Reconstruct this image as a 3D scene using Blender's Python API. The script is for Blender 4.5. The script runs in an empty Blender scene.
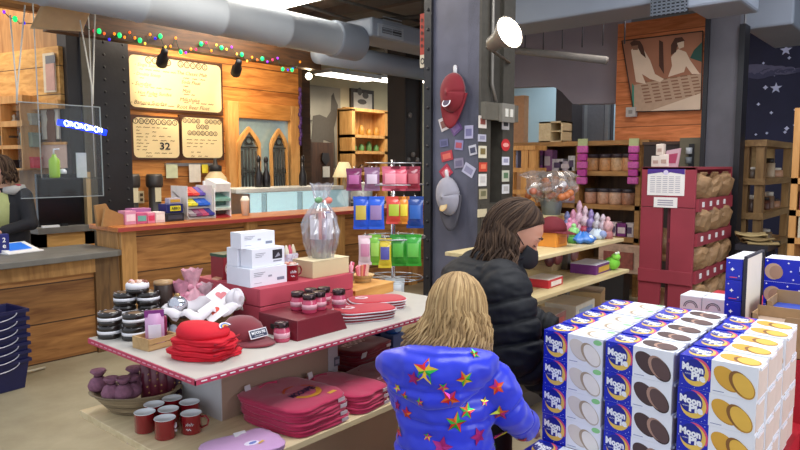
import bpy, math, random
from mathutils import Vector, Matrix, noise
from mathutils.bvhtree import BVHTree
R = random.Random(7)
S = bpy.context.scene
COL = S.collection
PI = math.pi
# ---------------------------------------------------------------- survey
FOC, PITCH, YAW, EYE = 650.0, math.atan(60/650.0), math.radians(40.7), 1.65
CF = Vector((math.cos(YAW)*math.cos(PITCH), math.sin(YAW)*math.cos(PITCH), -math.sin(PITCH)))
CR = Vector((math.sin(YAW), -math.cos(YAW), 0)); CU = CR.cross(CF); CO = Vector((0, 0, EYE))
def ray(x, y): return CF + CR*((x-400)/FOC) - CU*((y-225)/FOC)
def PZ(x, y, z): d = ray(x, y); return CO + d*((z-EYE)/d.z)
def PX(x, y, c): d = ray(x, y); return CO + d*(c/d.x)
def PY(x, y, c): d = ray(x, y); return CO + d*(c/d.y)
def PD(x, y, t): return CO + ray(x, y)*t
# ---------------------------------------------------------------- materials
def lin(h):
    h = h.lstrip('#'); o = []
    for i in (0, 2, 4):
        c = int(h[i:i+2], 16)/255; o.append(c/12.92 if c <= .04045 else ((c+.055)/1.055)**2.4)
    return (o[0], o[1], o[2], 1)
MATS = {}
def _new(name):
    m = bpy.data.materials.new(name); m.use_nodes = True; nt = m.node_tree
    return m, nt, nt.nodes['Principled BSDF']
def mat(h, rough=.6, metal=0, var=.1, scale=18, emit=0, bump=0, coat=0, name=None, sheen=0, spec=.5):
    key = (h, rough, metal, var, scale, emit, bump, coat, sheen, spec)
    if key in MATS: return MATS[key]
    m, nt, b = _new(name or 'm_'+h.strip('#')); N = nt.nodes; L = nt.links
    tc = N.new('ShaderNodeTexCoord'); nz = N.new('ShaderNodeTexNoise'); nz.inputs['Scale'].default_value = scale; nz.inputs['Detail'].default_value = 3
    L.new(tc.outputs['Object'], nz.inputs['Vector'])
    mx = N.new('ShaderNodeMix'); mx.data_type = 'RGBA'; c = lin(h)
    mx.inputs[6].default_value = tuple(min(1, v*(1-var*1.6)) for v in c[:3])+(1,)
    mx.inputs[7].default_value = tuple(min(1, v*(1+var*1.6)) for v in c[:3])+(1,)
    L.new(nz.outputs['Fac'], mx.inputs[0]); L.new(mx.outputs[2], b.inputs['Base Color'])
    b.inputs['Roughness'].default_value = rough; b.inputs['Metallic'].default_value = metal
    if spec != .5: b.inputs['Specular IOR Level'].default_value = spec
    if coat: b.inputs['Coat Weight'].default_value = coat
    if sheen: b.inputs['Sheen Weight'].default_value = sheen
    if emit:
        b.inputs['Emission Strength'].default_value = emit; b.inputs['Emission Color'].default_value = c
    if bump:
        n2 = N.new('ShaderNodeTexNoise'); n2.inputs['Scale'].default_value = scale*4; L.new(tc.outputs['Object'], n2.inputs['Vector'])
        bp = N.new('ShaderNodeBump'); bp.inputs['Strength'].default_value = bump; bp.inputs['Distance'].default_value = .01
        L.new(n2.outputs['Fac'], bp.inputs['Height']); L.new(bp.outputs['Normal'], b.inputs['Normal'])
    MATS[key] = m; return m
def wood(name, h1, h2, grain='X', plank=None, pitch=.28, rough=.55, seam=.25, gs=1.0):
    """boards along one axis, seams every pitch along another"""
    m, nt, b = _new(name); N = nt.nodes; L = nt.links
    tc = N.new('ShaderNodeTexCoord'); mp = N.new('ShaderNodeMapping')
    sc = {'X': (1.2, 9, 9), 'Y': (9, 1.2, 9), 'Z': (9, 9, 1.2)}[grain]; mp.inputs['Scale'].default_value = tuple(s*gs for s in sc)
    L.new(tc.outputs['Object'], mp.inputs['Vector'])
    nz = N.new('ShaderNodeTexNoise'); nz.inputs['Scale'].default_value = 2.2; nz.inputs['Detail'].default_value = 6; nz.inputs['Distortion'].default_value = .8
    L.new(mp.outputs['Vector'], nz.inputs['Vector'])
    cr = N.new('ShaderNodeValToRGB'); cr.color_ramp.elements[0].position = .32; cr.color_ramp.elements[1].position = .72
    cr.color_ramp.elements[0].color = lin(h1); cr.color_ramp.elements[1].color = lin(h2)
    L.new(nz.outputs['Fac'], cr.inputs[0]); out = cr.outputs[0]
    if plank:
        sp = N.new('ShaderNodeSeparateXYZ'); L.new(tc.outputs['Object'], sp.inputs[0])
        dv = N.new('ShaderNodeMath'); dv.operation = 'DIVIDE'; dv.inputs[1].default_value = pitch; L.new(sp.outputs[plank], dv.inputs[0])
        fr = N.new('ShaderNodeMath'); fr.operation = 'FRACT'; L.new(dv.outputs[0], fr.inputs[0])
        lt = N.new('ShaderNodeMath'); lt.operation = 'LESS_THAN'; lt.inputs[1].default_value = .035; L.new(fr.outputs[0], lt.inputs[0])
        fl = N.new('ShaderNodeMath'); fl.operation = 'FLOOR'; L.new(dv.outputs[0], fl.inputs[0])
        wn = N.new('ShaderNodeTexWhiteNoise'); wn.noise_dimensions = '1D'; L.new(fl.outputs[0], wn.inputs['W'])
        mr = N.new('ShaderNodeMapRange'); mr.inputs[3].default_value = .7; mr.inputs[4].default_value = 1.15; L.new(wn.outputs['Value'], mr.inputs[0])
        h = N.new('ShaderNodeHueSaturation'); L.new(mr.outputs[0], h.inputs['Value']); L.new(out, h.inputs['Color'])
        mx = N.new('ShaderNodeMix'); mx.data_type = 'RGBA'; L.new(lt.outputs[0], mx.inputs[0]); L.new(h.outputs[0], mx.inputs[6])
        c = lin(h1); mx.inputs[7].default_value = (c[0]*seam, c[1]*seam, c[2]*seam, 1); out = mx.outputs[2]
    L.new(out, b.inputs['Base Color']); b.inputs['Roughness'].default_value = rough
    return m
def clear(name, tint='#ffffff', gloss=.1, rough=.05, dens=.06, edge=.5):
    """clear sheet: see-through with a glossy film"""
    m = bpy.data.materials.new(name); m.use_nodes = True; nt = m.node_tree; N = nt.nodes; L = nt.links; N.clear()
    o = N.new('ShaderNodeOutputMaterial'); t = N.new('ShaderNodeBsdfTransparent'); g = N.new('ShaderNodeBsdfGlossy'); d = N.new('ShaderNodeBsdfDiffuse')
    t.inputs[0].default_value = lin(tint); g.inputs['Roughness'].default_value = rough; d.inputs[0].default_value = lin(tint)
    lw = N.new('ShaderNodeLayerWeight'); lw.inputs[0].default_value = .25
    a = N.new('ShaderNodeMath'); a.operation = 'MULTIPLY_ADD'; a.inputs[1].default_value = edge; a.inputs[2].default_value = gloss; L.new(lw.outputs['Facing'], a.inputs[0])
    m1 = N.new('ShaderNodeMixShader'); m1.inputs[0].default_value = dens; L.new(t.outputs[0], m1.inputs[1]); L.new(d.outputs[0], m1.inputs[2])
    m2 = N.new('ShaderNodeMixShader'); L.new(a.outputs[0], m2.inputs[0]); L.new(m1.outputs[0], m2.inputs[1]); L.new(g.outputs[0], m2.inputs[2])
    nz = N.new('ShaderNodeTexNoise'); nz.inputs['Scale'].default_value = 30
    bp = N.new('ShaderNodeBump'); bp.inputs['Strength'].default_value = .3 if dens > .1 else .02; L.new(nz.outputs['Fac'], bp.inputs['Height']); L.new(bp.outputs[0], g.inputs['Normal'])
    L.new(m2.outputs[0], o.inputs[0]); return m
# ---------------------------------------------------------------- mesh builder
_TXT = {}
def text_geo(s, bold=.02):
    k = (s, bold)
    if k not in _TXT:
        cu = bpy.data.curves.new('t', 'FONT'); cu.body = s; cu.size = 1; cu.offset = bold; cu.resolution_u = 2
        ob = bpy.data.objects.new('t', cu); COL.objects.link(ob)
        dg = bpy.context.evaluated_depsgraph_get(); me = bpy.data.meshes.new_from_object(ob.evaluated_get(dg))
        vs = [v.co.copy() for v in me.vertices]; fs = [tuple(p.vertices) for p in me.polygons]
        bpy.data.objects.remove(ob); bpy.data.curves.remove(cu); bpy.data.meshes.remove(me)
        if not vs: vs, fs = [Vector((0, 0, 0))]*3, []
        x0 = min(v.x for v in vs); x1 = max(v.x for v in vs); y0 = min(v.y for v in vs); y1 = max(v.y for v in vs)
        w = max(x1-x0, 1e-4); h = max(y1-y0, 1e-4)
        _TXT[k] = ([((v.x-x0)/w-.5, (v.y-y0)/h-.5) for v in vs], fs, w/h)
    return _TXT[k]
class MB:
    def __init__(s): s.v = []; s.f = []; s.m = []; s.mats = []; s.sm = []
    def mi(s, m):
        if m not in s.mats: s.mats.append(m)
        return s.mats.index(m)
    def add(s, vs, fs, m, smooth=False):
        b = len(s.v); i = s.mi(m); s.v += [Vector(v) for v in vs]
        for f in fs: s.f.append(tuple(b+k for k in f)); s.m.append(i); s.sm.append(smooth)
        return s
    def box(s, x, y, z, sx, sy, sz, m, rz=0, rx=0, ry=0):
        """centre x,y ; base z"""
        M = Matrix.Rotation(rz, 3, 'Z') @ Matrix.Rotation(ry, 3, 'Y') @ Matrix.Rotation(rx, 3, 'X')
        vs = [Vector((x, y, z+sz/2)) + M @ Vector((a*sx/2, b*sy/2, c*sz/2)) for a in (-1, 1) for b in (-1, 1) for c in (-1, 1)]
        return s.add(vs, [(0, 1, 3, 2), (4, 6, 7, 5), (0, 4, 5, 1), (2, 3, 7, 6), (0, 2, 6, 4), (1, 5, 7, 3)], m)
    def bb(s, x0, x1, y0, y1, z0, z1, m): return s.box((x0+x1)/2, (y0+y1)/2, z0, x1-x0, y1-y0, z1-z0, m)
    def prism(s, pts, ext, m):
        """pts: 3d polygon, ext: extrusion vector"""
        n = len(pts); e = Vector(ext); p = [Vector(q) for q in pts]
        return s.add(p+[q+e for q in p], [tuple(range(n))[::-1], tuple(range(n, 2*n))]+[(i, (i+1) % n, n+(i+1) % n, n+i) for i in range(n)], m)
    def poly(s, pts, m): return s.add(pts, [tuple(range(len(pts)))], m)
    def lathe(s, prof, c, m, n=20, axis=(0, 0, 1), smooth=True, sq=1.0, caps=True):
        a = Vector(axis).normalized(); q = a.to_track_quat('Z', 'Y').to_matrix(); c = Vector(c); vs = []; fs = []
        for r, z in prof:
            for i in range(n):
                t = 2*PI*i/n; vs.append(c + q @ Vector((r*math.cos(t), r*math.sin(t)*sq, z)))
        for j in range(len(prof)-1):
            for i in range(n): fs.append((j*n+i, j*n+(i+1) % n, (j+1)*n+(i+1) % n, (j+1)*n+i))
        if caps and prof[0][0] > 1e-4: fs.append(tuple(range(n))[::-1])
        if caps and prof[-1][0] > 1e-4: fs.append(tuple((len(prof)-1)*n+i for i in range(n)))
        return s.add(vs, fs, m, smooth)
    def cyl(s, c, r, h, m, n=16, axis=(0, 0, 1), r2=None, smooth=True): return s.lathe([(r, 0), (r2 if r2 is not None else r, h)], c, m, n, axis, smooth)
    def ball(s, c, rx, ry, rz, m, n=14, k=9):
        vs = []; fs = []; c = Vector(c)
        for j in range(k+1):
            p = PI*j/k
            for i in range(n):
                t = 2*PI*i/n; vs.append(c+Vector((rx*math.sin(p)*math.cos(t), ry*math.sin(p)*math.sin(t), -rz*math.cos(p))))
        for j in range(k):
            for i in range(n): fs.append((j*n+i, j*n+(i+1) % n, (j+1)*n+(i+1) % n, (j+1)*n+i))
        return s.add(vs, fs, m, True)
    def tube(s, pts, rad, m, n=8, flat=1.0, ref=None, smooth=True):
        P = [Vector(p) for p in pts]; k = len(P); vs = []; fs = []
        if not hasattr(rad, '__len__'): rad = [rad]*k
        prev = None
        for i in range(k):
            t = (P[min(i+1, k-1)]-P[max(i-1, 0)]).normalized()
            if prev is None:
                r0 = Vector(ref) if ref else (Vector((0, 0, 1)) if abs(t.z) < .9 else Vector((1, 0, 0)))
                u = t.cross(r0).normalized()
            else:
                u = (prev - t*prev.dot(t)).normalized()
            prev = u; w = t.cross(u)
            for j in range(n):
                a = 2*PI*j/n; vs.append(P[i]+u*(math.cos(a)*rad[i])+w*(math.sin(a)*rad[i]*flat))
        for i in range(k-1):
            for j in range(n): fs.append((i*n+j, i*n+(j+1) % n, (i+1)*n+(j+1) % n, (i+1)*n+j))
        fs.append(tuple(range(n))[::-1]); fs.append(tuple((k-1)*n+j for j in range(n)))
        return s.add(vs, fs, m, smooth)
    def loft(s, rings, m, n=24, smooth=True, caps=True):
        """rings: (centre, u, v) half-axis vectors"""
        vs = []; fs = []; k = len(rings)
        for c, u, v in rings:
            c, u, v = Vector(c), Vector(u), Vector(v)
            for j in range(n):
                a = 2*PI*j/n; vs.append(c+u*math.cos(a)+v*math.sin(a))
        for i in range(k-1):
            for j in range(n): fs.append((i*n+j, i*n+(j+1) % n, (i+1)*n+(j+1) % n, (i+1)*n+j))
        if caps: fs.append(tuple(range(n))[::-1]); fs.append(tuple((k-1)*n+j for j in range(n)))
        return s.add(vs, fs, m, smooth)
    def grid(s, fn, nu, nv, m, smooth=True, closed=False):
        vs = [fn(i/(nu-1), j/(nv-1)) for i in range(nu) for j in range(nv)]
        fs = [(i*nv+j, (i+1)*nv+j, (i+1)*nv+j+1, i*nv+j+1) for i in range(nu-1) for j in range(nv-1)]
        return s.add(vs, fs, m, smooth)
    def disc(s, c, u, v, m, n=20, a0=0, a1=2*PI, r0=0):
        c, u, v = Vector(c), Vector(u), Vector(v); full = abs(a1-a0-2*PI) < 1e-6; k = n if full else n+1
        A = [a0+(a1-a0)*i/n for i in range(k)]
        o = [c+u*math.cos(a)+v*math.sin(a) for a in A]
        if r0 > 0:
            i_ = [c+(u*math.cos(a)+v*math.sin(a))*r0 for a in A]
            fs = [(i, (i+1) % k, k+(i+1) % k, k+i) for i in range(n)]
            return s.add(o+i_, fs, m)
        return s.add(o, [tuple(range(k))], m)
    def text(s, t, c, u, v, w, h, m, bold=.02):
        """centred at c, width w along u, height h along v"""
        vs, fs, asp = text_geo(t, bold); c, u, v = Vector(c), Vector(u).normalized(), Vector(v).normalized()
        if h is None: h = w/asp
        if w is None: w = h*asp
        return s.add([c+u*(x*w)+v*(y*h) for x, y in vs], fs, m)
    def mesh(s, name):
        me = bpy.data.meshes.new(name); me.from_pydata(s.v, [], s.f)
        for m in s.mats: me.materials.append(m)
        me.polygons.foreach_set('material_index', s.m); me.polygons.foreach_set('use_smooth', s.sm); me.update(); return me
    def obj(s, name, parent=None, bevel=0, sub=0, solid=0):
        o = bpy.data.objects.new(name, s.mesh(name)); COL.objects.link(o)
        if parent: o.parent = parent
        if bevel:
            b = o.modifiers.new('bevel', 'BEVEL'); b.width = bevel; b.segments = 2; b.limit_method = 'ANGLE'; b.angle_limit = .7
        if solid: so = o.modifiers.new('solid', 'SOLIDIFY'); so.thickness = solid
        if sub: q = o.modifiers.new('sub', 'SUBSURF'); q.levels = sub; q.render_levels = sub
        return o
def tag(o, label, cat, group=None, kind=None):
    o['label'] = label; o['category'] = cat
    if group: o['group'] = group
    if kind: o['kind'] = kind
    return o
def thing(name, label, cat, loc=(0, 0, 0), rz=0, group=None, kind=None):
    o = bpy.data.objects.new(name, None); COL.objects.link(o); o.location = loc; o.rotation_euler = (0, 0, rz); o.empty_display_size = .05
    return tag(o, label, cat, group, kind)
def single(mb, name, label, cat, loc=(0, 0, 0), rz=0, group=None, kind=None, **k):
    o = mb.obj(name, **k); o.location = loc; o.rotation_euler = (0, 0, rz); return tag(o, label, cat, group, kind)
def struct(mb, name, label=None, **k):
    o = mb.obj(name, **k); o['kind'] = 'structure'
    if label: o['label'] = label
    return o
def dup(o, loc=None, rz=None, label=None, parent=None):
    c = o.copy(); COL.objects.link(c)
    if parent: c.parent = parent
    if loc is not None: c.location = loc
    if rz is not None: c.rotation_euler = (c.rotation_euler[0], c.rotation_euler[1], rz)
    if label: c['label'] = label
    for ch in list(o.children): dup(ch, parent=c)
    return c
def remesh(mb, vox=.008, smooth=4):
    """melt overlapping closed shapes into one continuous surface; returns (verts, faces)"""
    o = mb.obj('tmp'); r = o.modifiers.new('r', 'REMESH'); r.mode = 'VOXEL'; r.voxel_size = vox
    if smooth: q = o.modifiers.new('s', 'SMOOTH'); q.iterations = smooth; q.factor = .5
    dg = bpy.context.evaluated_depsgraph_get(); me = bpy.data.meshes.new_from_object(o.evaluated_get(dg))
    vs = [v.co.copy() for v in me.vertices]; fs = [tuple(p.vertices) for p in me.polygons]
    bpy.data.objects.remove(o); bpy.data.meshes.remove(me); return vs, fs
def star_pts(r, n=5, k=.45, a0=PI/2):
    return [((r if i % 2 == 0 else r*k)*math.cos(a0+PI*i/n), (r if i % 2 == 0 else r*k)*math.sin(a0+PI*i/n)) for i in range(2*n)]
X3, Y3, Z3 = Vector((1, 0, 0)), Vector((0, 1, 0)), Vector((0, 0, 1))
# ================================================================ SETTING
W_MENU = wood('pine_boards', '#a8632a', '#e39a4e', 'X', 'Z', .30)
W_COUNTER = wood('counter_boards', '#86552a', '#c0884c', 'X', 'Z', .33)
W_POST = wood('post_wood', '#a0703a', '#cf9c5c', 'Z')
W_ORANGE = wood('orange_boards', '#c06a34', '#e8905a', 'Y', 'Z', .31, seam=.5)
W_UPPER = wood('golden_boards', '#c08a45', '#e8b86e', 'Y', 'Z', .30)
W_PLY = wood('plywood', '#cdb78d', '#e2d0a8', 'X', rough=.5)
W_SHELF = wood('shelf_wood', '#8f6538', '#b5884f', 'Y')
W_OAK = wood('oak', '#c08646', '#e0aa66', 'Z')
W_DARK = wood('dark_beam', '#2c1d12', '#4a3220', 'X')
W_TOP = wood('bar_top', '#b5672f', '#d98a4a', 'X', rough=.3)
GREY_TOP = mat('#6f6c66', .5, var=.2, scale=8)
BLACK = mat('#16151a', .55); BLACKM = mat('#1c1b1f', .45, var=.3, scale=6, bump=.15)
IRON = mat('#34343c', .5, .1, .3, 5, bump=.1)
STEEL = mat('#b9bcc0', .3, .9); CHROME = mat('#d8dade', .15, 1)
WHITE = mat('#f0eff0', .5, var=.03); PAPER = mat('#eeeae4', .7, var=.03); CREAM = mat('#e3d3a6', .6)
RED = mat('#c4263c', .55); MUGRED = mat('#8c1420', .18, var=.05, coat=.6); MAROON = mat('#5e1722', .75, sheen=.3)
INK = mat('#25222a', .7)
m, nt, b = _new('concrete'); N = nt.nodes; L = nt.links
tc = N.new('ShaderNodeTexCoord'); n1 = N.new('ShaderNodeTexNoise'); n1.inputs['Scale'].default_value = .9; n1.inputs['Detail'].default_value = 8; n1.inputs['Roughness'].default_value = .65
L.new(tc.outputs['Object'], n1.inputs['Vector']); cr = N.new('ShaderNodeValToRGB'); e = cr.color_ramp.elements
e[0].position = .3; e[0].color = lin('#7d725a'); e[1].position = .72; e[1].color = lin('#b3a98e'); L.new(n1.outputs['Fac'], cr.inputs[0]); L.new(cr.outputs[0], b.inputs['Base Color'])
b.inputs['Roughness'].default_value = .42; CONC = m
struct(MB().bb(-3, 14, -5, 14, -.1, 0, CONC), 'floor')
struct(MB().bb(1.5, 14, -3, 14, 3.9, 4.0, mat('#6d6b6a', .9, var=.25, scale=3)), 'ceiling')
struct(MB().bb(3.7, 6.62, 7.6, 7.75, 0, 3.9, W_MENU), 'wall_back')
struct(MB().bb(6.5, 6.66, 7.52, 7.6, 0, 3.2, W_DARK), 'trim_1')
BEIGE = mat('#c9bd9a', .85, var=.06, scale=3)
struct(MB().bb(6.4, 14, 9.6, 9.75, 0, 3.9, BEIGE), 'wall_beyond')
# angled timber wall behind the cash desk
W0 = Vector((3.05, 7.36, 0)); WD = Vector((-.233, .972, 0)).normalized(); WN = Vector((-WD.y, WD.x, 0))
WR = -WD                                     # towards the right as one faces it
def PW(x, y, off=0.0):
    p0 = W0 + WN*off; d = ray(x, y); return CO + d*((p0-CO).dot(WN)/d.dot(WN))
wl = math.atan2(WD.y, WD.x)
def wallbox(mb, x0, y0, x1, y1, off, th, m):
    """box on the angled wall covering a rectangle, sticking out off..off+th"""
    a = PW(x0, y0, off); c = PW(x1, y1, off); z0, z1 = min(a.z, c.z), max(a.z, c.z)
    p = [Vector((a.x, a.y, z0)), Vector((c.x, c.y, z0)), Vector((c.x, c.y, z1)), Vector((a.x, a.y, z1))]
    return mb.prism(p, WN*th, m)
if WN.dot(CO-W0) < 0: WN = -WN
q = W0; e_ = W0+WD*7.0
struct(MB().prism([q, e_, e_+Z3*3.9, q+Z3*3.9], -WN*.12, wood('tan_panel', '#8a6038', '#b58a58', 'Z')), 'wall_left')
z0 = PW(60, 103, .06).z; z1 = PW(60, 46, .06).z
struct(MB().prism([q+Z3*z0, e_+Z3*z0, e_+Z3*z1, q+Z3*z1], WN*.08, W_UPPER), 'trim_2')
struct(MB().prism([q+Z3*(z0-.06), e_+Z3*(z0-.06), e_+Z3*(z0+.03), q+Z3*(z0+.03)], WN*.12, W_OAK), 'trim_3')
# riveted black column beside the menu wall
mb = MB().bb(3.02, 3.7, 7.26, 7.62, 0, 3.9, BLACKM).bb(3.16, 3.28, 7.235, 7.26, 0, 3.9, mat('#57534a', .5, .3))
for k in range(26):
    for xx in (3.42, 3.64): mb.ball((xx, 7.26, .3+k*.135), .016, .012, .016, BLACKM, 6, 4)
o = struct(mb, 'pillar_menu_wall', 'black riveted steel pillar between the timber wall and the menu boards')
# mid black column behind the counter
mb = MB().bb(8.0, 8.44, 6.8, 7.15, 0, 3.9, mat('#2b2420', .5, var=.2, scale=4))
for sx in (.05, -.05): mb.bb((8.0 if sx > 0 else 8.44-.05), (8.05 if sx > 0 else 8.44), 6.77, 6.8, 0, 3.9, mat('#201a17', .5))
for cx, cz in ((8.1, 1.73), (8.22, 1.82), (8.33, 1.73), (8.1, 1.58), (8.22, 1.66), (8.33, 1.58), (8.22, 1.5), (8.14, 2.45)):
    mb.cyl((cx, 6.8, cz), .045, .02, mat('#77706a', .6), 10, (0, -1, 0))
struct(mb, 'pillar_counter', 'dark brown steel pillar behind the serving counter')
# far right walls
GREYW = mat('#a09aa6', .9, var=.08, scale=2)
mb = MB(); pts = [(9.3, 3.75), (9.3, 6.9)]
arch = [Vector((9.3, 3.75, 3.9)), Vector((9.3, 6.9, 3.9)), Vector((9.3, 6.9, 2.62)), Vector((9.3, 4.95, 2.62))]
for k in range(7): t = k/6*PI/2; arch.append(Vector((9.3, 4.45+.5*math.cos(t), 2.22+.4*math.sin(t)-.0)))
arch[-1].y = 4.45; arch += [Vector((9.3, 4.42, 2.42)), Vector((9.3, 3.75, 2.42))]
BQ = [PX(*q, 9.3) for q in ((505, 84), (548, 86), (556, 88), (562, 92), (568, 99), (573, 104), (613, 104))]
arch = [Vector((9.3, 3.75, 3.9)), Vector((9.3, 6.9, 3.9)), Vector((9.3, 6.9, BQ[0].z))]+BQ[1:]; arch[-1].y = 3.75
mb.prism(arch, (.2, 0, 0), GREYW); struct(mb, 'wall_right_bulkhead')
struct(MB().bb(11.6, 11.75, 2.5, 8.5, 0, 3.9, mat('#9db4bd', .85, var=.05, scale=2)), 'wall_blue_room')
mb = MB()
a = PX(507, 100, 9.2); c = PX(524, 100, 9.2); mb.bb(9.2, 9.35, c.y, a.y, 0, 2.75, mat('#d6a57e', .85)); struct(mb, 'wall_peach')
a = PX(556, 100, 10); c = PX(572, 100, 10); struct(MB().bb(10, 10.4, c.y, a.y, 0, 3.9, mat('#4c4648', .6)), 'pillar_blue_room')
a = PX(575, 100, 10.6); c = PX(612, 100, 10.6); struct(MB().bb(10.6, 10.7, c.y, a.y, 0, 3.9, mat('#75757d', .85)), 'wall_grey_room')
a = PX(584, 96, 10.5); c = PX(607, 150, 10.5)
mb = MB().bb(10.53, 10.6, c.y, a.y, 0, a.z, mat('#a9adb0', .6)).bb(10.5, 10.53, c.y+.07, a.y-.07, .2, a.z-.09, mat('#8b8d92', .6)); struct(mb, 'door_1')
struct(MB().bb(9.0, 9.2, PX(722, 100, 9).y, 3.74, 0, 3.6, W_ORANGE), 'wall_right')
NAVY = mat('#1c1f3c', .8, var=.25, scale=3)
mb = MB().bb(9.2, 9.35, -2.5, 2.3, 0, 3.9, NAVY)
SW = mat('#aab0d0', .8, emit=.05); R.seed(3)
for k in range(60):
    sy, sz, r = R.uniform(.9, 2.0), R.uniform(1.9, 3.4), R.choice((.018, .022, .03))
    mb.poly([(9.195, sy-x, sz+y) for x, y in star_pts(r, 4, .6)], SW)
for px, py in ((786, 50), (776, 88), (797, 30)):
    p = PX(px, py, 9.19); mb.poly([(9.19, p.y-x, p.z+y) for x, y in star_pts(.07, 5, .4)], SW)
HAZE = mat('#7f7f96', .9)
for k in range(46):
    t = k/45; p = PX(752+48*t, 72-2*t+R.uniform(-5, 5)*(1-t*.75), 9.192); mb.disc((9.192-.0002*k, p.y, p.z), (0, .13*(1-.6*t), 0), (0, 0, .045*(1-.7*t)), mat('#3d3e5a' if k % 2 else '#55556f', .9), 9)
struct(mb, 'wall_navy')
# right dark column
mb = MB(); a = PX(703, 100, 6.5); c = PX(737, 100, 6.5)
mb.bb(6.5, 6.62, c.y, a.y, 0, 3.9, mat('#5a585e', .5, var=.25, scale=4)).bb(6.47, 6.5, a.y-.04, a.y, 0, 3.9, BLACKM).bb(6.47, 6.64, c.y-.05, c.y, 0, 2.9, BLACKM)
struct(mb, 'pillar_right', 'tall grey steel pillar with dark flange beside the red bin stand')
# ---------------- ceiling services
DUCT = mat('#a4acb6', .6, .0, .06, 3); DUCTW = mat('#8a93a1', .6, .1, .06, 3)
ax = PY(300, 32, 5.6)
mb = MB(); x = 1.4
prof = [(.19, 0)]
while x < 5.5: prof += [(.19, x-1.4), (.197, x-1.39), (.197, x-1.36), (.19, x-1.35)]; x += .8
prof += [(.19, 4.05), (.0001, 4.06)]
mb.lathe(prof, (1.35, 5.6, ax.z), DUCT, 24, (1, 0, 0)); single(mb, 'air_duct', 'long round grey air duct running above the string lights', 'duct')
a = PY(372, 16, 5.35); c = PY(428, 48, 5.35)
t = thing('vent_plenum', 'boxy pale grey duct with a square vent at the end of the round duct', 'duct', (0, 0, 0))
mb = MB().bb(a.x, c.x+.6, 5.35, 5.85, c.z, a.z, DUCTW); mb.cyl((5.3, 5.6, ax.z), .21, a.x-5.28, DUCTW, 20, (1, 0, 0)); mb.obj('casing', t, bevel=.03)
g0 = PY(378, 23, 5.34); g1 = PY(403, 41, 5.34); mb = MB().bb(g0.x, g1.x, 5.33, 5.35, g1.z, g0.z, mat('#9aa2ad', .5))
w = (g1.x-g0.x); mb.bb(g0.x+.06, g0.x+w*.5, 5.32, 5.33, g1.z+.04, g0.z-.04, mat('#5d636c', .6)).bb(g0.x+w*.55, g1.x-.05, 5.32, 5.33, g1.z+.04, g0.z-.04, mat('#2e3136', .6))
for k in range(6): mb.bb(g0.x+.06, g1.x-.05, 5.312, 5.32, g1.z+.05+k*.035, g1.z+.058+k*.035, mat('#8d949e', .5))
mb.obj('vent_grille', t)
p0 = PY(335, 55, 6.4); p1 = PY(430, 53, 6.4)
single(MB().tube([(p0.x-.3, 6.4, p0.z), (p1.x+.3, 6.4, p0.z)], .15, DUCTW, 18), 'air_duct', 'pale bluish duct above the far pillar behind the vent box', 'duct')
t = thing('duct_soffit', 'wide pale grey box duct with a black vent grille above the back shelves', 'duct')
MB().bb(5.5, 6.0, 1.38, 4.0, 2.97, 3.9, DUCTW).obj('casing', t, bevel=.02)
g0 = PX(652, -6, 5.49); g1 = PX(688, 12, 5.49); mb = MB().bb(5.47, 5.5, g1.y, g0.y, g1.z, g0.z, mat('#20232b', .7))
for k in range(7): zz = g1.z+(g0.z-g1.z)*(k+.5)/7; mb.bb(5.46, 5.47, g1.y, g0.y, zz-.006, zz+.006, mat('#6e7681', .5))
for k in range(8): yy = g1.y+(g0.y-g1.y)*(k+.5)/8; mb.bb(5.46, 5.47, yy-.005, yy+.005, g1.z, g0.z, mat('#6e7681', .5))
mb.obj('vent_grille', t)
MB().bb(5.46, 6.0, 1.32, 1.72, 2.88, 3.0, DUCTW).obj('lower_box', t, bevel=.02)
ja, jc = PX(744, 30, 6.9), PX(793, 34, 6.9)
single(MB().bb(6.9, 8.2, jc.y, ja.y, ja.z, 3.9, DUCTW), 'box_duct', 'pale grey square duct in front of the starry navy wall', 'duct', bevel=.02)
p0 = PX(525, 47, 7.2); p1 = PX(612, 60, 7.2)
mb = MB().tube([(7.2, p0.y+.4, p0.z+.03), (7.2, p1.y+.06, p1.z)], .045, mat('#7d7a78', .7), 12)
for k in range(6): mb.tube([(7.2, p0.y-.25*k, p0.z-.01*k-.06), (7.2, p0.y-.25*k, 3.5)], .008, IRON, 5)
single(mb, 'ceiling_pipe', 'pale horizontal pipe under the ceiling right of the spot lamp', 'pipe')
mb = MB()
for k in range(7): mb.bb(2+k*1.15, 2.12+k*1.15, -1, 9.5, 3.76, 3.9, mat('#57524c', .8))
struct(mb, 'beam_ceiling')
mb = MB(); DK = mat('#4a443d', .7)
mb.tube([PZ(300, 4, 3.55), PZ(356, 22, 3.55), PZ(520, 8, 3.4)], .025, DK, 8).tube([PZ(318, -6, 3.6), PZ(430, 24, 3.6)], .02, DK, 8)
single(mb, 'ceiling_pipe', 'thin dark conduit pipes crossing the ceiling above the vent box', 'pipe')
def fixture(x0, x1, y0, y1, z, label, e=9, group=None):
    t = thing('ceiling_light', label, 'light', ((x0+x1)/2, (y0+y1)/2, z), 0, group); sx, sy = x1-x0, y1-y0
    MB().box(0, 0, .012, sx+.06, sy+.06, .07, mat('#c9c9c9', .5)).obj('housing', t)
    MB().box(0, 0, 0, sx, sy, .012, mat('#fff6e6', .5, emit=e, var=0)).obj('diffuser', t)
    L_ = bpy.data.lights.new('tube_light', 'AREA'); L_.shape = 'RECTANGLE'; L_.size = sx; L_.size_y = sy; L_.energy = 22*sx*sy; L_.color = (1, .95, .86)
    o = bpy.data.objects.new('tube_light', L_); COL.objects.link(o); o.location = ((x0+x1)/2, (y0+y1)/2, z-.02)
    for zz in (-.4*sx, .4*sx): pass
    return t
t = fixture(3.9, 5.12, 5.5, 6.55, 3.5, 'big bright square ceiling light above the string of coloured lights', 8)
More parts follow.
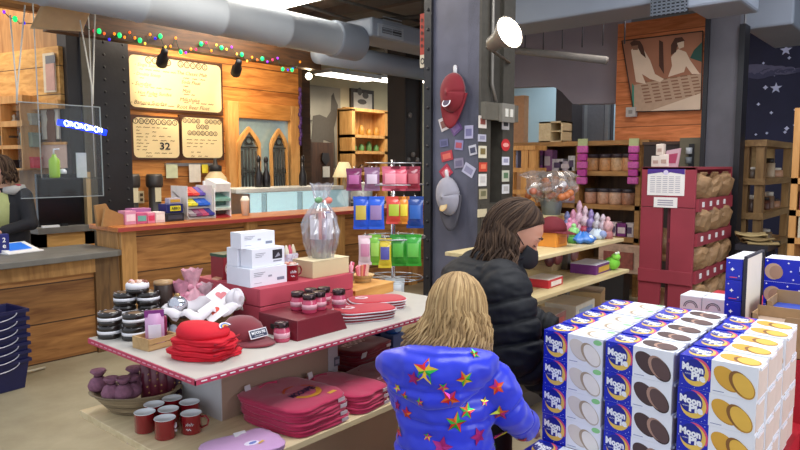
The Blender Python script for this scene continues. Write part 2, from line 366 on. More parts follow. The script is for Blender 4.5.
MB().tube([(-.5, 0, .08), (-.5, 0, .4)], .01, STEEL, 6).obj('hanger', t); MB().tube([(.5, 0, .08), (.5, 0, .4)], .01, STEEL, 6).obj('hanger', t)
for (xa, xb, y, lab) in ((315, 364, 75, 'longer lit ceiling panel above the horse picture'), (367, 387, 80, 'short lit ceiling panel between the framed picture and dark pillar'), (417, 427, 82, 'sliver of lit ceiling panel right of the dark brown pillar')):
    p = PY(xa, y, 8.6); q = PY(xb, y, 8.6); t = fixture(p.x, q.x, 8.2, 8.6, p.z, lab, 6)
    MB().tube([(0, 0, .08), (0, 0, 3.9-p.z)], .01, STEEL, 6).obj('hanger', t)
# ---------------- garland beam and string lights
zb = PY(200, 52, 6.6).z
struct(MB().bb(2.6, 6.05, 6.6, 6.75, zb, zb+.26, wood('brown_beam', '#3b2716', '#6b4526', 'X')), 'beam_garland')
R.seed(11); cols = ['#10d870', '#ff8a18', '#f01858', '#2818e8', '#ffc040', '#e85818', '#8a20e0']
t = thing('string_lights', 'string of small coloured festive lights along the brown beam', 'lights')
pts = []; wire = MB()
pxs = [(4, 12), (15, 19), (24, 23), (84, 24), (94, 31)] + [(94+i*5.1, 31+(i*5.1)*.165+R.uniform(-7, 7)) for i in range(1, 40)] + [(300, 62), (292, 70)]
prev = None
for i, (x, y) in enumerate(pxs):
    p = PY(x, y, 6.57); r = .028 if i % 4 == 1 else .016
    c = cols[(0 if i % 4 == 1 else R.randrange(1, 7))]
    b_ = MB().ball((0, 0, 0), r*.8, r*.8, r, mat(c, .3, emit=1.3, var=0), 8, 6).obj('bulb', t); b_.location = p
    if prev and (p-prev).length < .6: wire.tube([prev, (prev+p)/2-Z3*.02, p], .004, mat('#1b3a22', .6), 4)
    prev = p
wire.obj('cord', t)
# rafters and the bent kraft panel at the upper left
RAF = wood('rafter', '#7a5230', '#b08450', 'X')
for k, (y, z) in enumerate(((7.0, 3.22), (7.7, 3.3), (8.6, 3.38))): struct(MB().bb(-1, 3.6, y, y+.1, z, z+.14, RAF), 'beam_rafter_%d' % (k+1))
a, b_ = PY(30, 28, 6.1), PY(84, 31, 6.1); c, d_ = PY(92, 9, 5.9), PY(42, 4, 5.9)
def bent(u, v): p = a.lerp(b_, u).lerp(d_.lerp(c, u), v); return p-Z3*.05*math.sin(v*PI)+Y3*.08*math.sin(v*PI)
t = thing('paper_baffle', 'bent tan paper sheet hanging under the duct at upper left', 'baffle'); MB().grid(bent, 9, 9, mat('#c0a27c', .8, var=.06)).obj('sheet', t, solid=.006)
MB().tube([c, c+Z3*.6], .006, STEEL, 5).obj('hanger', t); MB().tube([d_, d_+Z3*.6], .006, STEEL, 5).obj('hanger', t)
# ---------------- track spots
def spot(px, py, Y, aim, label, lit=False, energy=60, glow=None):
    p = PY(px, py, Y); t = thing('track_spotlight', label, 'spotlight', p); d = (Vector(aim)-p).normalized()
    q = d.to_track_quat('Z', 'Y').to_matrix()
    MB().lathe([(.02, -.15), (.038, -.13), (.04, -.03), (.06, 0), (.062, .11), (.05, .11), (.045, .03), (0, .03)], (0, 0, 0), BLACK, 14, d).obj('lamp_head', t)
    MB().tube([-d*.12, (0, 0, .12), (0, 0, max(.2, 3.05-p.z))], .012, BLACK, 6).obj('stem', t)
    MB().disc(d*.06, q @ Vector((.055, 0, 0)), q @ Vector((0, .055, 0)), mat('#ffe9c0', .4, emit=12, var=0), 12).obj('bulb', t)
    l = bpy.data.lights.new('spot', 'SPOT'); l.energy = energy; l.color = (1, .78, .48); l.spot_size = 1.25; l.spot_blend = .6; l.shadow_soft_size = .05
    o = bpy.data.objects.new('spot', l); COL.objects.link(o); o.location = p+d*.1; o.rotation_euler = ((Vector(glow)-o.location) if glow else d).to_track_quat('-Z', 'Y').to_euler()
spot(163, 58, 6.65, PY(150, 112, 7.6), 'black track spotlight hanging in front of the menu board heading', energy=90, glow=PY(178, 84, 7.6))
spot(237, 68, 6.65, PY(222, 118, 7.6), 'black track spotlight left of the mirror frame', energy=70, glow=PY(262, 110, 7.6))
spot(309, 76, 6.9, PY(300, 86, 5.0), 'white-glowing track spotlight at the right end of the beam', energy=8)
# ---------------- menu boards
MENU = mat('#ead3a0', .6, var=.05, scale=4); BROWN = mat('#4a2a16', .6)
def menu(x0, y0, x1, y1, label, head, rows, cols_, seed, words=()):
    a = PY(x0, y0, 7.57); c = PY(x1, y1, 7.57); w = c.x-a.x; h = a.z-c.z; cx = (a.x+c.x)/2; cz = (a.z+c.z)/2
    t = thing('menu_board', label, 'menu board', (cx, 7.6, cz)); MB().box(0, -.02, -h/2-.03, w+.06, .04, h+.06, BROWN).obj('backing_board', t)
    mb = MB(); r = .06; pl = []
    for sx, sz, a0 in ((1, 1, 0), (-1, 1, PI/2), (-1, -1, PI), (1, -1, 3*PI/2)):
        for k in range(4): an = a0+k/3*PI/2; pl.append((sx*(w/2-r)+r*math.cos(an), -.045, sz*(h/2-r)+r*math.sin(an)))
    mb.poly(pl[::-1], MENU); y = -.048; rr = random.Random(seed); n = 0
    for (txt_, fx, fz, ring) in head:
        L_ = len(txt_)
        for i, ch in enumerate(txt_):
            if ch == ' ': continue
            x = fx*w+(i-(L_-1)/2)*ring*2.05; z = fz*h
            mb.disc((x, y, z), (ring, 0, 0), (0, 0, ring), INK, 14); mb.disc((x, y-.001, z), (ring*.72, 0, 0), (0, 0, ring*.72), MENU, 14)
            mb.text(ch, (x, y-.002, z), X3, Z3, None, ring*.95, INK)
    for (fx0, fx1, fz0, fz1, nr, hh) in cols_:
        for i in range(nr):
            z = (fz0+(fz1-fz0)*i/max(1, nr-1))*h; x = fx0*w
            while x < fx1*w-.05:
                ww = rr.uniform(.03, .09); ww = min(ww, fx1*w-x)
                # handwriting-like stroke
                k = max(3, int(ww/.016)); pts = [(x+ww*j/k, z+hh*(.5 if j % 2 else -.5)*rr.uniform(.5, 1)) for j in range(k+1)]
                for (xa, za), (xb, zb_) in zip(pts, pts[1:]): mb.poly([(xa, y, za-.004), (xb, y, zb_-.004), (xb, y, zb_+.004), (xa, y, za+.004)], rows)
                x += ww+rr.uniform(.02, .05)
                if rr.random() < .18: break
    for wd, fx, fz, hh in words: mb.text(wd, (fx*w+len(wd)*hh*.25, y, fz*h), X3+Z3*0, Z3+X3*.3, None, hh, rows, .0)
    mb.obj('menu_sheet', t); return t, w, h
LINE = mat('#7a5c3a', .7)
menu(128, 54, 221, 113, 'large cream menu board with handwritten lines, topmost of the three boards', [('COLD GOODS', .0, .43, .042)], mat('#58432c', .7), [(-.4, -.02, .24, -.44, 5, .008), (.06, .44, .16, -.34, 4, .008)], 4, [('- Single Scoop', -.46, .32, .05), ('- Double Scoop', -.46, .14, .05), ('- Sundae', -.46, -.04, .05), ('- Hot Fudge Sundae', -.46, -.22, .055), ('- Banana Sundae', -.46, -.4, .05), ('The Classic Malt', .02, .26, .045), ('Soda Float', .06, .08, .045), ('Malt', .06, -.1, .045), ('Milkshake', .04, -.28, .05), ('Root Beer Float', .02, -.43, .05)])
t, w, h = menu(132, 117, 179, 158, 'lower left cream menu board with a heading of round letters', [('TOPPINGS', -.02, .41, .036)], LINE, [(-.44, -.15, .26, -.3, 8, .008), (-.1, .42, .26, -.06, 4, .008), (-.25, .35, -.38, -.46, 2, .008)], 5)
MB().text('32', (.17*w, -.052, -.2*h), X3, Z3, .14, .09, INK).obj('price', t)
t, w, h = menu(181, 117, 222, 158, 'lower right cream menu board with a stacked heading', [('GOOD GOOD', 0, .42, .031), ('AND', 0, .28, .031), ('GOODIES', 0, .12, .031)], LINE, [(-.4, .4, -.05, -.22, 3, .008), (-.3, .3, -.36, -.46, 2, .008)], 6)
# ---------------- mirror with two iron arches
a = PY(236, 118, 7.57); c = PY(289, 196, 7.57)
t = thing('wall_mirror', 'large pale mirror in a chunky pine frame on the menu wall', 'mirror', (0, 0, 0))
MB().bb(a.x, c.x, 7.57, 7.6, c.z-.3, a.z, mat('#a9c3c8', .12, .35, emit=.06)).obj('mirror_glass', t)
mb = MB().bb(a.x-.17, a.x, 7.5, 7.6, .9, a.z+.22, W_OAK).bb(c.x, c.x+.17, 7.5, 7.6, .9, a.z+.22, W_OAK).bb(a.x, c.x, 7.5, 7.6, a.z, a.z+.22, wood('rail', '#b8752f', '#dd9a50', 'X')); mb.obj('frame', t, bevel=.01)
def arch_panel(xa, xb, ytop, label):
    p = PY(xa, ytop, 7.45); q = PY(xb, 205, 7.45); w = q.x-p.x; x0 = p.x; zt = p.z; zb_ = 1.05
    t = thing('arched_panel', label, 'panel', (x0+w/2, 7.45, zb_)); H = zt-zb_; sh = H-.22; hw = w/2
    out = [(-hw, 0), (-hw, sh), (-hw*.75, sh+.08), (-hw*.35, sh+.16), (0, H), (hw*.35, sh+.16), (hw*.75, sh+.08), (hw, sh), (hw, 0)]
    mb = MB(); inn = [(x*.82, (z if z == 0 else z-.07)) for x, z in out]
    for i in range(len(out)-1):
        mb.prism([(out[i][0], 0, out[i][1]), (out[i+1][0], 0, out[i+1][1]), (inn[i+1][0], 0, inn[i+1][1]), (inn[i][0], 0, inn[i][1])], (0, .05, 0), W_OAK)
    mb.obj('wood_arch', t)
    mb = MB().poly([(x, .045, z) for x, z in inn], mat('#7f8a88', .3)); DKI = mat('#2d2b29', .5)
    for k in range(-2, 3): mb.tube([(k*hw*.3, .02, .0), (k*hw*.3, .02, sh-.05-.03*abs(k))], .012, DKI, 6)
    for zz in (.25, sh*.55, sh-.06): mb.tube([(-hw*.8, .02, zz), (hw*.8, .02, zz)], .01, DKI, 6)
    for s_ in (-1, 1):
        mb.tube([(s_*(.02+.07*math.cos(u*.5)), .02, sh-.02+.05*math.sin(u*.5)+.05) for u in range(12)], .009, DKI, 6)
        mb.tube([(s_*hw*.45+.05*math.cos(u*.5), .02, sh*.55+.06*math.sin(u*.5)) for u in range(12)], .009, DKI, 6)
    mb.obj('iron_scrollwork', t)
arch_panel(238, 262, 126, 'arched wood and black iron panel, left one before the mirror')
arch_panel(271, 289, 128, 'narrower arched iron panel, right one before the mirror')
# ================================================================ COUNTERS
YC = 5.65
t = thing('serving_counter', 'long tall boarded wooden counter with orange-brown top', 'counter', (0, 0, 0))
MB().bb(2.76, 8.4, YC+.05, 6.12, 0, 1.05, W_COUNTER).obj('body', t)
for x in (2.75, 4.1, 5.4, 6.8, 8.25): MB().bb(x, x+.14, YC, YC+.048, 0, 1.05, W_POST).obj('post', t)
MB().bb(2.745, 2.76, YC+.05, 6.12, 0, 1.05, W_POST).obj('end_panel', t)
MB().bb(2.7, 8.45, YC-.05, 6.18, 1.055, 1.1, W_TOP).obj('worktop', t, bevel=.008)
MB().bb(2.7, 8.45, YC-.06, YC-.05, 1.06, 1.095, mat('#a5423a', .5)).obj('edge_band', t)
t = thing('cash_desk', 'low boarded cash desk with grey stone top left of the tall counter', 'desk', (0, 0, 0))
MB().bb(-1.6, 2.74, YC+.06, 6.15, 0, .85, W_COUNTER).obj('body', t)
MB().bb(2.52, 2.73, YC+.02, YC+.06, 0, .85, wood('desk_post', '#5d4226', '#86633a', 'Z')).obj('post', t); MB().bb(.3, .44, YC, YC+.06, 0, .85, W_POST).obj('post', t); MB().bb(-1.6, 2.52, YC+.02, YC+.06, .72, .85, W_POST).obj('top_rail', t)
mb = MB(); pts = [(-1.6, 5.52), (1.75, 5.52), (2.68, 5.58), (2.735, 5.62), (2.735, 6.3), (-1.6, 6.3)]
mb.prism([(x, y, .85) for x, y in pts], (0, 0, .05), GREY_TOP); mb.obj('worktop', t, bevel=.006)
# tablet and sign on the desk
p = PZ(17, 252, .9)
t = thing('tablet', 'white tablet on a sloped stand with a blue screen on the cash desk', 'tablet', p, .25)
mb = MB().prism([(-.16, -.13, 0), (.16, -.13, 0), (.16, .13, 0), (-.16, .13, 0)], (0, 0, .012), WHITE); mb.prism([(-.15, -.1, .012), (-.15, .12, .012), (-.15, .12, .075)], (.3, 0, 0), WHITE); mb.obj('case', t, bevel=.004)
MB().poly([(-.1, -.062, .0262), (.1, -.062, .0262), (.1, .095, .0712), (-.1, .095, .0712)], mat('#2f6fd0', .3, emit=.5)).obj('screen', t)
p = PZ(1, 254, .9)
t = thing('counter_sign', 'small navy upright sign with white letters on the desk edge', 'sign', p)
MB().box(0, 0, 0, .12, .05, .17, mat('#1c2374', .5)).obj('panel', t, bevel=.004); MB().text('2', (.02, -.027, .12), X3, Z3, None, .04, WHITE).text('e', (.02, -.027, .065), X3, Z3, None, .03, WHITE).obj('lettering', t)
# back stand with black screen
p = PY(34, 228, 6.95); q = PY(95, 228, 6.95); zt = p.z
t = thing('back_cabinet', 'wooden back cabinet with grey slab top and open front behind the cash desk', 'cabinet', (0, 0, 0))
MB().bb(p.x, q.x, 6.85, 7.2, zt-.06, zt, GREY_TOP).obj('worktop', t)
mb = MB().bb(p.x, p.x+.09, 6.88, 7.2, 0, zt-.06, W_OAK).bb(q.x-.14, q.x-.04, 6.88, 7.2, 0, zt-.06, W_OAK).bb(p.x, q.x-.04, 6.88, 7.2, zt-.2, zt-.06, wood('rail2', '#b08040', '#d8a862', 'X')).bb(p.x, q.x-.04, 7.17, 7.2, 0, zt-.2, BLACK).bb(p.x, q.x-.04, 6.9, 7.2, .3, .34, W_OAK); mb.obj('frame', t)
a = PY(37, 186, 7.0); c = PY(86, 227, 7.0)
t = thing('menu_screen', 'big black switched-off screen standing on the back cabinet', 'screen', (0, 0, 0))
MB().bb(a.x, c.x, 7.0, 7.06, zt, a.z+.12, mat('#0c0c0f', .25, var=0)).obj('screen', t, bevel=.006); MB().bb(a.x+.2, c.x-.2, 6.95, 7.1, zt, zt+.02, BLACK).obj('base', t)
a = PY(84, 172, 6.97); c = PY(91, 227, 6.97)
single(MB().bb(a.x, c.x, 6.93, 7.0, zt, a.z, wood('pale_post', '#a98a5c', '#c9ab7c', 'Z')), 'wooden_post', 'pale wooden post standing at the right end of the back cabinet', 'post')
p = PY(40, 228, 6.9)
single(MB().box(0, 0, 0, .16, .04, .02, WHITE), 'notepad', 'small white strip of paper lying before the black screen', 'paper', (p.x+.1, 6.9, zt))
# plexiglass panel with its cords, and a blue reflection in it built as a glowing shape
PLEXI = clear('plexiglass', '#eef2f4', .006, .03, .02, .12)
a = PY(16, 101, 6.0); c = PY(104, 196, 6.0)
t = thing('hanging_screen', 'clear hanging plastic shield above the cash desk', 'sneeze guard', (0, 0, 0))
MB().bb(a.x, c.x, 6.0, 6.008, c.z, a.z, PLEXI).obj('clear_sheet', t)
mb = MB(); EDGE = mat('#8e9698', .4)
mb.bb(a.x, c.x, 5.998, 6.01, c.z, c.z+.007, EDGE).bb(c.x-.006, c.x, 5.998, 6.01, c.z, a.z, EDGE).bb(a.x, c.x, 5.998, 6.01, a.z-.008, a.z, EDGE); mb.obj('edge', t)
CORD = mat('#c9c6be', .6)
for (x0, y0, x1, y1) in ((93, 104, 80, 20), (93, 104, 95, 10), (17, 104, 10, 15), (17, 104, 25, 5)):
    mb = MB().tube([PY(x0, y0, 6.0), PY(x0+(x1-x0)*.08, y0-18, 6.0), PY(x1, y1, 6.0)], .006, CORD, 6).obj('cord', t)
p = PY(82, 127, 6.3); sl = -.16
t = thing('shield_reflection', 'blue and white script reflection in the clear shield, built as a glowing shape', 'sign', p)
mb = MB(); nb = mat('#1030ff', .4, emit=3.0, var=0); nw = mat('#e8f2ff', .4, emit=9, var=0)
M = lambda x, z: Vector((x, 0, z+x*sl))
mb.tube([M(-.22, .0), M(0, .005), M(.23, -.01)], [.028, .036, .028], nb, 10, .3, ref=(0, 1, 0)); mb.obj('reflected_glow', t)
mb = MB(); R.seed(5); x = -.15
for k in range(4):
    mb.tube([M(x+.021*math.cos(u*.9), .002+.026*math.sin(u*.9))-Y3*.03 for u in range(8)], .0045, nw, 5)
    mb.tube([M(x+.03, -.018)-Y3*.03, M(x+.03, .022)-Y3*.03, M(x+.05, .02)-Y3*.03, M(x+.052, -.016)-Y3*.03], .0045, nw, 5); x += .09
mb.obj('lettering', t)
MB().tube([(0, .01, .03), (.05, .02, 3.9-p.z)], .004, BLACK, 5).obj('added_wire', t)  # wire added to hold up the built reflection
# poster, board, bookcase on the angled wall
def wall_thing(name, label, cat): return thing(name, label, cat, (0, 0, 0))
t = wall_thing('wall_photo', 'narrow framed photo on the golden board panel high up at left', 'picture')
wallbox(MB(), 44, 54, 57, 92, .085, .02, mat('#d9cbb2', .5)).obj('frame', t)
mb = wallbox(MB(), 45.5, 64, 55.5, 90, .105, .005, mat('#c79a8c', .4)); wallbox(mb, 45.5, 56, 55.5, 63, .105, .005, mat('#6f7076', .5)); mb.obj('print', t)
t = wall_thing('bottle_poster', 'pale poster of a dark cola bottle on the angled wall', 'poster')
wallbox(MB(), 42, 103, 61, 139, .02, .02, mat('#d8cdbb', .6)).obj('sheet', t)
p = PW(51, 122, .045); mb = MB().prism([p+WR*x+Z3*z for x, z in [(-.07, -.22), (.07, -.22), (.075, -.05), (.055, .03), (.07, .1), (.03, .17), (.03, .24), (-.03, .24), (-.03, .17), (-.07, .1), (-.055, .03), (-.075, -.05)]], WN*.004, mat('#6d4634', .6)); mb.obj('bottle_picture', t)
t = wall_thing('notice_board', 'pale pink board below the cola bottle poster', 'board'); wallbox(MB(), 41, 144, 69, 168, .02, .02, mat('#d3b2a2', .7)).obj('panel', t); wallbox(MB(), 41, 142.5, 69, 144.5, .02, .03, W_OAK).obj('frame', t)
t = wall_thing('wall_shelf', 'oak pigeonhole shelf on the angled wall at far left', 'shelf')
mb = MB(); OK2 = W_OAK
wallbox(mb, -30, 104, 41, 169, .0, .03, mat('#6b5030', .7))
for x in (-14, 1, 19.5, 39): wallbox(mb, x, 103, x+2.6, 169, .03, .22, OK2)
for y in (102, 125, 147, 168): wallbox(mb, -30, y, 41.5, y+2.2, .03, .22, OK2)
mb.obj('carcass', t)
k = 0
for (x0, y0, x1, y1, c, nm, lab) in ((25, 114, 36, 125, '#a9a592', 'gift_tin', 'grey-green tin in the top right pigeonhole'), (24, 133, 37, 147, '#8f9a86', 'gift_box', 'greenish carton in the middle right pigeonhole'), (29, 157, 38, 168, '#d8344a', 'gift_bag', 'red gift bag in the lower right pigeonhole'), (12, 114, 17, 125, '#cfc5ae', 'figurine', 'small cream figure in the top left pigeonhole'), (4, 136, 14, 147, '#6a5a48', 'gift_box', 'brown carton in the middle left pigeonhole'), (4, 160, 16, 168, '#3b3336', 'gift_box', 'dark carton in the lower left pigeonhole')):
    a = PW(x0, y0, .12); c_ = PW(x1, y1, .12); w = (c_-a).xy.length; h = a.z-c_.z; ce = (a+c_)/2
    t2 = thing(nm, lab, 'ornament' if nm == 'figurine' else 'box', (ce.x, ce.y, c_.z), math.atan2(WR.y, WR.x))
    if nm == 'figurine': MB().lathe([(w*.4, 0), (w*.45, h*.3), (w*.2, h*.6), (w*.3, h*.8), (0, h)], (0, 0, 0), mat(c, .6), 10).obj('figure', t2)
    else: MB().box(0, 0, 0, w, .1, h*.8, mat(c, .6)).obj('body', t2, bevel=.005); MB().box(0, 0, h*.8, w*1.03, .11, h*.2, mat(c, .5, var=.3)).obj('lid', t2)
# bottles, papers on the cash desk side
p = PY(55, 178, 6.4)
def pedestal_shelf(): pass
t = thing('staff_shelf', 'narrow clear shelf hanging behind the plastic shield', 'shelf', (0, 0, 0)); a = PY(46, 178, 6.5); c = PY(100, 180, 6.5)
MB().bb(a.x, c.x, 6.38, 6.62, a.z-.015, a.z, PLEXI).obj('shelf_board', t); MB().tube([(a.x, 6.6, a.z), (a.x, 6.6, 3.9)], .006, CORD, 5).obj('cord', t); MB().tube([(c.x, 6.6, a.z), (c.x, 6.6, 3.9)], .006, CORD, 5).obj('cord', t)
zs = a.z; p = PY(55, 178, 6.5)
t = thing('soap_bottle', 'lime green pump bottle on the shelf behind the shield', 'bottle', (p.x, 6.5, zs)); MB().lathe([(.045, 0), (.048, .02), (.048, .17), (.02, .2), (.02, .22), (0, .22)], (0, 0, 0), mat('#a8cf3c', .3), 14).obj('body', t); MB().tube([(0, 0, .22), (0, 0, .27), (.05, 0, .27)], .009, WHITE, 6).obj('pump', t)
p = PY(82, 178, 6.5); single(MB().box(0, 0, 0, .09, .02, .24, mat('#cfd2cf', .6)), 'price_card', 'pale grey upright card on the shelf behind the shield', 'card', (p.x, 6.5, zs), -.1)
p = PY(63, 178, 6.5); t = thing('tape_dispenser', 'small black and white dispenser beside the lime bottle', 'dispenser', (p.x, 6.5, zs)); MB().box(0, 0, 0, .07, .05, .04, BLACK).obj('base', t); MB().cyl((0, -.02, .055), .03, .03, WHITE, 12, (0, 1, 0)).obj('roll', t)
# ---- behind-counter worktop, dispensers
t = thing('back_worktop', 'long back worktop under the menu boards', 'counter', (0, 0, 0)); MB().bb(3.72, 6.44, 7.28, 7.5, 0, 1.0, W_DARK).obj('body', t); MB().bb(3.72, 6.46, 7.25, 7.5, 1.0, 1.05, GREY_TOP).obj('worktop', t)
for px, lab in ((132, 'grey cup dispenser with black lid, left one under the menu'), (155, 'grey cup dispenser with black lid, right one under the menu')):
    p = PY(px, 200, 7.37); t = thing('cup_dispenser', lab, 'dispenser', (p.x, 7.37, 1.05)); zt = PY(px, 174, 7.37).z-1.05; G = mat('#5d5a56', .3, .5)
    MB().lathe([(.075, 0), (.08, .02), (.072, .04), (.072, zt-.17), (.078, zt-.15)], (0, 0, 0), G, 16).obj('body', t); MB().lathe([(.09, zt-.16), (.1, zt-.13), (.1, zt-.03), (.085, zt), (0, zt)], (0, 0, 0), mat('#3a3532', .4), 16).obj('lid', t)
    MB().box(0, -.078, .16, .075, .008, .22, mat('#d9cfae', .6)).obj('sticker', t)
t = thing('power_outlet', 'pale double wall outlet between the two cup dispensers', 'outlet', (0, 0, 0)); a = PY(138, 191, 7.59); c = PY(144, 203, 7.59)
MB().bb(a.x, c.x, 7.58, 7.6, c.z, a.z, mat('#e0d2b0', .5)).obj('plate', t); mb = MB()
for f in (.3, .7): mb.box((a.x+c.x)/2, 7.577, c.z+(a.z-c.z)*f-.02, .035, .008, .035, mat('#5a4a35', .6))
mb.obj('sockets', t)
t = thing('ticket_rail', 'thin metal order rail on the wall under the menu boards', 'rail', (0, 0, 0)); a = PY(165, 163, 7.58); c = PY(212, 166, 7.58); MB().bb(a.x, c.x, 7.55, 7.6, c.z, a.z, STEEL).obj('rail', t)
zr = c.z
for (x0, x1, y1, c_, lab) in ((166, 178, 178, '#c4c8a4', 'greenish order slip, left on the rail'), (189, 201, 182, '#d8cfc2', 'white order slip, middle on the rail'), (202, 208, 173, '#e6d23c', 'yellow sticky note at the right of the rail')):
    a = PY(x0, 166, 7.545); c = PY(x1, y1, 7.545); single(MB().bb(a.x, c.x, 7.545, 7.551, c.z, zr+.02, mat(c_, .7)), 'order_slip', lab, 'paper slip')
t = thing('syrup_jug', 'cream jug with black pump top under the menu boards', 'jug', (PY(216, 190, 7.36).x, 7.36, 1.05)); zt = PY(216, 158, 7.36).z-1.05
MB().lathe([(.13, 0), (.145, .04), (.145, zt*.62), (.07, zt*.75), (.07, zt*.78), (0, zt*.78)], (0, 0, 0), mat('#d9c296', .5), 16).obj('body', t); MB().lathe([(.08, zt*.75), (.08, zt*.85), (.03, zt*.88), (.02, zt), (0, zt)], (0, 0, 0), BLACK, 12).obj('pump', t); MB().box(0, -.146, .1, .14, .01, .16, mat('#b98f6a', .6)).obj('sticker', t)
# ---- freezer cabinet
t = thing('ice_cream_freezer', 'glass-fronted ice cream display freezer with steel ledge behind the counter', 'freezer', (0, 0, 0))
a = PY(236, 190, 6.7); c = PY(344, 190, 6.7); x0, x1 = a.x, c.x
ICE_GLOW = mat('#e4eeee', .3, emit=.9)  # panel glows to brighten the freezer interior, no lamp inside
MB().bb(x0, x1, 6.55, 7.2, .0, .98, mat('#bfc3c4', .4, .4)).obj('body', t)
MB().bb(x0, x1, 6.7, 7.2, 1.3, 1.36, mat('#cfcfc8', .45, .0)).obj('ledge', t, bevel=.01)
MB().poly([(x0+.1, 6.56, 1.0), (x1-.05, 6.56, 1.0), (x1-.05, 6.72, 1.3), (x0+.1, 6.72, 1.3)], clear('freezer_glass', '#d8f0f4', .06, .05, .12)).obj('glass_front', t)
mb = MB().bb(x0+.05, x1-.02, 7.0, 7.05, .98, 1.3, ICE_GLOW); mb.bb(x0+.02, x0+.1, 6.56, 7.2, .98, 1.3, STEEL).bb(x1-.05, x1, 6.56, 7.2, .98, 1.3, STEEL)
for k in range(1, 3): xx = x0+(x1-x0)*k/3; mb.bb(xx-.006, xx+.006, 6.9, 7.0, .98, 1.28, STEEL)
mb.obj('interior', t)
# dark bottle-like statues on the ledge
for px, yt, lab in ((259, 156, 'tall black figure bottle, left of the pair on the freezer ledge'), (266.5, 157, 'tall black figure bottle, right of the pair on the freezer ledge'), (303, 156, 'tall black figure bottle alone at the right on the ledge')):
    p = PY(px, 190, 6.95); zt = PY(px, yt-1, 6.95).z-1.36
    t = thing('figure_bottle', lab, 'bottle', (p.x, 6.95, 1.36)); K = mat('#191517', .3)
    MB().lathe([(.05, 0), (.055, .02), (.055, zt*.35), (.025, zt*.55), (.022, zt*.8)], (0, 0, 0), K, 12).obj('body', t); MB().lathe([(.026, zt*.8), (.032, zt*.86), (.024, zt*.95), (0, zt)], (0, 0, 0), K, 10).obj('cap', t)
# ---- things on the serving counter
ZB = 1.1; YI = 5.9
def on(px, Y=YI): return PY(px, 200, Y).x
def dz(px, py, Y=YI): return PY(px, py, Y).z-ZB
p = Vector((on(110, 5.85), 5.85, ZB))
t = thing('card_stand', 'folded brown cardboard stand at the left end of the tall counter', 'stand', p, .3); KR = mat('#a87c4c', .8)
MB().prism([(-.14, -.05, 0), (.1, -.05, 0), (.14, -.05, .08), (-.1, -.05, .17)], (0, .02, 0), KR).obj('front_flap', t); MB().prism([(-.12, .03, 0), (.12, .03, 0), (-.02, .03, .2), (-.14, .03, .19)], (0, .02, 0), KR).obj('back_flap', t)
def pack_box(px0, px1, py, Y, h1, label, h2=None, name='candy_box', depth=.14, lid=.75, cat='box', word=None, wc=WHITE, z=ZB):
    x0, x1 = PY(px0, py, Y).x, PY(px1, py, Y).x; w = x1-x0; hh = PY((px0+px1)/2, py, Y).z-z
    t = thing(name, label, cat, ((x0+x1)/2, Y+depth/2, z)); MB().box(0, 0, 0, w, depth, hh, mat(h1, .45)).obj('carton', t, bevel=.004)
    mb = MB().box(0, -depth/2-.002, hh*.25, w*.8, .004, hh*.5, mat(h2 or '#e9dfe2', .5))
    if word: mb.text(word, (0, -depth/2-.006, hh*.5), X3, Z3, w*.65, hh*.28, wc, .03)
    mb.obj('front_panel', t); return t
pack_box(125, 136, 211, 5.8, '#d892b0', 'pink and white sweets carton at the left of the counter row', '#f1d7e2')
pack_box(136.5, 147, 213, 5.8, '#cf5f8c', 'teal-fronted sweets carton between pink cartons', '#6fb0a8')
pack_box(147.5, 155, 213, 5.8, '#e58aa8', 'rose sweets carton third in the counter row', '#d8436a')
pack_box(155.5, 165, 212, 5.8, '#e7d3d3', 'cream white sweets carton beside the navy box', '#f3e9e4')
pack_box(132, 151, 208.5, 5.98, '#b06aa0', 'purple-pink sweets carton behind the small pink ones', '#d9a3c6')
t = pack_box(166, 184, 213, 5.82, '#23262e', 'black flat carton under the navy sweets box', '#3d4250', depth=.2)
z1 = dz(175, 213, 5.82)
t = pack_box(166.5, 183, 204, 5.84, '#20286a', 'navy sweets box with yellow lettering patch', '#20286a', depth=.16, z=ZB+z1)
q = PY(176, 209, 5.83); MB().box(0, -.088, .02, .11, .006, .05, mat('#e0d832', .5)).text('ABBO', (0, -.093, .045), X3, Z3, .09, .03, INK).obj('yellow_patch', t)
t = pack_box(169, 181, 198, 5.9, '#b9b2c2', 'lilac round-print sweets box topping the navy box', '#d9a23c', depth=.08, z=PY(175, 204, 5.84).z)
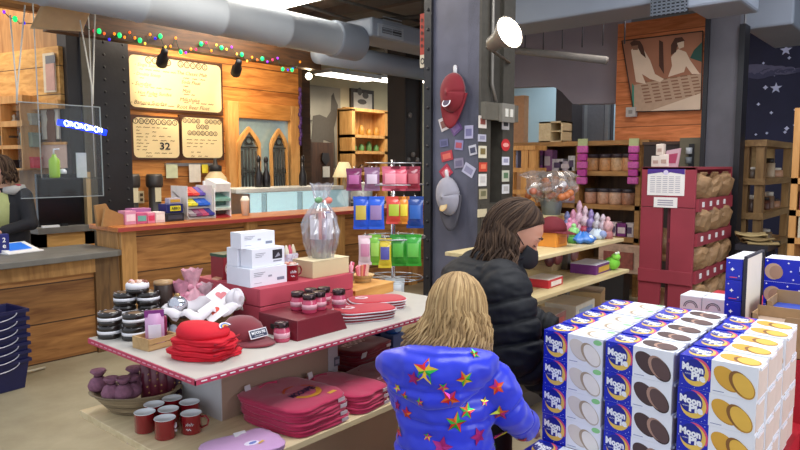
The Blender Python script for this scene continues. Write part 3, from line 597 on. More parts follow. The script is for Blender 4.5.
# tiered trays of wrapped bars
x0, x1 = PY(187, 200, 5.85).x, PY(213, 200, 5.85).x
t = thing('tray_rack', 'white three-tier rack tilted toward the shop front on the counter', 'rack', ((x0+x1)/2, 5.95, ZB)); w = x1-x0
mb = MB()
for k in range(3): mb.box(0, -.06+.08*k, .04+k*.1, w, .16, .012, mat('#d3d0cc', .4), rx=.45)
mb.bb(-w/2, -w/2+.01, -.1, .2, 0, .34, mat('#dedbd6', .4)).bb(w/2-.01, w/2, -.1, .2, 0, .34, mat('#dedbd6', .4)); mb.obj('shelf_frame', t)
k = 0
for lev, cols_ in ((0, ('#8a7f88', '#7a3c62', '#b04a6a', '#3a3f90')), (1, ('#d8c832', '#c9c23c', '#2a5cc0', '#2a66d0')), (2, ('#d23a3a', '#c8302e', '#d24a44', '#5a48a0'))):
    for i, c in enumerate(cols_):
        side = ('left', 'middle left', 'middle right', 'right')[i]; tier = ('bottom', 'middle', 'top')[lev]; cn = {'#8a7f88': 'grey', '#7a3c62': 'plum', '#b04a6a': 'rose', '#3a3f90': 'indigo', '#d8c832': 'yellow', '#c9c23c': 'mustard', '#2a5cc0': 'blue', '#2a66d0': 'bright blue', '#d23a3a': 'red', '#c8302e': 'deep red', '#d24a44': 'coral', '#5a48a0': 'violet'}[c]
        o = MB().box(0, 0, 0, w*.22, .15, .03, mat(c, .35), rx=.45)
        o.add([(-w*.11, -.09, -.02), (w*.11, -.09, -.02), (w*.11, -.075, .005), (-w*.11, -.075, .005)], [(0, 1, 2, 3)], mat(c, .3))
        single(o, 'candy_bar', f'{cn} wrapped bars on the {tier} tier, {side}, of the white rack', 'candy', ((x0+x1)/2+w*(i-1.5)*.24, 5.95-.06+.08*lev, ZB+.06+lev*.1), group='bars on the counter rack')
x0, x1 = PY(214, 200, 5.85).x, PY(231, 200, 5.85).x; w = x1-x0
t = thing('leaflet_tower', 'white tower of pigeonholes with teal trays on the counter', 'organiser', ((x0+x1)/2, 5.95, ZB)); H = dz(222, 181, 5.85)
mb = MB().bb(-w/2, w/2, .08, .1, 0, H, WHITE).bb(-w/2, -w/2+.015, -.1, .1, 0, H*.8, WHITE).bb(w/2-.015, w/2, -.1, .1, 0, H*.8, WHITE); mb.obj('body', t)
for k, c in enumerate(('#b2323a', '#cfe3da', '#8fc3b4', '#f1eeea')): MB().box(0, -.02, H*(.02+.25*k), w-.03, .2, .025 if k < 3 else .09, mat(c, .5), rx=.25).obj('tray', t)
mb = MB().bb(-w*.35, w*.35, -.05, .07, H*.1, H*.24, mat('#4c4038', .6)).bb(-w*.35, w*.35, -.05, .07, H*.35, H*.48, mat('#47685e', .6)); mb.obj('leaflets', t)
p = Vector((on(245), YI, ZB)); hh = dz(245, 196)
single(MB().lathe([(.035, 0), (.05, hh*.75), (.054, hh*.77), (.05, hh*.8), (.03, hh), (0, hh)], (0, 0, 0), mat('#ece3d2', .5), 14), 'paper_cup', 'white paper cup standing alone before the freezer', 'cup', p)
# ---- horse picture, dark door, frame, purple ribbon
t = thing('horse_poster', 'large grey poster of a rearing horse on the beige wall', 'poster', (0, 0, 0)); a = PY(304, 84, 9.57); c = PY(341, 172, 9.57); w = c.x-a.x
MB().bb(a.x, c.x, 9.57, 9.6, c.z, a.z, mat('#8d8678', .8, var=.25, scale=2)).obj('sheet', t)
cx, cz = (a.x+c.x)/2, (a.z+c.z)/2; H = a.z-c.z; g = mat('#4f4840', .8)
pr = [(-.3, -.02), (-.28, .15), (-.1, .17), (.1, .14), (.22, .22), (.24, .4), (.3, .44), (.33, .38), (.42, .3), (.4, .18), (.3, .02), (.32, -.2), (.34, -.45), (.26, -.45), (.22, -.15), (0, -.12), (-.05, -.3), (.02, -.46), (-.06, -.46), (-.14, -.25), (-.2, -.15), (-.26, -.3), (-.22, -.46), (-.3, -.46), (-.34, -.25), (-.33, -.1)]
mb = MB().prism([(cx+x*w, 9.568, cz+z*H) for x, z in pr], (0, -.006, 0), g); mb.tube([(cx-.3*w, 9.56, cz+.1*H), (cx-.42*w, 9.56, cz+.08*H), (cx-.44*w, 9.56, cz-.1*H)], .05, g, 8, .1); mb.obj('horse_picture', t)
t = thing('dark_door_panel', 'dark brown wooden panel with a white shield plaque behind the freezer', 'panel', (0, 0, 0)); a = PY(309, 142, 9.0); c = PY(334, 196, 9.0)
MB().bb(a.x, c.x, 9.0, 9.06, 0, a.z, wood('dark_panel', '#3a2418', '#5a3a26', 'Z')).obj('panel', t); MB().bb(a.x-.05, a.x+.03, 8.97, 9.06, 0, a.z+.05, W_DARK).obj('frame', t)
p = PY(325, 160, 8.99); MB().prism([(p.x-.08, 8.985, p.z+.13), (p.x-.1, 8.985, p.z), (p.x, 8.985, p.z-.1), (p.x+.1, 8.985, p.z), (p.x+.08, 8.985, p.z+.13)], (0, -.02, 0), mat('#2d2727', .5)).bb(p.x-.07, p.x+.1, 8.97, 8.99, p.z-.32, p.z-.12, mat('#cfc8bd', .6)).obj('plaque', t)
t = thing('framed_picture', 'black-framed black and white photograph above the oak cabinet', 'picture', (0, 0, 0)); a = PY(351, 88, 9.55); c = PY(374, 113, 9.55)
MB().bb(a.x, c.x, 9.55, 9.6, c.z, a.z, mat('#3b3128', .5)).obj('frame', t); mb = MB().bb(a.x+.07, c.x-.07, 9.54, 9.55, c.z+.05, a.z-.08, mat('#c9c4b8', .6)); w = c.x-a.x
for x, z, rx, rz_ in ((.35, .6, .1, .12), (.6, .5, .14, .1), (.45, .3, .2, .08)): mb.disc((a.x+w*x, 9.535, c.z+w*z), (rx*w, 0, 0), (0, 0, rz_*w), mat('#5a5650', .7), 10)
mb.obj('photo', t)
t = thing('purple_garland', 'purple twisted ribbon hanging beside the mirror frame', 'ribbon', PY(300, 90, 7.46)); n = PY(300, 90, 7.46).z-PY(300, 143, 7.46).z
mb = MB(); vl = mat('#4a2a68', .6)
for k in range(14): mb.ball((.012*math.sin(k*1.9), 0, -n*k/13), .024, .024, .045, vl, 8, 6)
single(mb, 'purple_ribbon', 'bunched purple ribbon strand beside the mirror frame', 'ribbon', t.location); bpy.data.objects.remove(t)
# oak cabinet with goods beyond the counter
a = PY(350, 109, 9.2); c = PY(386, 175, 9.2)
t = thing('oak_bookcase', 'oak bookcase with goods below the framed picture', 'bookcase', (0, 0, 0)); mb = MB().bb(a.x, c.x, 9.5, 9.58, .2, a.z, W_OAK)
mb.bb(a.x, a.x+.09, 9.15, 9.55, 0, a.z, W_OAK).bb(c.x-.09, c.x, 9.15, 9.55, 0, a.z, W_OAK)
zsh = [PY(365, y, 9.2).z for y in (109, 135, 151, 172)]
for z in zsh: mb.bb(a.x, c.x, 9.15, 9.55, z-.06, z, W_OAK)
mb.obj('carcass', t); R.seed(8); names = ('amber', 'green', 'white', 'brown', 'pale blue', 'ochre'); hx = ('#c99a4a', '#5d8a4a', '#d8d4cc', '#6f4a34', '#9ab4c0', '#b9822e'); i = 0
for si, sh in enumerate(zsh[1:]):
    for k in range(4):
        x = a.x+.2+(c.x-a.x-.4)*k/3; h = R.uniform(.12, .2); i += 1; ci = (i*5+k) % 6
        single(MB().lathe([(.055, 0), (.06, .02), (.06, h*.7), (.035, h*.85), (.035, h), (0, h)], (0, 0, 0), mat(hx[ci], .4), 10), 'preserve_jar', f'{names[ci]} jar, {("first", "second", "third", "last")[k]} on the {("upper", "middle", "bottom")[si]} shelf of the oak bookcase', 'jar', (x, 9.3, sh), group='jars in the oak bookcase')
a = PY(303, 112, 9.58); struct(MB().bb(PY(344, 120, 9.55).x, PY(351, 120, 9.55).x, 9.5, 9.6, 0, PY(347, 107, 9.5).z, W_OAK), 'trim_4')
t = thing('table_lamp', 'cream cone-shaded lamp on the ledge right of the freezer', 'lamp', PY(344, 190, 7.0)); z0 = t.location.z; t.location.z = 1.1; zz = PY(344, 162, 7.0).z-1.1; t.location.y = 7.0
MB().lathe([(.09, 0), (.09, .02), (.03, .06), (.045, zz*.35), (.02, zz*.6), (.015, zz*.75)], (0, 0, 0), mat('#b89a70', .5), 12).obj('base', t)
MB().lathe([(.17, zz*.62), (.075, zz)], (0, 0, 0), mat('#ecd9a8', .7, emit=.5), 16).obj('lamp_shade', t)
xx = t.location.x; tt = thing('side_ledge', 'dark back counter under the cone-shaded lamp', 'counter', (0, 0, 0)); MB().bb(x1+.0 if False else xx-.16, 7.5, 6.75, 7.2, 0, 1.06, W_DARK).obj('body', tt); MB().bb(xx-.18, 7.52, 6.72, 7.25, 1.06, 1.1, GREY_TOP).obj('worktop', tt)
t = thing('steel_urn', 'round pale steel lid jar beside the freezer end', 'jar', (PY(352, 190, 6.9).x+.25, 6.95, 1.1)); MB().lathe([(.16, 0), (.17, .05), (.17, .16), (.13, .25), (.05, .29)], (0, 0, 0), mat('#cfd0cb', .3, .3), 16).obj('body', t); MB().ball((0, 0, .3), .03, .03, .03, BLACK, 8, 6).obj('knob', t)
# ================================================================ SHOP COLUMN with caps and magnets
XCOL = 4.1
YA = PX(428, 165, XCOL).y; YB = PX(478, 165, XCOL).y; XE = PY(511, 165, YB).x
IRB = mat('#5d5d6c', .45, .1, .3, 4, bump=.08); STRIP = mat('#4b473f', .5, .2, .2)
mb = MB().bb(XCOL, XCOL+.12, YB, YA, 0, 3.9, IRB).bb(XCOL-.03, XCOL+.12, YA-.05, YA+.02, 0, 3.9, BLACKM)
xs1 = PY(488, 165, YB).x; xs2 = PY(500, 165, YB).x
mb.bb(XCOL, xs1, YB-.02, YB+.1, 0, 3.9, STRIP).bb(xs2, XE, YB-.02, YB+.3, 0, 3.9, STRIP).bb(xs1, xs2, YB+.12, YA, 0, 3.9, BLACK)
pt = PY(495, 113, YB); pb = PY(495, 203, YB)
mb.bb(XCOL+.01, XE, YB-.025, YB+.1, pb.z-.7, pb.z, STRIP).bb(xs1, xs2, YB+.01, YB+.05, pt.z, 3.9, mat('#3a362f', .5))
for k in range(24): mb.ball((XCOL-.03, YA-.02, .3+k*.15), .012, .014, .014, BLACKM, 6, 4)
struct(mb, 'column_shop', 'grey steel column hung with souvenir caps and stickers')
def cap(name, label, px, py, hcrown, hbrim, hbadge, hook):
    p = PX(px, py, XCOL-.01); t = thing(name, label, 'cap', p, PI)   # local +X points into the shop (-X world), local +Y = -Y world (picture right)
    # crown hangs open side to the column
    def crown(u, v):
        a = u*2*PI; e = v*PI/2; r = .092*math.cos(e)**.8
        return Vector((.085*math.sin(e)+.012, r*math.cos(a)*.98+.0, r*1.15*math.sin(a)+.02))
    mb = MB(); mb.grid(crown, 25, 9, mat(hcrown, .8, sheen=.2)); mb.obj('crown', t, solid=.004)
    def brim(u, v):
        a = PI+u*PI; rr = .088+.085*v*math.sin(u*PI)**.7
        return Vector((.025+.05*math.sin(u*PI)*v*1.0-.02*v*v, .092*math.cos(a)*(1+.05*v), -.03+(rr)*math.sin(a)*1.05+.045))
    mb = MB(); mb.grid(brim, 17, 6, mat(hbrim, .8)); mb.obj('brim', t, solid=.005)
    mb = MB().disc((.098, .0, -.034), (0, .032, 0), (-.0165, 0, .023), mat(hbadge, .6), 14).disc((.0995, .0, -.0335), (0, .024, 0), (-.012, 0, .0165), mat('#3a2a4a' if hbadge[1] == 'e' else '#c9b389', .6), 12); mb.obj('badge', t)
    MB().lathe([(.012, 0), (.014, .05), (.008, .06)], (.0, 0, .105), mat('#d9d7d8', .4), 8).obj('hook', t) if hook else None
    return t
t = cap('baseball_cap', 'dark red cap hung high on the grey column', 455, 97, '#7c1220', '#7a1220', '#e6dfe6', True); t.scale = (1.15, 1.2, 1.45)
t = cap('trucker_cap', 'grey and white mesh cap hung low on the column', 451, 200, '#9c9aa6', '#4a4850', '#c9a56a', True); t.scale = (1.15, 1.15, 1.45); t.rotation_euler = (.2, 0, PI)
# stickers: (px, py, w, h, tilt, colour, inner)
ST = [(444, 124, 8, 12, .35, '#d9cfd0', '#8a5a50', 'white picture'), (456, 128, 10, 10, .6, '#6a4f80', '#8a6aa0', 'purple diamond'), (469, 132, 8, 12, 0, '#b9b4d0', '#7d78a0', 'pale lilac upright'), (444, 143, 8, 7, .1, '#6a6a90', '#56567a', 'slate blue'), (459, 145, 8, 9, -.1, '#8d86ae', '#b0505e', 'lilac with red centre'), (473, 150, 7, 9, .2, '#c8c6d0', '#4a4a60', 'white and black'), (447, 156, 11, 9, .2, '#b03a44', '#d86a5a', 'red rectangular'), (459, 163, 9, 9, .1, '#8a8298', '#6d6680', 'grey mauve'), (446, 172, 10, 11, .7, '#b03046', '#d8707a', 'red round-ended'), (469, 170, 11, 10, -.5, '#b8b6cc', '#8d8aa6', 'tilted pale grey')]
for px, py, w, h, tl, c1, c2, nm in ST:
    p = PX(px, py, XCOL-.004); s = (p-CO).length/FOC*1.28; W_, H_ = w*s*.5, h*s*.42
    mb = MB(); rot = lambda x, z: (XCOL-.004, p.y-(x*math.cos(tl)-z*math.sin(tl)), p.z+x*math.sin(tl)+z*math.cos(tl))
    mb.prism([rot(-W_, -H_), rot(W_, -H_), rot(W_, H_), rot(-W_, H_)], (-.003, 0, 0), mat(c1, .5))
    mb.poly([tuple(Vector(rot(x, z))-X3*.0045) for x, z in ((-W_*.7, -H_*.6), (W_*.7, -H_*.6), (W_*.7, H_*.5), (-W_*.7, H_*.5))], mat(c2, .5))
    single(mb, 'magnet', f'{nm} souvenir sticker on the grey column face', 'sticker', group='stickers on the column face')
ST2 = [(482.5, 122, '#d8cfc4', '#8a4a40', 12, 'white and maroon, topmost'), (482, 138, '#b9b6c4', '#8d8aa0', 7, 'lilac, second'), (482.5, 152, '#d6cdb4', '#7a6a40', 12, 'cream, third'), (483, 167, '#c0402c', '#e07a5a', 9, 'orange-red, fourth'), (482.5, 180, '#d9d5cf', '#c0bcb8', 12, 'plain white, fifth'), (483, 194, '#a39a7c', '#6d6a4c', 10, 'olive, sixth')]
ST3 = [(505.5, 124, '#c9c6c4', '#3a3a3c', 11, 'white with a black figure, topmost'), (505.5, 145, '#c22c30', '#e89a90', 12, 'red oval, second'), (505.5, 161, '#d9d6e0', '#9a98b0', 8, 'pale house-shaped, third'), (505.5, 176, '#c8c8b4', '#5d7a5a', 11, 'green and white, fourth'), (505.5, 189, '#dcdcdc', '#b9b6b4', 9, 'plain pale, fifth')]
for lst, where in ((ST2, 'left flange strip'), (ST3, 'right flange strip')):
    for px, py, c1, c2, h, nm in lst:
        p = PY(px, py, YB-.024); s = (p-CO).length/FOC; H_ = h*s*.5; W_ = .065
        mb = MB()
        if 'oval' in nm: mb.disc((p.x, YB-.026, p.z), (W_, 0, 0), (0, 0, H_), mat(c1, .5), 18).disc((p.x, YB-.028, p.z), (W_*.7, 0, 0), (0, 0, H_*.35), mat(c2, .5), 12)
        else: mb.bb(p.x-W_*.8, p.x+W_*.8, YB-.027, YB-.022, p.z-H_, p.z+H_, mat(c1, .5)).bb(p.x-W_*.5, p.x+W_*.5, YB-.029, YB-.027, p.z-H_*.4, p.z+H_*.6, mat(c2, .5))
        single(mb, 'magnet', f'{nm} sticker down the {where} of the column', 'sticker', group='stickers on the column flanges')
p = PY(482, 213, YB-.026); single(MB().bb(p.x-.06, p.x+.06, YB-.03, YB-.024, p.z-.03, p.z+.03, mat('#c9bd9c', .6)), 'price_tag', 'small cream tag at the bottom of the column recess', 'tag')
# conduit, switch box, lamp
pb_ = PY(497.5, 110, YB-.04); pm = PY(492, 84, YB-.04)
t = thing('conduit', 'thin metal conduit running down the column to a box', 'conduit', (0, 0, 0))
MB().tube([(pm.x, YB-.04, 3.9), (pm.x, YB-.04, pm.z), (pb_.x, YB-.04, pb_.z)], .014, mat('#7d7870', .4, .5), 8).obj('pipe', t)
MB().bb(XCOL, XE, YB-.06, YB-.02, pb_.z-.08, pb_.z+.05, mat('#6d685c', .5, .3)).bb(pb_.x-.01, pb_.x+.17, YB-.09, YB-.06, pb_.z-.09, pb_.z+.05, mat('#9a958a', .4, .4)).bb(pb_.x+.03, pb_.x+.07, YB-.095, YB-.09, pb_.z-.05, pb_.z+.01, mat('#d8d4c8', .5)).bb(pb_.x+.1, pb_.x+.14, YB-.095, YB-.09, pb_.z-.05, pb_.z+.01, mat('#d8d4c8', .5)).obj('switch_box', t)
lp = PD(510, 32, 4.2); t = thing('flood_lamp', 'bright oval flood lamp clamped to the column', 'lamp', lp)
d = Vector((-.75, -.62, -.42)).normalized(); d = (CO-lp).normalized()*.62 + CR*.5 + CU*.34; d.normalize()
MB().lathe([(.03, -.2), (.05, -.18), (.06, -.1), (.108, -.01), (.113, 0), (.105, 0), (.055, -.09), (0, -.09)], (0, 0, 0), mat('#8a857c', .4, .5), 20, d).obj('lamp_shade', t)
q = d.to_track_quat('Z', 'Y').to_matrix(); MB().lathe([(.105, -.008), (.09, .012), (0, .02)], (0, 0, 0), mat('#ffeed0', .3, emit=40, var=0), 20, d).obj('bulb', t)
tgt = Vector((XE-.1, YB-.03, lp.z-.06)) - lp
MB().tube([-d*.18, -d*.22, tgt], .012, mat('#6d685c', .4, .5), 8).obj('clamp_arm', t)
l = bpy.data.lights.new('flood', 'SPOT'); l.energy = 60; l.color = (1, .86, .66); l.spot_size = 2.3; l.spot_blend = .8; l.shadow_soft_size = .1
o = bpy.data.objects.new('flood', l); COL.objects.link(o); o.location = lp+d*.06; o.rotation_euler = d.to_track_quat('-Z', 'Y').to_euler()
# red banner strip and white sign at the column's left
t = thing('hanging_banner', 'narrow red banner with dark lettering left of the column top', 'banner', (0, 0, 0)); a = PX(420, 14, 4.6); c = PX(428, 54, 4.6)
MB().bb(4.6, 4.61, c.y-.1, a.y, c.z, a.z, mat('#a8392c', .6)).obj('cloth', t)
mb = MB()
for k in range(5): mb.disc((4.595, a.y-.025, a.z-.06-k*.055), (0, .014, 0), (0, 0, .018), mat('#4a1a18', .6), 8)
mb.obj('lettering', t); MB().tube([(4.605, a.y-.02, a.z), (4.605, a.y-.02, 3.9)], .004, BLACK, 4).obj('cord', t)
a2 = PX(420, 55, 4.6); c2 = PX(428, 67, 4.6); t = thing('hanging_sign', 'small cream sign with a black ring under the red banner', 'sign', (0, 0, 0))
MB().bb(4.6, 4.61, c2.y-.1, a2.y, c2.z, c.z, mat('#cfc6b4', .6)).obj('panel', t); MB().disc((4.597, a2.y-.03, (c2.z+c.z)/2), (0, .022, 0), (0, 0, .03), INK, 14, r0=.6).obj('ring_mark', t)
# ================================================================ WIRE RACK of sweets
RC = PD(393, 230, 4.6); rx, ry = RC.x, RC.y
def RZ(py): return EYE-(py-165)/FOC*4.6*1.003
t = thing('wire_rack', 'chrome revolving wire rack hung with sweets bags in front of the counter', 'display rack', (rx, ry, 0))
mb = MB().cyl((0, 0, 0), .016, RZ(160), CHROME, 10)
for k in range(4): a = PI/4+k*PI/2; mb.tube([(0, 0, .05), (.3*math.cos(a), .3*math.sin(a), .02)], .014, CHROME, 6)
mb.obj('pole', t)
U = CR.normalized(); V = Vector((CF.x, CF.y, 0)).normalized()
TI = [(163, 22), (184, 24), (236, 26), (277, 24)]
for py, hw in TI:
    z = RZ(py); r = hw/FOC*4.6*1.25; mb = MB()
    mb.tube([(r*math.cos(a), r*math.sin(a), z) for a in [2*PI*i/20 for i in range(21)]], .0045, STEEL, 6)
    for i in range(4): a = i*PI/4; mb.tube([(-r*math.cos(a), -r*math.sin(a), z), (r*math.cos(a), r*math.sin(a), z)], .004, STEEL, 5)
    mb.obj('hook_ring', t)
def pouch(px, py_top, w, h, c1, c2, label, name='sweets_bag', off=-.2, group='bags on the wire rack', word=None):
    """plump sealed bag hanging on the rack facing the shop front"""
    dd = 4.6+off; p = PD(px, py_top, dd); s = dd/FOC; W_, H_ = w*s*1.2, h*s*1.06
    t = thing(name, label, 'sweets bag', p, YAW-PI/2, group); m1 = mat(c1, .25, coat=.3); m2 = mat(c2, .4)
    def front(u, v, s_): return Vector(((u-.5)*W_*(1-.06*math.sin(v*PI)), s_*.022*math.sin(u*PI)**.6*math.sin(v*PI)**.5, -v*H_))
    mb = MB(); mb.grid(lambda u, v: front(u, v, -1), 9, 9, m1); mb.grid(lambda u, v: front(1-u, v, 1), 9, 9, m1); mb.box(0, 0, -.004, W_*1.02, .004, .022, m1); mb.box(0, 0, -H_-.012, W_*1.02, .004, .022, m1); mb.obj('bag', t)
    mb = MB().grid(lambda u, v: Vector(((u-.5)*W_*.66, -.026*math.sin((.17+.66*u)*PI)**.6*math.sin((.22+.5*v)*PI)**.5-.0015, -(.22+.5*v)*H_)), 7, 7, m2); mb.obj('printed_panel', t)
    MB().tube([(0, .0, .018), (0, .03, .03), (0, .1, .03)], .003, CHROME, 5).obj('hook', t)
    return t
for args in [
 (354, 171, 13, 17, '#7a2a58', '#b9649a', 'plum-coloured bag, leftmost of the top tier'), (372, 170, 13, 18, '#8a5f7e', '#d6c2d2', 'mauve and white bag, second of the top tier'),
 (391, 169, 15, 19, '#d86a80', '#ee9aa8', 'pink bag, third of the top tier'), (400, 169, 15, 19, '#c9485e', '#e8808e', 'rose bag, fourth of the top tier'), (413, 169, 12, 19, '#8a2638', '#b8545e', 'dark red bag, rightmost of the top tier'),
 (361, 199, 13, 27, '#1d52c8', '#c9b04a', 'blue bag with gold panel, leftmost of the middle tier'), (376, 199, 14, 27, '#1f5ad2', '#9a7fb0', 'blue bag with lilac panel, second of the middle tier'),
 (394, 199, 13, 22, '#d8483a', '#b0c23a', 'red bag with lime panel, third of the middle tier'), (404, 199, 9, 22, '#e08a2a', '#e8d23a', 'orange bag, fourth of the middle tier'), (415, 199, 14, 26, '#1a3f88', '#2a5fb0', 'navy bag, rightmost of the middle tier'),
 (365, 238, 11, 24, '#e6c9cf', '#d08aa6', 'pale pink bag, leftmost of the lowest tier'), (375, 237, 10, 25, '#7ab83a', '#a0d05a', 'light green bag, second of the lowest tier'), (385, 241, 11, 24, '#e2c83a', '#5a5aa8', 'yellow bag with violet panel in the lowest tier'), (398, 237, 13, 26, '#2f8a2a', '#58b040', 'deep green bag, fourth of the lowest tier'), (413, 237, 14, 26, '#3aa032', '#68c050', 'bright green bag, rightmost of the lowest tier')]:
    pouch(*args)
pouch(395, 281, 16, 15, '#cfd6da', '#e4e8ea', 'clear pale packet on the lowest ring of the rack', off=-.1)
p = PD(413, 282, 4.8); single(MB().box(0, 0, 0, .3, .3, .3, mat('#8d7a5a', .8)).box(0, 0, .3, .31, .02, .005, mat('#c9b88e', .6)), 'carton', 'brown carton on the floor behind the wire rack', 'box', (p.x+.35, p.y+.5, 0), .3)
# ================================================================ GONDOLA
GZ = [PX(618, 238, 4.86).z, PX(624, 269, 4.86).z, PX(625, 310, 4.86).z]; GX0, GX1, GY0, GY1 = 3.35, 4.88, 1.93, 2.5
PLY2 = wood('pale_ply', '#c7b280', '#e0cf9f', 'X', rough=.45)
t = thing('gondola_shelf', 'pale plywood three-tier shop shelf right of the woman', 'shelf', (0, 0, 0))
for i, z in enumerate(GZ): MB().bb(GX0, GX1, GY0-(0.0 if i == 0 else .05), GY1, z-.025, z, PLY2).obj('shelf_board', t, bevel=.003)
GM = mat('#6d6a64', .5, .3)
for x in (GX0+.3, GX1-.35): MB().bb(x, x+.05, GY1-.28, GY1-.2, 0, GZ[0]-.025, GM).obj('upright', t)
MB().bb(GX0, GX1-.1, GY1-.36, GY1-.06, 0, .12, GM).obj('base', t)
def gx(px, Y): return PY(px, 220, Y).x
def gpos(px, Y, lev):
    k = gx(px, 1.0); Y = min(Y, 4.77/k); return Vector((k*Y, Y, GZ[lev]))
# top shelf goods
p = gpos(553, 2.12, 0); t = thing('hat_stand_box', 'orange and wood crate under the maroon cap on the top plywood shelf', 'box', p); MB().box(0, 0, 0, .16, .14, .1, mat('#d8892a', .5)).obj('body', t, bevel=.004); MB().box(0, -.072, .02, .1, .004, .05, mat('#b86a1e', .5)).obj('front_panel', t)
t = thing('baseball_cap', 'maroon cap resting on the orange crate by the woman\'s face', 'cap', p+Vector((-.01, 0, .1)), .3); MM = mat('#6a1420', .8)
mb = MB().lathe([(.1, 0), (.098, .04), (.075, .085), (.03, .105), (0, .108)], (0, 0, 0), MM, 18); mb.obj('crown', t)
mb = MB(); mb.grid(lambda u, v: Vector((-.1*math.cos(u*PI)*(1+.03*v), -.095*math.sin(u*PI)*(1+.75*v)-.0, .006-.02*v*math.sin(u*PI))), 13, 5, MM); mb.obj('brim', t, solid=.004)
p = gpos(551, 2.42, 0); t = thing('display_crate', 'plywood riser box at the back of the top shelf', 'box', p); MB().box(0, 0, 0, .3, .12, .16, wood('crate_ply', '#c79a56', '#e0b878', 'X')).obj('body', t); MB().box(0, 0, .16, .32, .13, .012, PLY2).obj('lid', t)
tz = GZ[0]+.172
CELLO = clear('cellophane', '#f4f4f8', .12, .12, .12); CELLO2 = clear('cellophane_gold', '#f0eae4', .07, .2, .14)
def cello(prof, c, mbm, n=22, fold=.12, seed=1, crinkle=0):
    rr = random.Random(seed); ph = [rr.uniform(0, 6) for _ in range(4)]; mb = MB(); c = Vector(c)
    def f(u, v):
        k = v*(len(prof)-1); i = min(int(k), len(prof)-2); w = k-i; r = prof[i][0]*(1-w)+prof[i+1][0]*w; z = prof[i][1]*(1-w)+prof[i+1][1]*w
        a = u*2*PI; r *= 1+fold*(.5*math.sin(5*a+ph[0]+v*3)+.3*math.sin(9*a+ph[1])+.3*math.sin(13*a+ph[2]+v*5))
        q = Vector((math.cos(a), math.sin(a), z*9+seed)); r += crinkle*(noise.noise(q*3.1)+.7*noise.noise(q*7.3))
        return c+Vector((r*math.cos(a), r*math.sin(a), z+.02*fold*math.sin(7*a)))
    mb.grid(f, n+1, 12, mbm, smooth=not crinkle); return mb
t = thing('gift_basket', 'cellophane-wrapped treats in a grey bucket on the riser box', 'gift basket', (p.x, p.y, tz)); MB().lathe([(.07, 0), (.09, .12), (.095, .125), (.09, .125), (.07, .01), (0, .01)], (0, 0, 0), mat('#8d98a0', .3, .5), 16).obj('bucket', t)
cello([(.085, .1), (.15, .15), (.19, .21), (.15, .27), (.2, .3), (.12, .34)], (0, 0, 0), CELLO2, seed=3, fold=.3, n=40, crinkle=.03).obj('wrapper', t)
R.seed(21)
for k in range(44):
    a = R.uniform(0, 6.28); r = R.uniform(.03, .18); c = R.choice(('#b86a3a', '#8a5a3a', '#d8c0a0', '#b8705a', '#d8d0c0', '#c8c4c8')); MB().ball((r*math.cos(a), r*math.sin(a), R.uniform(.13, .31-.5*r)), .033, .033, .028, mat(c, .4), 8, 6).obj('treat', t)
t = thing('plush_toy', 'small pink plush face left of the wrapped basket', 'toy', gpos(516, 2.44, 0)); MB().lathe([(.06, 0), (.065, .05), (.05, .1), (0, .12)], (0, 0, 0), mat('#d99aa4', .9), 14).obj('body', t); MB().ball((0, 0, .16), .06, .055, .055, mat('#e0a8b0', .9), 12, 8).ball((-.035, 0, .215), .018, .012, .025, mat('#e0a8b0', .9), 8, 6).ball((.035, 0, .215), .018, .012, .025, mat('#e0a8b0', .9), 8, 6).obj('head', t); MB().ball((-.02, -.053, .17), .007, .005, .008, INK, 6, 4).ball((.02, -.053, .17), .007, .005, .008, INK, 6, 4).obj('eyes', t); MB().box(0, 0, -.0, .001, .001, .001, WHITE)
R.seed(9)
glob = [(567, 2.3, 26, '#3a3f58', '#6a6f9a', 'dark blue-based globe'), (573, 2.2, 30, '#6a4a5a', '#b87890', 'pink-topped globe'), (579, 2.35, 36, '#caa0b0', '#c8a0b0', 'pale rose tall globe'), (585, 2.25, 31, '#b0485a', '#e0b0b8', 'red-based globe'), (574, 2.08, 20, '#4f9a4a', '#8ac878', 'green globe'), (597, 2.3, 25, '#888080', '#b8b0b4', 'grey-white globe'), (603, 2.2, 24, '#b8b0a8', '#c0acb4', 'white globe'), (591, 2.2, 28, '#4a4a8a', '#8a78a8', 'lilac globe'), (570, 2.15, 24, '#7a3a5a', '#c87a9a', 'plum globe'), (608, 2.1, 22, '#a86a6a', '#c89a9a', 'blush globe')]
for px, Y, hpx, c1, c2, lab in glob:
    p = gpos(px, Y, 0); h = hpx*p.length/FOC*.95; t = thing('snow_globe', f'{lab} ornament on the top plywood shelf', 'ornament', p, group='ornaments on the plywood shelf')
    MB().lathe([(.04, 0), (.042, h*.2), (.032, h*.35), (0, h*.35)], (0, 0, 0), mat(c1, .4), 12).obj('base', t); MB().lathe([(.024, h*.34), (.036, h*.42), (.04, h*.52), (.034, h*.62), (.016, h*.68), (.022, h*.74), (.024, h*.82), (.016, h*.92), (.005, h), (0, h)] if int(px) % 2 else [(.03, h*.34), (.04, h*.5), (.042, h*.62), (.03, h*.76), (.012, h*.8), (.02, h*.86), (.012, h*.97), (0, h)], (0, 0, 0), mat(c2, .3, var=.45, scale=45), 12).obj('dome', t)
p = gpos(583, 2.03, 0); t = thing('treat_bag', 'crinkled blue and white bag at the front of the top shelf', 'bag', p)
mb = cello([(.03, 0), (.075, .01), (.09, .03), (.06, .06), (.02, .085)], (0, 0, 0), mat('#3a78c8', .3, coat=.4), fold=.3, seed=5); mb.obj('bag', t); MB().ball((0, -.058, .04), .03, .025, .025, mat('#d8e4f0', .4), 8, 6).obj('printed_panel', t)
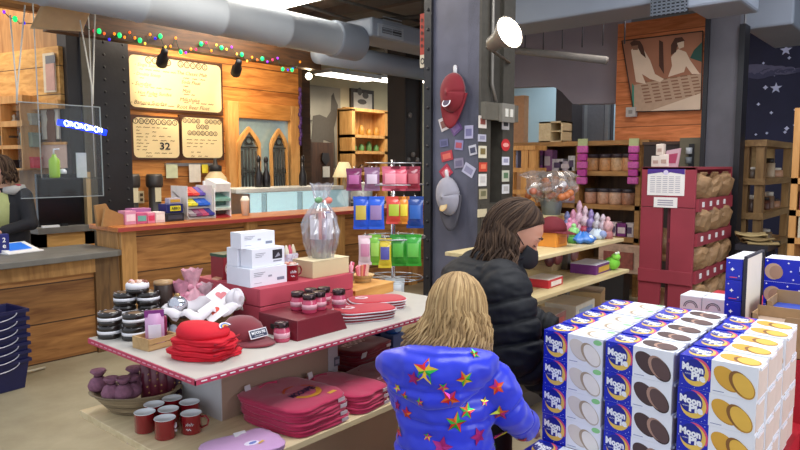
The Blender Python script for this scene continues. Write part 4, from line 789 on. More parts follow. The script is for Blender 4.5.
p = gpos(597, 2.06, 0); t = thing('treat_bag', 'white crinkled bag beside the blue one on the top shelf', 'bag', p); cello([(.03, 0), (.05, .01), (.06, .03), (.04, .06), (.02, .08)], (0, 0, 0), mat('#c8d4de', .4), fold=.3, seed=8).obj('bag', t); MB().ball((0, -.05, .04), .03, .03, .03, mat('#8a98c0', .4), 8, 6).obj('printed_panel', t)
# middle shelf
def goods_box(px, Y, lev, wx, wy, h, ctop, cfront, label, rz=0, cpanel=None, name='treat_box'):
    p = gpos(px, Y, lev); t = thing(name, label, 'box', p, rz); MB().box(0, 0, 0, wx, wy, h, mat(cfront, .45)).obj('carton', t, bevel=.004); MB().box(0, 0, h, wx*.98, wy*.98, .004, mat(ctop, .5)).obj('lid', t)
    if cpanel: MB().box(0, -wy/2-.002, h*.2, wx*.7, .003, h*.55, mat(cpanel, .5)).obj('front_panel', t)
    return t
goods_box(546, 2.05, 1, .22, .16, .055, '#e0d8d0', '#c42a34', 'red and white flat box near the woman on the middle shelf', .05, '#e8dcd4')
goods_box(592, 2.06, 1, .3, .2, .07, '#d9d6e0', '#6a2a72', 'purple box with pale lid on the middle shelf', .05, '#caa040')
goods_box(556, 2.35, 1, .4, .16, .05, '#c9b48a', '#a8906a', 'shallow tan tray behind the red flat box', 0)
p = gpos(613, 2.2, 1); t = thing('plush_frog', 'bright green soft toy at the end of the middle shelf', 'toy', p); MB().ball((0, 0, .05), .07, .06, .05, mat('#7ac83a', .8), 12, 8).obj('body', t); MB().ball((.0, -.03, .1), .04, .035, .03, mat('#88d048', .8), 10, 6).ball((-.02, -.04, .13), .012, .012, .012, mat('#e8f0d8', .5), 6, 4).ball((.02, -.04, .13), .012, .012, .012, mat('#e8f0d8', .5), 6, 4).obj('head', t)
R.seed(31)
for k, (px, c, nm) in enumerate(((553, '#5a2a2e', 'dark maroon'), (561, '#8a4a4a', 'brick red'), (569, '#6a3036', 'wine'), (577, '#9a6a68', 'dusty pink'))):
    p = gpos(px, 2.25, 1); t = thing('sweets_bag', f'{nm} bag leaning at the back of the middle shelf', 'sweets bag', p+Vector((0, .02, .05)), group='bags on the middle shelf'); MB().ball((0, 0, .045), .06, .03, .055, mat(c, .4), 10, 8).obj('bag', t); MB().box(0, 0, .09, .08, .008, .03, mat(c, .4)).obj('seal', t)
# bottom shelf
goods_box(546, 2.08, 2, .3, .2, .12, '#b8aca0', '#9a6a66', 'pinkish carton low on the bottom shelf', .1, '#c0605e', 'carton')
goods_box(572, 2.1, 2, .34, .24, .13, '#cfc0a8', '#d0cdbd', 'open cream carton beside the pinkish one', .05, '#9ab0cc', 'carton')
goods_box(588, 2.3, 2, .26, .26, .14, '#8a7a60', '#b09468', 'brown cardboard carton at the bottom shelf end', .3, None, 'carton')
R.seed(77)
for k, (px, c, nm) in enumerate(((585, '#c9b08a', 'tan'), (593, '#7d6a50', 'olive brown'), (612, '#b8b0b8', 'silver grey'), (619, '#a89ab0', 'lilac grey'))):
    p = gpos(px, 2.02, 2); t = thing('sweets_bag', f'{nm} packet lying on the bottom plywood shelf', 'sweets bag', p, R.uniform(-.5, .5), group='packets on the bottom shelf'); MB().ball((0, 0, .035), .08, .05, .035, mat(c, .35), 10, 8).obj('bag', t); MB().box(0, 0, .03, .2, .03, .006, mat(c, .4)).obj('seal', t)
# ================================================================ BACK SHELF UNIT
XS = 8.0
SY0 = PX(641, 160, XS).y; SY1 = PX(534, 160, XS).y; SZT = PX(590, 141, XS).z
t = thing('stock_shelf', 'wide brown wooden shelf unit against the far wall', 'shelf unit', (0, 0, 0))
rows = [PX(590, y, XS).z for y in (171, 204, 235, 262)]
for y in (SY0, PX(580, 160, XS).y, SY1-.05): MB().bb(XS, XS+.5, y, y+.06, 0, SZT-.05, W_SHELF).obj('upright', t)
MB().bb(XS-.04, XS+.55, SY0-.1, SY1+.3, SZT-.06, SZT, W_SHELF).obj('top', t)
for z in rows: MB().bb(XS, XS+.5, SY0, SY1, z-.06, z, W_SHELF).obj('shelf_board', t)
MB().bb(XS+.5, XS+.53, SY0, SY1, 0, SZT, wood('shelf_back', '#5a3f26', '#7d5a36', 'Z')).obj('back_panel', t)
def sx(px): return PX(px, 160, XS+.15).y
def jar(px, lev, h, w, body, lid, label, Xo=.15):
    t = thing('storage_jar', label, 'jar', (XS+Xo, sx(px), rows[lev]), 0, 'jars on the far shelf unit')
    MB().lathe([(w*.9, 0), (w, .02), (w, h*.72), (w*.9, h*.78), (0, h*.78)], (0, 0, 0), mat(body, .3, var=.35, scale=30), 14).obj('glass', t); MB().lathe([(w*.95, h*.77), (w*.98, h*.98), (w*.9, h), (0, h)], (0, 0, 0), mat(lid, .4), 14).obj('lid', t)
ordn = ('first', 'second', 'third', 'fourth')
for i, px in enumerate((593, 606, 618, 629)): jar(px, 0, .22, .085, ('#d8a070', '#cf9a68', '#dcae84', '#d49c70')[i], '#4a4048', f'peach-filled jar with dark lid, {ordn[i]} from left on the upper far shelf')
for i, px in enumerate((592, 605, 617, 630)): jar(px, 1, .2, .085, ('#b98a72', '#c49a80', '#caa58c', '#b08068')[i], '#4a4650', f'brownish jar with grey lid, {ordn[i]} from left on the middle far shelf')
BOXC = [(543, 0, .14, .3, '#8a4a8a', 'purple pattern'), (550, 0, .14, .28, '#a06a9a', 'mauve pattern'), (560, 0, .16, .16, '#d8d0d4', 'white stacked'), (568, 0, .2, .13, '#c0b4c0', 'pale grey'), (574, 0, .1, .2, '#e0dadc', 'cream'), (572, 1, .2, .2, '#a89aa8', 'grey lilac'), (601, 2, .12, .2, '#8a8488', 'grey'), (609, 2, .14, .15, '#b02a3c', 'red'), (617, 2, .12, .18, '#d8c8d0', 'white and pink'), (626, 2, .16, .17, '#7a2a78', 'violet'), (634, 2, .1, .18, '#c8c0c4', 'silver')]
for i, (px, lev, w, h, c, nm) in enumerate(BOXC):
    t = thing('gift_box', f'{nm} box on the {("upper", "middle", "lower")[lev]} far shelf', 'box', (XS+.15, sx(px), rows[lev]), 0, 'boxes on the far shelf unit'); MB().box(0, 0, 0, .15, w, h, mat(c, .5, var=.3, scale=25)).obj('carton', t, bevel=.005); MB().box(-.077, 0, h*.25, .004, w*.6, h*.45, mat('#e0d4d8' if i % 2 else '#5a4a6a', .5)).obj('front_panel', t)
a = sx(601); goods = [(597, '#c0a898'), (622, '#a86a58')]
t = thing('cube_shelf', 'small pale wooden cube box on top of the far shelf unit', 'box', (0, 0, 0)); a = PX(539, 122, XS+.1); c = PX(562, 142, XS+.1); yc, ya = c.y, a.y; zt = a.z
mb = MB().bb(XS+.1, XS+.4, yc, ya, zt-.02, zt, W_PLY).bb(XS+.1, XS+.4, yc, ya, SZT, SZT+.02, W_PLY).bb(XS+.1, XS+.4, yc, yc+.02, SZT, zt, W_PLY).bb(XS+.1, XS+.4, (yc+ya)/2, ya, SZT, zt, W_PLY).bb(XS+.38, XS+.4, yc, ya, SZT, zt, mat('#a8895a', .7)); mb.obj('carcass', t)
MB().bb(XS+.12, XS+.38, yc, (yc+ya)/2, (SZT+zt)/2, (SZT+zt)/2+.015, W_PLY).obj('shelf_board', t)
for (px, lab) in ((583, 'tall magenta hanging strip of bags, left one on the shelf unit'), (634, 'tall magenta hanging strip of bags, right one on the shelf unit')):
    a = PX(px-4.5, 146, XS-.06); c = PX(px+4.5, 185, XS-.06); t = thing('clip_strip', lab, 'sweets strip', (XS-.08, (a.y+c.y)/2, a.z)); w = a.y-c.y; h = a.z-c.z
    for k in range(5): MB().box(0, 0, -h*(k+1)/5+.01, .05, w*(.9 if k % 2 else 1), h/5-.01, mat('#b83a98' if k % 2 else '#c85aa8', .3, var=.3, scale=40)).obj('bag', t, bevel=.01)
    MB().box(-.0, 0, 0, .03, w*.9, .09, mat('#b9c490', .5)).obj('header_card', t); MB().box(.035, 0, -h, .012, w*.3, h, mat('#8a3a78', .5)).obj('strip', t)
# ladder-like rack by the peach wall
t = thing('ladder_rack', 'pale slatted wooden ladder rack beside the column', 'rack', (0, 0, 0)); a = PX(511, 146, 7.6); c = PX(531, 220, 7.6)
for f in (0, .35, 1): y = c.y+(a.y-c.y)*f; MB().bb(7.6, 7.68, y-.05, y+.05, 0, a.z, W_OAK).obj('upright', t)
for k in range(6): z = a.z-.06-k*.29; MB().bb(7.58, 7.9, c.y-.05, a.y+.05, z, z+.06, W_OAK).obj('rung', t)
p = PX(517, 163, 7.75); single(MB().box(0, 0, 0, .2, .14, .26, mat('#8088a8', .5)).box(-.1, 0, .05, .004, .1, .12, mat('#c8c8d8', .5)), 'gift_box', 'blue-grey box on the ladder rack beside the column', 'box', (7.75, p.y, a.z-.06-.29*1+.06))
# low picture box at the floor shelf
goods2 = PX(620, 262, 7.6); t = thing('low_crate', 'patterned crate on the low ledge below the far shelf unit', 'crate', (7.6, goods2.y, 0)); MB().box(.1, .1, 0, .2, .3, goods2.z-.12 if goods2.z > .25 else .2, BLACKM).obj('plinth', t); z = goods2.z-.12 if goods2.z > .25 else .2; MB().box(0.05, 0, z, .2, .5, .32, mat('#b89a86', .6, var=.4, scale=14)).obj('crate_body', t); MB().box(-.06, 0, z+.05, .02, .36, .2, mat('#8a4a40', .6, var=.4, scale=20)).obj('front_panel', t)
# ================================================================ RED BIN STAND
XR, YR = 5.28, PX(695, 200, 5.28).y
YR2 = PX(641, 200, XR).y; XR2 = PY(731, 200, YR).x; ZR = PX(665, 167, XR).z
REDW = mat('#94323f', .65, var=.15, scale=4)
t = thing('red_bin_stand', 'tall dark red wooden stand with sloping bag bins', 'display stand', (0, 0, 0))
zz = [PX(665, y, XR).z for y in (167, 207, 270, 283)]; yg0 = PX(661, 250, XR).y; yg1 = PX(669, 250, XR).y
mb = MB().bb(XR, XR+.03, YR, YR2, zz[1], zz[0], REDW); mb.obj('cross_board', t, bevel=.003); MB().bb(XR-.02, XR+.0, YR, YR2, zz[3], zz[2], REDW).obj('cross_board', t, bevel=.003)
for y0, y1 in ((yg0, YR2), (YR, yg1)): MB().bb(XR, XR+.03, y0, y1, 0, zz[1]-.004, REDW).obj('side_board', t, bevel=.003)
MB().bb(XR2-.03, XR2, YR+.0, YR2, 0, ZR-.02, REDW).obj('end_panel', t)
MB().bb(XR+.05, XR2-.03, YR+(YR2-YR)*.5-.01, YR+(YR2-YR)*.5+.01, 0, ZR-.1, mat('#6a2a34', .7)).obj('back_board', t)
KRAFT = mat('#9c7a56', .6, var=.3, scale=9, bump=.5)
binz = [PX(695, y, XR).z for y in (206, 241, 279, 318)]
R.seed(14)
for i, z in enumerate(binz):
    s_ = 'top', 'second', 'third', 'lowest'
    b = MB().bb(XR+.03, XR2-.03, YR-.0, YR+(YR2-YR)*.5-.01, z-.03, z, REDW).bb(XR+.03, XR2-.03, YR-.02, YR, z-.05, z+.05, REDW).obj('bin', t)
    for k in range(4): x = XR+.12+k*.2; MB().bb(x, x+.045, YR-.026, YR-.02, z-.015, z+.025, WHITE).obj('price_tag', b)
    for k in range(3):
        wb = (XR2-XR-.1)/3; x = XR+.05+wb*(k+.5)
        sd = R.randint(0, 99); rr = random.Random(sd); ph = rr.uniform(0, 6)
        def bag(u, v, ph=ph, x=x, wb=wb):
            a = u*2*PI; e = (v-.5)*PI; r = math.cos(e)**.5 if abs(e) < 1.57 else 0
            ca, sa = math.cos(a), math.sin(a); kk = (abs(ca)**3+abs(sa)**3)**(-1/3); q = Vector((wb*.47*r*ca*kk, .1*r*sa*kk, .105*math.sin(e)))
            q = q*(1+.22*noise.noise(q*14+Vector((ph*3, 0, 0)))); q.y += -.35*q.z; q.z += .25*q.x*(1 if ph > 3 else -1)
            return Vector((x, YR+.055, z+.125))+q
        mb = MB().grid(bag, 17, 9, KRAFT, smooth=False); mb.box(x, YR+.015, z+.2, wb*.5, .015, .06, KRAFT, rx=.5)
        single(mb, 'kraft_bag', f'brown kraft bag in the {s_[i]} red bin, {("near end", "middle", "far end")[k]}', 'bag', group='kraft bags in the red stand')
for k, (y0, y1) in enumerate(((228, 262), (288, 330))):
    a = PX(663, y0, XR+.1); c = PX(668, y1, XR+.1); 
    mb = MB().grid(lambda u, v: Vector((XR+.12+.05*math.sin(v*9)*u, YR2-.17+.11*u-.05, c.z+(a.z-c.z)*v)), 5, 9, KRAFT)
    single(mb, 'kraft_bag', 'brown paper showing through the {} slot of the red stand'.format(('upper', 'lower')[k]), 'bag', solid=.01)
t = thing('notice_sheet', 'white notice with purple header on the red stand', 'notice', (0, 0, 0)); a = PX(648, 169, XR-.005); c = PX(684, 196, XR-.005)
MB().bb(XR-.006, XR, c.y, a.y, c.z, a.z, PAPER).obj('sheet', t); hh = a.z-c.z; w = a.y-c.y; ym = (a.y+c.y)/2
mb = MB().poly([(XR-.008, a.y, a.z), (XR-.008, c.y, a.z), (XR-.008, c.y, a.z-hh*.2), (XR-.008, ym-.03, a.z-hh*.12), (XR-.008, ym, a.z-hh*.22), (XR-.008, ym+.03, a.z-hh*.12), (XR-.008, a.y, a.z-hh*.2)], mat('#4a2a86', .6)); mb.disc((XR-.009, ym, a.z-hh*.13), (0, .02, 0), (0, 0, .02), mat('#d8d0e8', .5), 10); mb.obj('header', t)
mb = MB(); g = mat('#a09aa8', .7)
for r_ in range(9):
    for k in range(5): y = a.y-w*(.08+.17*k); mb.poly([(XR-.008, y, a.z-hh*(.28+.073*r_)), (XR-.008, y-w*.13, a.z-hh*(.28+.073*r_)), (XR-.008, y-w*.13, a.z-hh*(.3+.073*r_)), (XR-.008, y, a.z-hh*(.3+.073*r_))], g)
mb.obj('lettering', t)
t = thing('notice_card', 'smaller plain white card below the purple-headed notice', 'notice', (0, 0, 0)); a = PX(654, 197, XR-.005); c = PX(677, 208, XR-.005)
MB().bb(XR-.006, XR-.001, c.y, a.y, c.z, a.z, PAPER).obj('sheet', t); mb = MB()
for r_ in range(3): z = a.z-(a.z-c.z)*(.25+.22*r_); mb.poly([(XR-.008, a.y-.03, z), (XR-.008, c.y+.03, z), (XR-.008, c.y+.03, z-.008), (XR-.008, a.y-.03, z-.008)], g)
mb.obj('lettering', t)
struct_top = MB().bb(XR, XR2, YR, YR2, ZR-.02, ZR, REDW).obj('top_board', bpy.data.objects['red_bin_stand'])
def rt(px): return PX(px, 160, XR+.12).y
for px, w, h, dzz, c, lab in ((657, .1, .09, 0, '#dccfc0', 'left white packet of the row on the red stand'), (665, .1, .1, 0, '#e4d6c8', 'right white packet of the row on the red stand'), (660.5, .08, .09, .095, '#e0d0c0', 'white packet stacked on the other two')):
    t = thing('treat_packet', lab, 'packet', (XR+.12, rt(px), ZR+dzz)); MB().box(0, 0, 0, .06, w*.75, h, mat(c, .5)).obj('packet', t, bevel=.006); MB().box(-.032, 0, h*.3, .004, w*.4, h*.3, mat('#b89a8a', .5)).obj('printed_panel', t)
t = thing('treat_packet', 'tilted pink and white packet on the red stand', 'packet', (XR+.1, rt(672), ZR)); MB().prism([(0, .055, 0), (0, -.05, 0), (0, -.07, .15), (0, .04, .13)], (.02, 0, 0), mat('#c8a0a8', .5)).obj('packet', t); MB().prism([(-.003, .03, .03), (-.003, -.035, .03), (-.003, -.05, .11), (-.003, .02, .1)], (.002, 0, 0), mat('#a83a5a', .5)).obj('printed_panel', t)
# grey stall cabinet and dark box behind
t = thing('grey_cabinet', 'olive-grey narrow cabinet with a dark open slot behind the red stand', 'cabinet', (0, 0, 0)); a = PX(680, 138, 6.55); c = PX(699, 200, 6.55); G = mat('#67604c', .6)
mb = MB().bb(6.55, 6.8, c.y, a.y, 0, a.z, G); mb.obj('carcass', t); MB().bb(6.535, 6.55, c.y+.06, a.y-.09, PX(690, 176, 6.55).z, PX(690, 144, 6.55).z, BLACK).obj('opening', t)
mb = MB()
for k in range(3): mb.cyl((6.52, c.y+.1, PX(690, 175, 6.55).z+.02+k*.09), .03, .06, mat(('#9aa2a6', '#6a7074', '#b0b4b8')[k], .4), 8)
mb.obj('contents', t)
t = thing('dark_cabinet', 'dark wooden cabinet behind the stacked white packets', 'cabinet', (0, 0, 0)); a = PX(644, 145, 6.6); c = PX(679, 200, 6.6); MB().bb(6.6, 6.9, c.y, a.y, 0, a.z, mat('#2e2220', .6)).obj('carcass', t); MB().bb(6.58, 6.92, c.y-.01, a.y+.01, a.z, a.z+.03, mat('#4a3428', .6)).obj('top', t)
# ================================================================ SEPIA PICTURE on the orange wall
t = thing('wall_picture', 'large sepia picture of two workers leaning over trays', 'picture', (0, 0, 0))
a = PX(622, 39, 8.98); c = PX(702, 110, 8.98); XP = 8.95
cor = [PX(622, 41, XP), PX(634, 112, XP), PX(701, 110, XP), PX(703, 31, XP)]
MB().prism(cor, (.03, 0, 0), mat('#a06c54', .7, var=.25, scale=2)).obj('canvas', t)
def pp(x, y, o=0): v = PX(x, y, XP-.003-o); return v
SE = mat('#dcc6b2', .7, var=.1, scale=3); SD = mat('#4a2c22', .7); SM = mat('#8a6450', .7)
mb = MB()
mb.poly([pp(*q) for q in ((634, 85), (634, 111), (655, 111), (701, 93), (701, 73), (660, 80))], mat('#b89c86', .7))
for i in range(7):
    for j in range(6): x = 640+j*10+i*.8; y = 82+i*3.3-j*1.6; mb.poly([pp(*q, .001) for q in ((x, y), (x+7, y-.9), (x+7.4, y+.5), (x+.4, y+1.4))], SM)
mb.poly([pp(*q, .002) for q in ((650, 111), (701, 93), (701, 110))], SE)
mb.poly([pp(*q, .003) for q in ((631, 50), (636, 46), (644, 50), (650, 60), (655, 74), (664, 79), (660, 82), (650, 79), (642, 74), (646, 84), (636, 82))], SE)
mb.poly([pp(*q, .003) for q in ((671, 57), (678, 49), (686, 52), (690, 60), (697, 70), (700, 74), (692, 74), (686, 66), (684, 72), (668, 77), (672, 66))], SE)
mb.poly([pp(*q, .004) for q in ((630, 43), (634, 40), (640, 41), (643, 46), (646, 58), (641, 54), (638, 48), (632, 47))], SD)
mb.poly([pp(*q, .004) for q in ((671, 45), (675, 38), (682, 37), (685, 41), (680, 43), (677, 47), (676, 52), (671, 55))], SD)
mb.poly([pp(*q, .0045) for q in ((677, 43), (684, 41), (684, 47), (679, 49))], SE); mb.poly([pp(*q, .0045) for q in ((632, 46), (638, 45), (638, 50), (633, 50))], SM)
mb.poly([pp(*q, .002) for q in ((659, 40), (663, 42), (664, 74), (659, 66))], SD)
mb.poly([pp(*q, .004) for q in ((694, 50), (702, 42), (702, 62), (690, 58))], mat('#23504a', .7)); mb.poly([pp(*q, .004) for q in ((632, 83), (634, 86), (634, 112), (632, 112))], mat('#3a8a7a', .7)); mb.obj('printed_scene', t)
mb = MB()
for i in range(4): p_, q_ = cor[i], cor[(i+1) % 4]; mb.tube([p_-X3*.005, q_-X3*.005], .007, mat('#3a2a22', .5), 5)
mb.obj('frame', t)
p = PX(632, 117, 8.97); single(MB().box(8.95, p.y, p.z, .08, .13, .13, mat('#b9b6b4', .5)).box(8.905, p.y, p.z+.04, .01, .05, .05, mat('#8d8a88', .5)), 'junction_box', 'small grey electrical box below the sepia picture', 'box')
# ================================================================ RIGHT WOODEN SHELVES
XU = 6.9; YU = PX(763, 180, XU).y; YU2 = PX(741, 180, XU).y; XU2 = PY(791, 180, YU).x
rz_ = [PX(750, y, XU).z for y in (140, 178.5, 213, 246)]
W_RS = wood('aged_pine', '#84653e', '#a98757', 'X')
t = thing('corner_shelf', 'open aged pine shelf unit beside the right pillar', 'shelf unit', (0, 0, 0))
for x, y in ((XU, YU), (XU, YU2-.06), (XU2-.1, YU)): MB().bb(x, x+.1, y, y+.07, 0, rz_[0], wood('aged_post', '#84653e', '#a98757', 'Z')).obj('upright', t)
for i, z in enumerate(rz_): MB().bb(XU-.02, XU2, YU-.02, YU2, z-.06, z, W_RS).obj('shelf_board', t)
MB().bb(XU+.02, XU2, YU2-.02, YU2, rz_[1], rz_[0], wood('pale_back', '#b8925c', '#cfae78', 'X')).obj('back_panel', t)
R.seed(4)
for i, (px, lev, c, h, r, nm) in enumerate(((752, 1, '#5d4a3a', .11, .06, 'brown mug'), (769, 1, '#c8b090', .2, .05, 'tall cream jar'), (774, 1, '#b88a6a', .1, .08, 'tan round tin'), (748, 2, '#3a2e2a', .12, .05, 'dark jar'), (753, 2, '#4a342a', .17, .04, 'dark brown bottle'), (766, 2, '#6a4030', .13, .05, 'chestnut jar'), (770, 2, '#8a6a50', .18, .05, 'tan-capped bottle'), (775, 2, '#a87a5a', .1, .06, 'copper tin'), (766, 3, '#8a7050', .12, .08, 'rope-brown basket'))):
    front = px > 760; p = (PY(px, 180, YU+.1) if front else PX(px, 180, XU+.12))
    t = thing('shelf_jar', f'{nm} on the {("", "upper", "middle", "lower")[lev]} shelf of the aged pine unit', 'jar', (p.x, p.y, rz_[lev])); MB().lathe([(r, 0), (r*1.05, .01), (r, h*.75), (0, h*.75)], (0, 0, 0), mat(c, .4), 12).obj('body', t); MB().lathe([(r*.8, h*.74), (r*.8, h*.98), (0, h)], (0, 0, 0), mat('#d8cfc0' if i % 2 == 0 else '#2e2624', .4), 10).obj('lid', t)
# second shelf at the frame edge
XV = 6.3; YV = PX(801, 180, XV).y-.15; YV2 = PX(791, 180, XV).y
t = thing('pine_shelf', 'orange pine shelf cut by the right edge of the picture', 'shelf unit', (0, 0, 0)); zz2 = [PX(795, y, XV).z for y in (108, 178, 210, 238)]
for y in (YV-.25, YV2-.05): MB().bb(XV, XV+.4, y, y+.05, 0, zz2[0], W_OAK).obj('upright', t)
for z in zz2[1:]: MB().bb(XV, XV+.4, YV-.25, YV2, z-.05, z, W_OAK).obj('shelf_board', t)
for i, (lev, c, h, nm) in enumerate(((1, '#d0c8c8', .28, 'white lettered tin'), (2, '#7a3a44', .16, 'dark red packet'), (3, '#c8c0a8', .2, 'cream carton'))):
    t = thing('stock_box', f'{nm} on the orange pine shelf at the right edge', 'box', (XV+.12, YV2-.14, zz2[lev])); MB().box(0, 0, 0, .2, .15, h, mat(c, .5)).obj('carton', t, bevel=.005); mb = MB()
    for k in range(3): mb.disc((-.102, 0, h*(.22+.28*k)), (0, .04, 0), (0, 0, h*.1), INK if i == 0 else mat('#e0d8d0', .5), 10)
    mb.obj('lettering', t)
# dark low table with kraft heap
t = thing('dark_table', 'dark table with papers in front of the aged pine unit', 'table', (0, 0, 0)); p = PX(735, 244, 6.0); q = PX(768, 244, 6.0)
MB().bb(6.0, 6.5, q.y, p.y, p.z-.05, p.z, mat('#25242c', .5)).obj('tabletop', t)
for x in (6.05, 6.42):
    for y in (q.y+.03, p.y-.06): MB().bb(x, x+.04, y, y+.04, 0, p.z-.05, mat('#25242c', .5)).obj('leg', t)
zt = p.z; R.seed(6)
for k in range(3):
    c = Vector((6.15+.06*k, q.y+.09+.05*k, zt+.028*k)); o = MB().grid(lambda u, v: Vector(((u-.5)*.22, (v-.5)*.24, .016+.012*math.sin(7*u+k)*math.cos(6*v))), 8, 8, mat(('#9a8458', '#8a744c', '#b09a6a')[k], .8))
    single(o, 'paper_stack', ('bottom', 'middle', 'top')[k]+' crumpled tan paper sheet on the dark table', 'paper', c, R.uniform(0, .6), solid=.012)
# ================================================================ GIFT DISPLAY TABLE
TZ, LZ = .9, .56
TX0, TX1, TY0, TY1 = 1.22, 2.9, 2.0, 2.84
TOPM = mat('#bfb9b0', .45, var=.04); TAN = mat('#a78d78', .6, var=.06, scale=3); PINKT = mat('#c2405e', .5)
t = thing('display_table', 'two-tier plywood gift display table with pink trimmed top', 'display table', (0, 0, 0))
tt = MB().bb(TX0, TX1, TY0, TY1, TZ-.022, TZ, TOPM).obj('tabletop', t, bevel=.002)
mb = MB()
for (xa, xb, ya, yb) in ((TX0-.004, TX1, TY0-.004, TY0), (TX0-.004, TX0, TY0-.004, TY1)):
    mb.bb(xa, xb, ya, yb, TZ-.024, TZ-.002, PINKT)
mb.bb(TX0-.005, TX1, TY0-.0055, TY0-.004, TZ-.005, TZ-.001, mat('#e8a0b0', .5))
for k in range(42): x = TX0+.02+k*.04; mb.bb(x, x+.024, TY0-.006, TY0-.004, TZ-.015, TZ-.011, WHITE)
for k in range(20): y = TY0+.02+k*.04; mb.bb(TX0-.006, TX0-.004, y, y+.024, TZ-.015, TZ-.011, mat('#e0a0b4', .5))
mb.obj('edge_trim', tt)
MB().bb(1.2, 2.9, 1.915, 2.92, LZ-.028, LZ, W_PLY).obj('lower_shelf', t, bevel=.003)
PED = mat('#c5c3c4', .55, var=.04)
MB().bb(1.545, 2.22, 2.33, 2.75, LZ, TZ-.022, TAN).bb(1.54, 1.545, 2.33, 2.75, LZ, TZ-.022, PED).bb(2.16, 2.222, 2.325, 2.33, LZ, TZ-.022, PED).obj('pedestal', t)  # white pedestal: front painted tan for shade, its right strip left pale as lit
MB().bb(1.55, 2.62, 2.25, 2.8, 0, LZ-.028, TAN).obj('base', t)
def o_(px, py, z=TZ): return PZ(px, py, z)
# ---- whoopie pie tins
CHOC = mat('#1e1410', .28, coat=.4); BAND = mat('#e9e6ea', .4, var=.02); SPEC = mat('#c9a878', .4)
t0 = thing('cookie_tin', 'x', 'tin', (0, 0, 0), 0, 'stacked dark cookie tins'); TR = .05
MB().lathe([(TR*.94, 0), (TR, .005), (TR, .02), (TR*.97, .022), (TR*.97, .034), (TR, .036), (TR, .05), (TR*.93, .056), (0, .057)], (0, 0, 0), CHOC, 24).obj('body', t0)
MB().lathe([(TR*1.01, .0215), (TR*1.01, .0345)], (0, 0, 0), BAND, 24).obj('white_band', t0)
mb = MB(); R.seed(2)
for k in range(9): a = k*.7; mb.disc((TR*.86*math.cos(a), TR*.86*math.sin(a), .0572), (.006, 0, 0), (0, .004, 0), mat('#d8d0d8', .3), 6)
mb.disc((0, 0, .0573), (TR*.5, 0, 0), (0, TR*.5, 0), mat('#7a5c40', .4), 14); mb.obj('lid_print', t0)
stacks = [((110, 337), 2, 'left front'), ((135, 338.5), 2, 'middle front'), ((157, 335), 2, 'right front'), ((126, 329), 3, 'left rear'), ((150, 328), 3, 'right rear')]
first = True
for (px, py), n, nm in stacks:
    b = o_(px, py)
    for k in range(n):
        lab = f'dark cookie tin with white band, {("bottom", "middle", "top")[k] if n == 3 else ("bottom", "top")[k]} of the {nm} stack'
        if first: o = t0; first = False; o['label'] = lab; o.location = (b.x, b.y, TZ+.0575*k)
        else: dup(t0, (b.x+R.uniform(-.003, .003), b.y, TZ+.0575*k), R.uniform(0, 6), lab)
b = o_(139, 328.5); t = thing('cookie_tin', 'pale-topped cookie tin bridging the two rear tin stacks', 'tin', (b.x, b.y, TZ+.1725)); MB().lathe([(TR*.95, 0), (TR, .005), (TR, .02), (0, .02)], (0, 0, 0), CHOC, 22).obj('body', t); MB().lathe([(TR*1.02, .018), (TR*1.02, .036), (TR*.9, .044), (TR*.85, .044)], (0, 0, 0), BAND, 22).obj('white_band', t); mb = MB()
R.seed(12)
for k in range(12): a = k*.9; r = TR*(.2+.6*R.random()); mb.ball((r*math.cos(a), r*math.sin(a), .046), .011, .011, .008, mat(R.choice(('#c98a6a', '#e0c0b0', '#8a4a3a', '#d8b0b8')), .3), 7, 5)
mb.obj('topping', t)
b = o_(162, 327); t = thing('cookie_tin', 'tan-lidded cookie tin topping the stack at the right rear', 'tin', (b.x+.03, b.y+.03, TZ)); MB().lathe([(TR*.8, 0), (TR*.85, .2), (TR*.8, .205), (0, .206)], (0, 0, 0), mat('#3a2a22', .4), 18).obj('body', t); MB().lathe([(TR*.88, .195), (TR*.88, .21), (0, .212)], (0, 0, 0), mat('#a8845a', .4), 18).obj('lid', t)
# ---- little crate with pink pouch
b = o_(155, 346); t = thing('small_crate', 'small slatted wooden crate at the left of the table front', 'crate', b, 0.1); WC = wood('crate_wood', '#b08a58', '#d0ac78', 'X')
for k in range(2): MB().box(0, -.055, .004+.024*k, .13, .006, .02, WC).obj('slat', t); MB().box(0, .055, .004+.024*k, .13, .006, .02, WC).obj('slat', t)
MB().box(-.064, 0, 0, .006, .11, .05, WC).box(.064, 0, 0, .006, .11, .05, WC).box(0, 0, 0, .128, .11, .005, WC).obj('ends', t)
t = thing('treat_pouch', 'pink and lilac pouch standing in the small crate', 'pouch', (b.x+.008, b.y+.012, TZ+.006), -.5); MB().grid(lambda u, v: Vector(((u-.5)*.075, -.02*math.sin(u*PI)*math.sin(v*PI*.8), v*.13)), 7, 9, mat('#d8a8d0', .3, coat=.3)).grid(lambda u, v: Vector(((.5-u)*.075, .02*math.sin(u*PI)*math.sin(v*PI*.8), v*.13)), 7, 9, mat('#c868a8', .3)).obj('bag', t); MB().box(0, -.003, .115, .077, .008, .028, mat('#7a2a78', .4)).obj('header', t); MB().box(0, -.022, .03, .05, .004, .055, mat('#ece4f2', .4)).obj('printed_panel', t)
t = thing('treat_pouch', 'maroon-edged pouch behind the pink pouch', 'pouch', (b.x+.045, b.y+.03, TZ+.0), -.6); MB().box(0, 0, 0, .05, .02, .115, mat('#8a2a50', .4)).obj('bag', t, bevel=.006); MB().box(0, -.012, .03, .03, .003, .05, mat('#c890a8', .4)).obj('printed_panel', t)
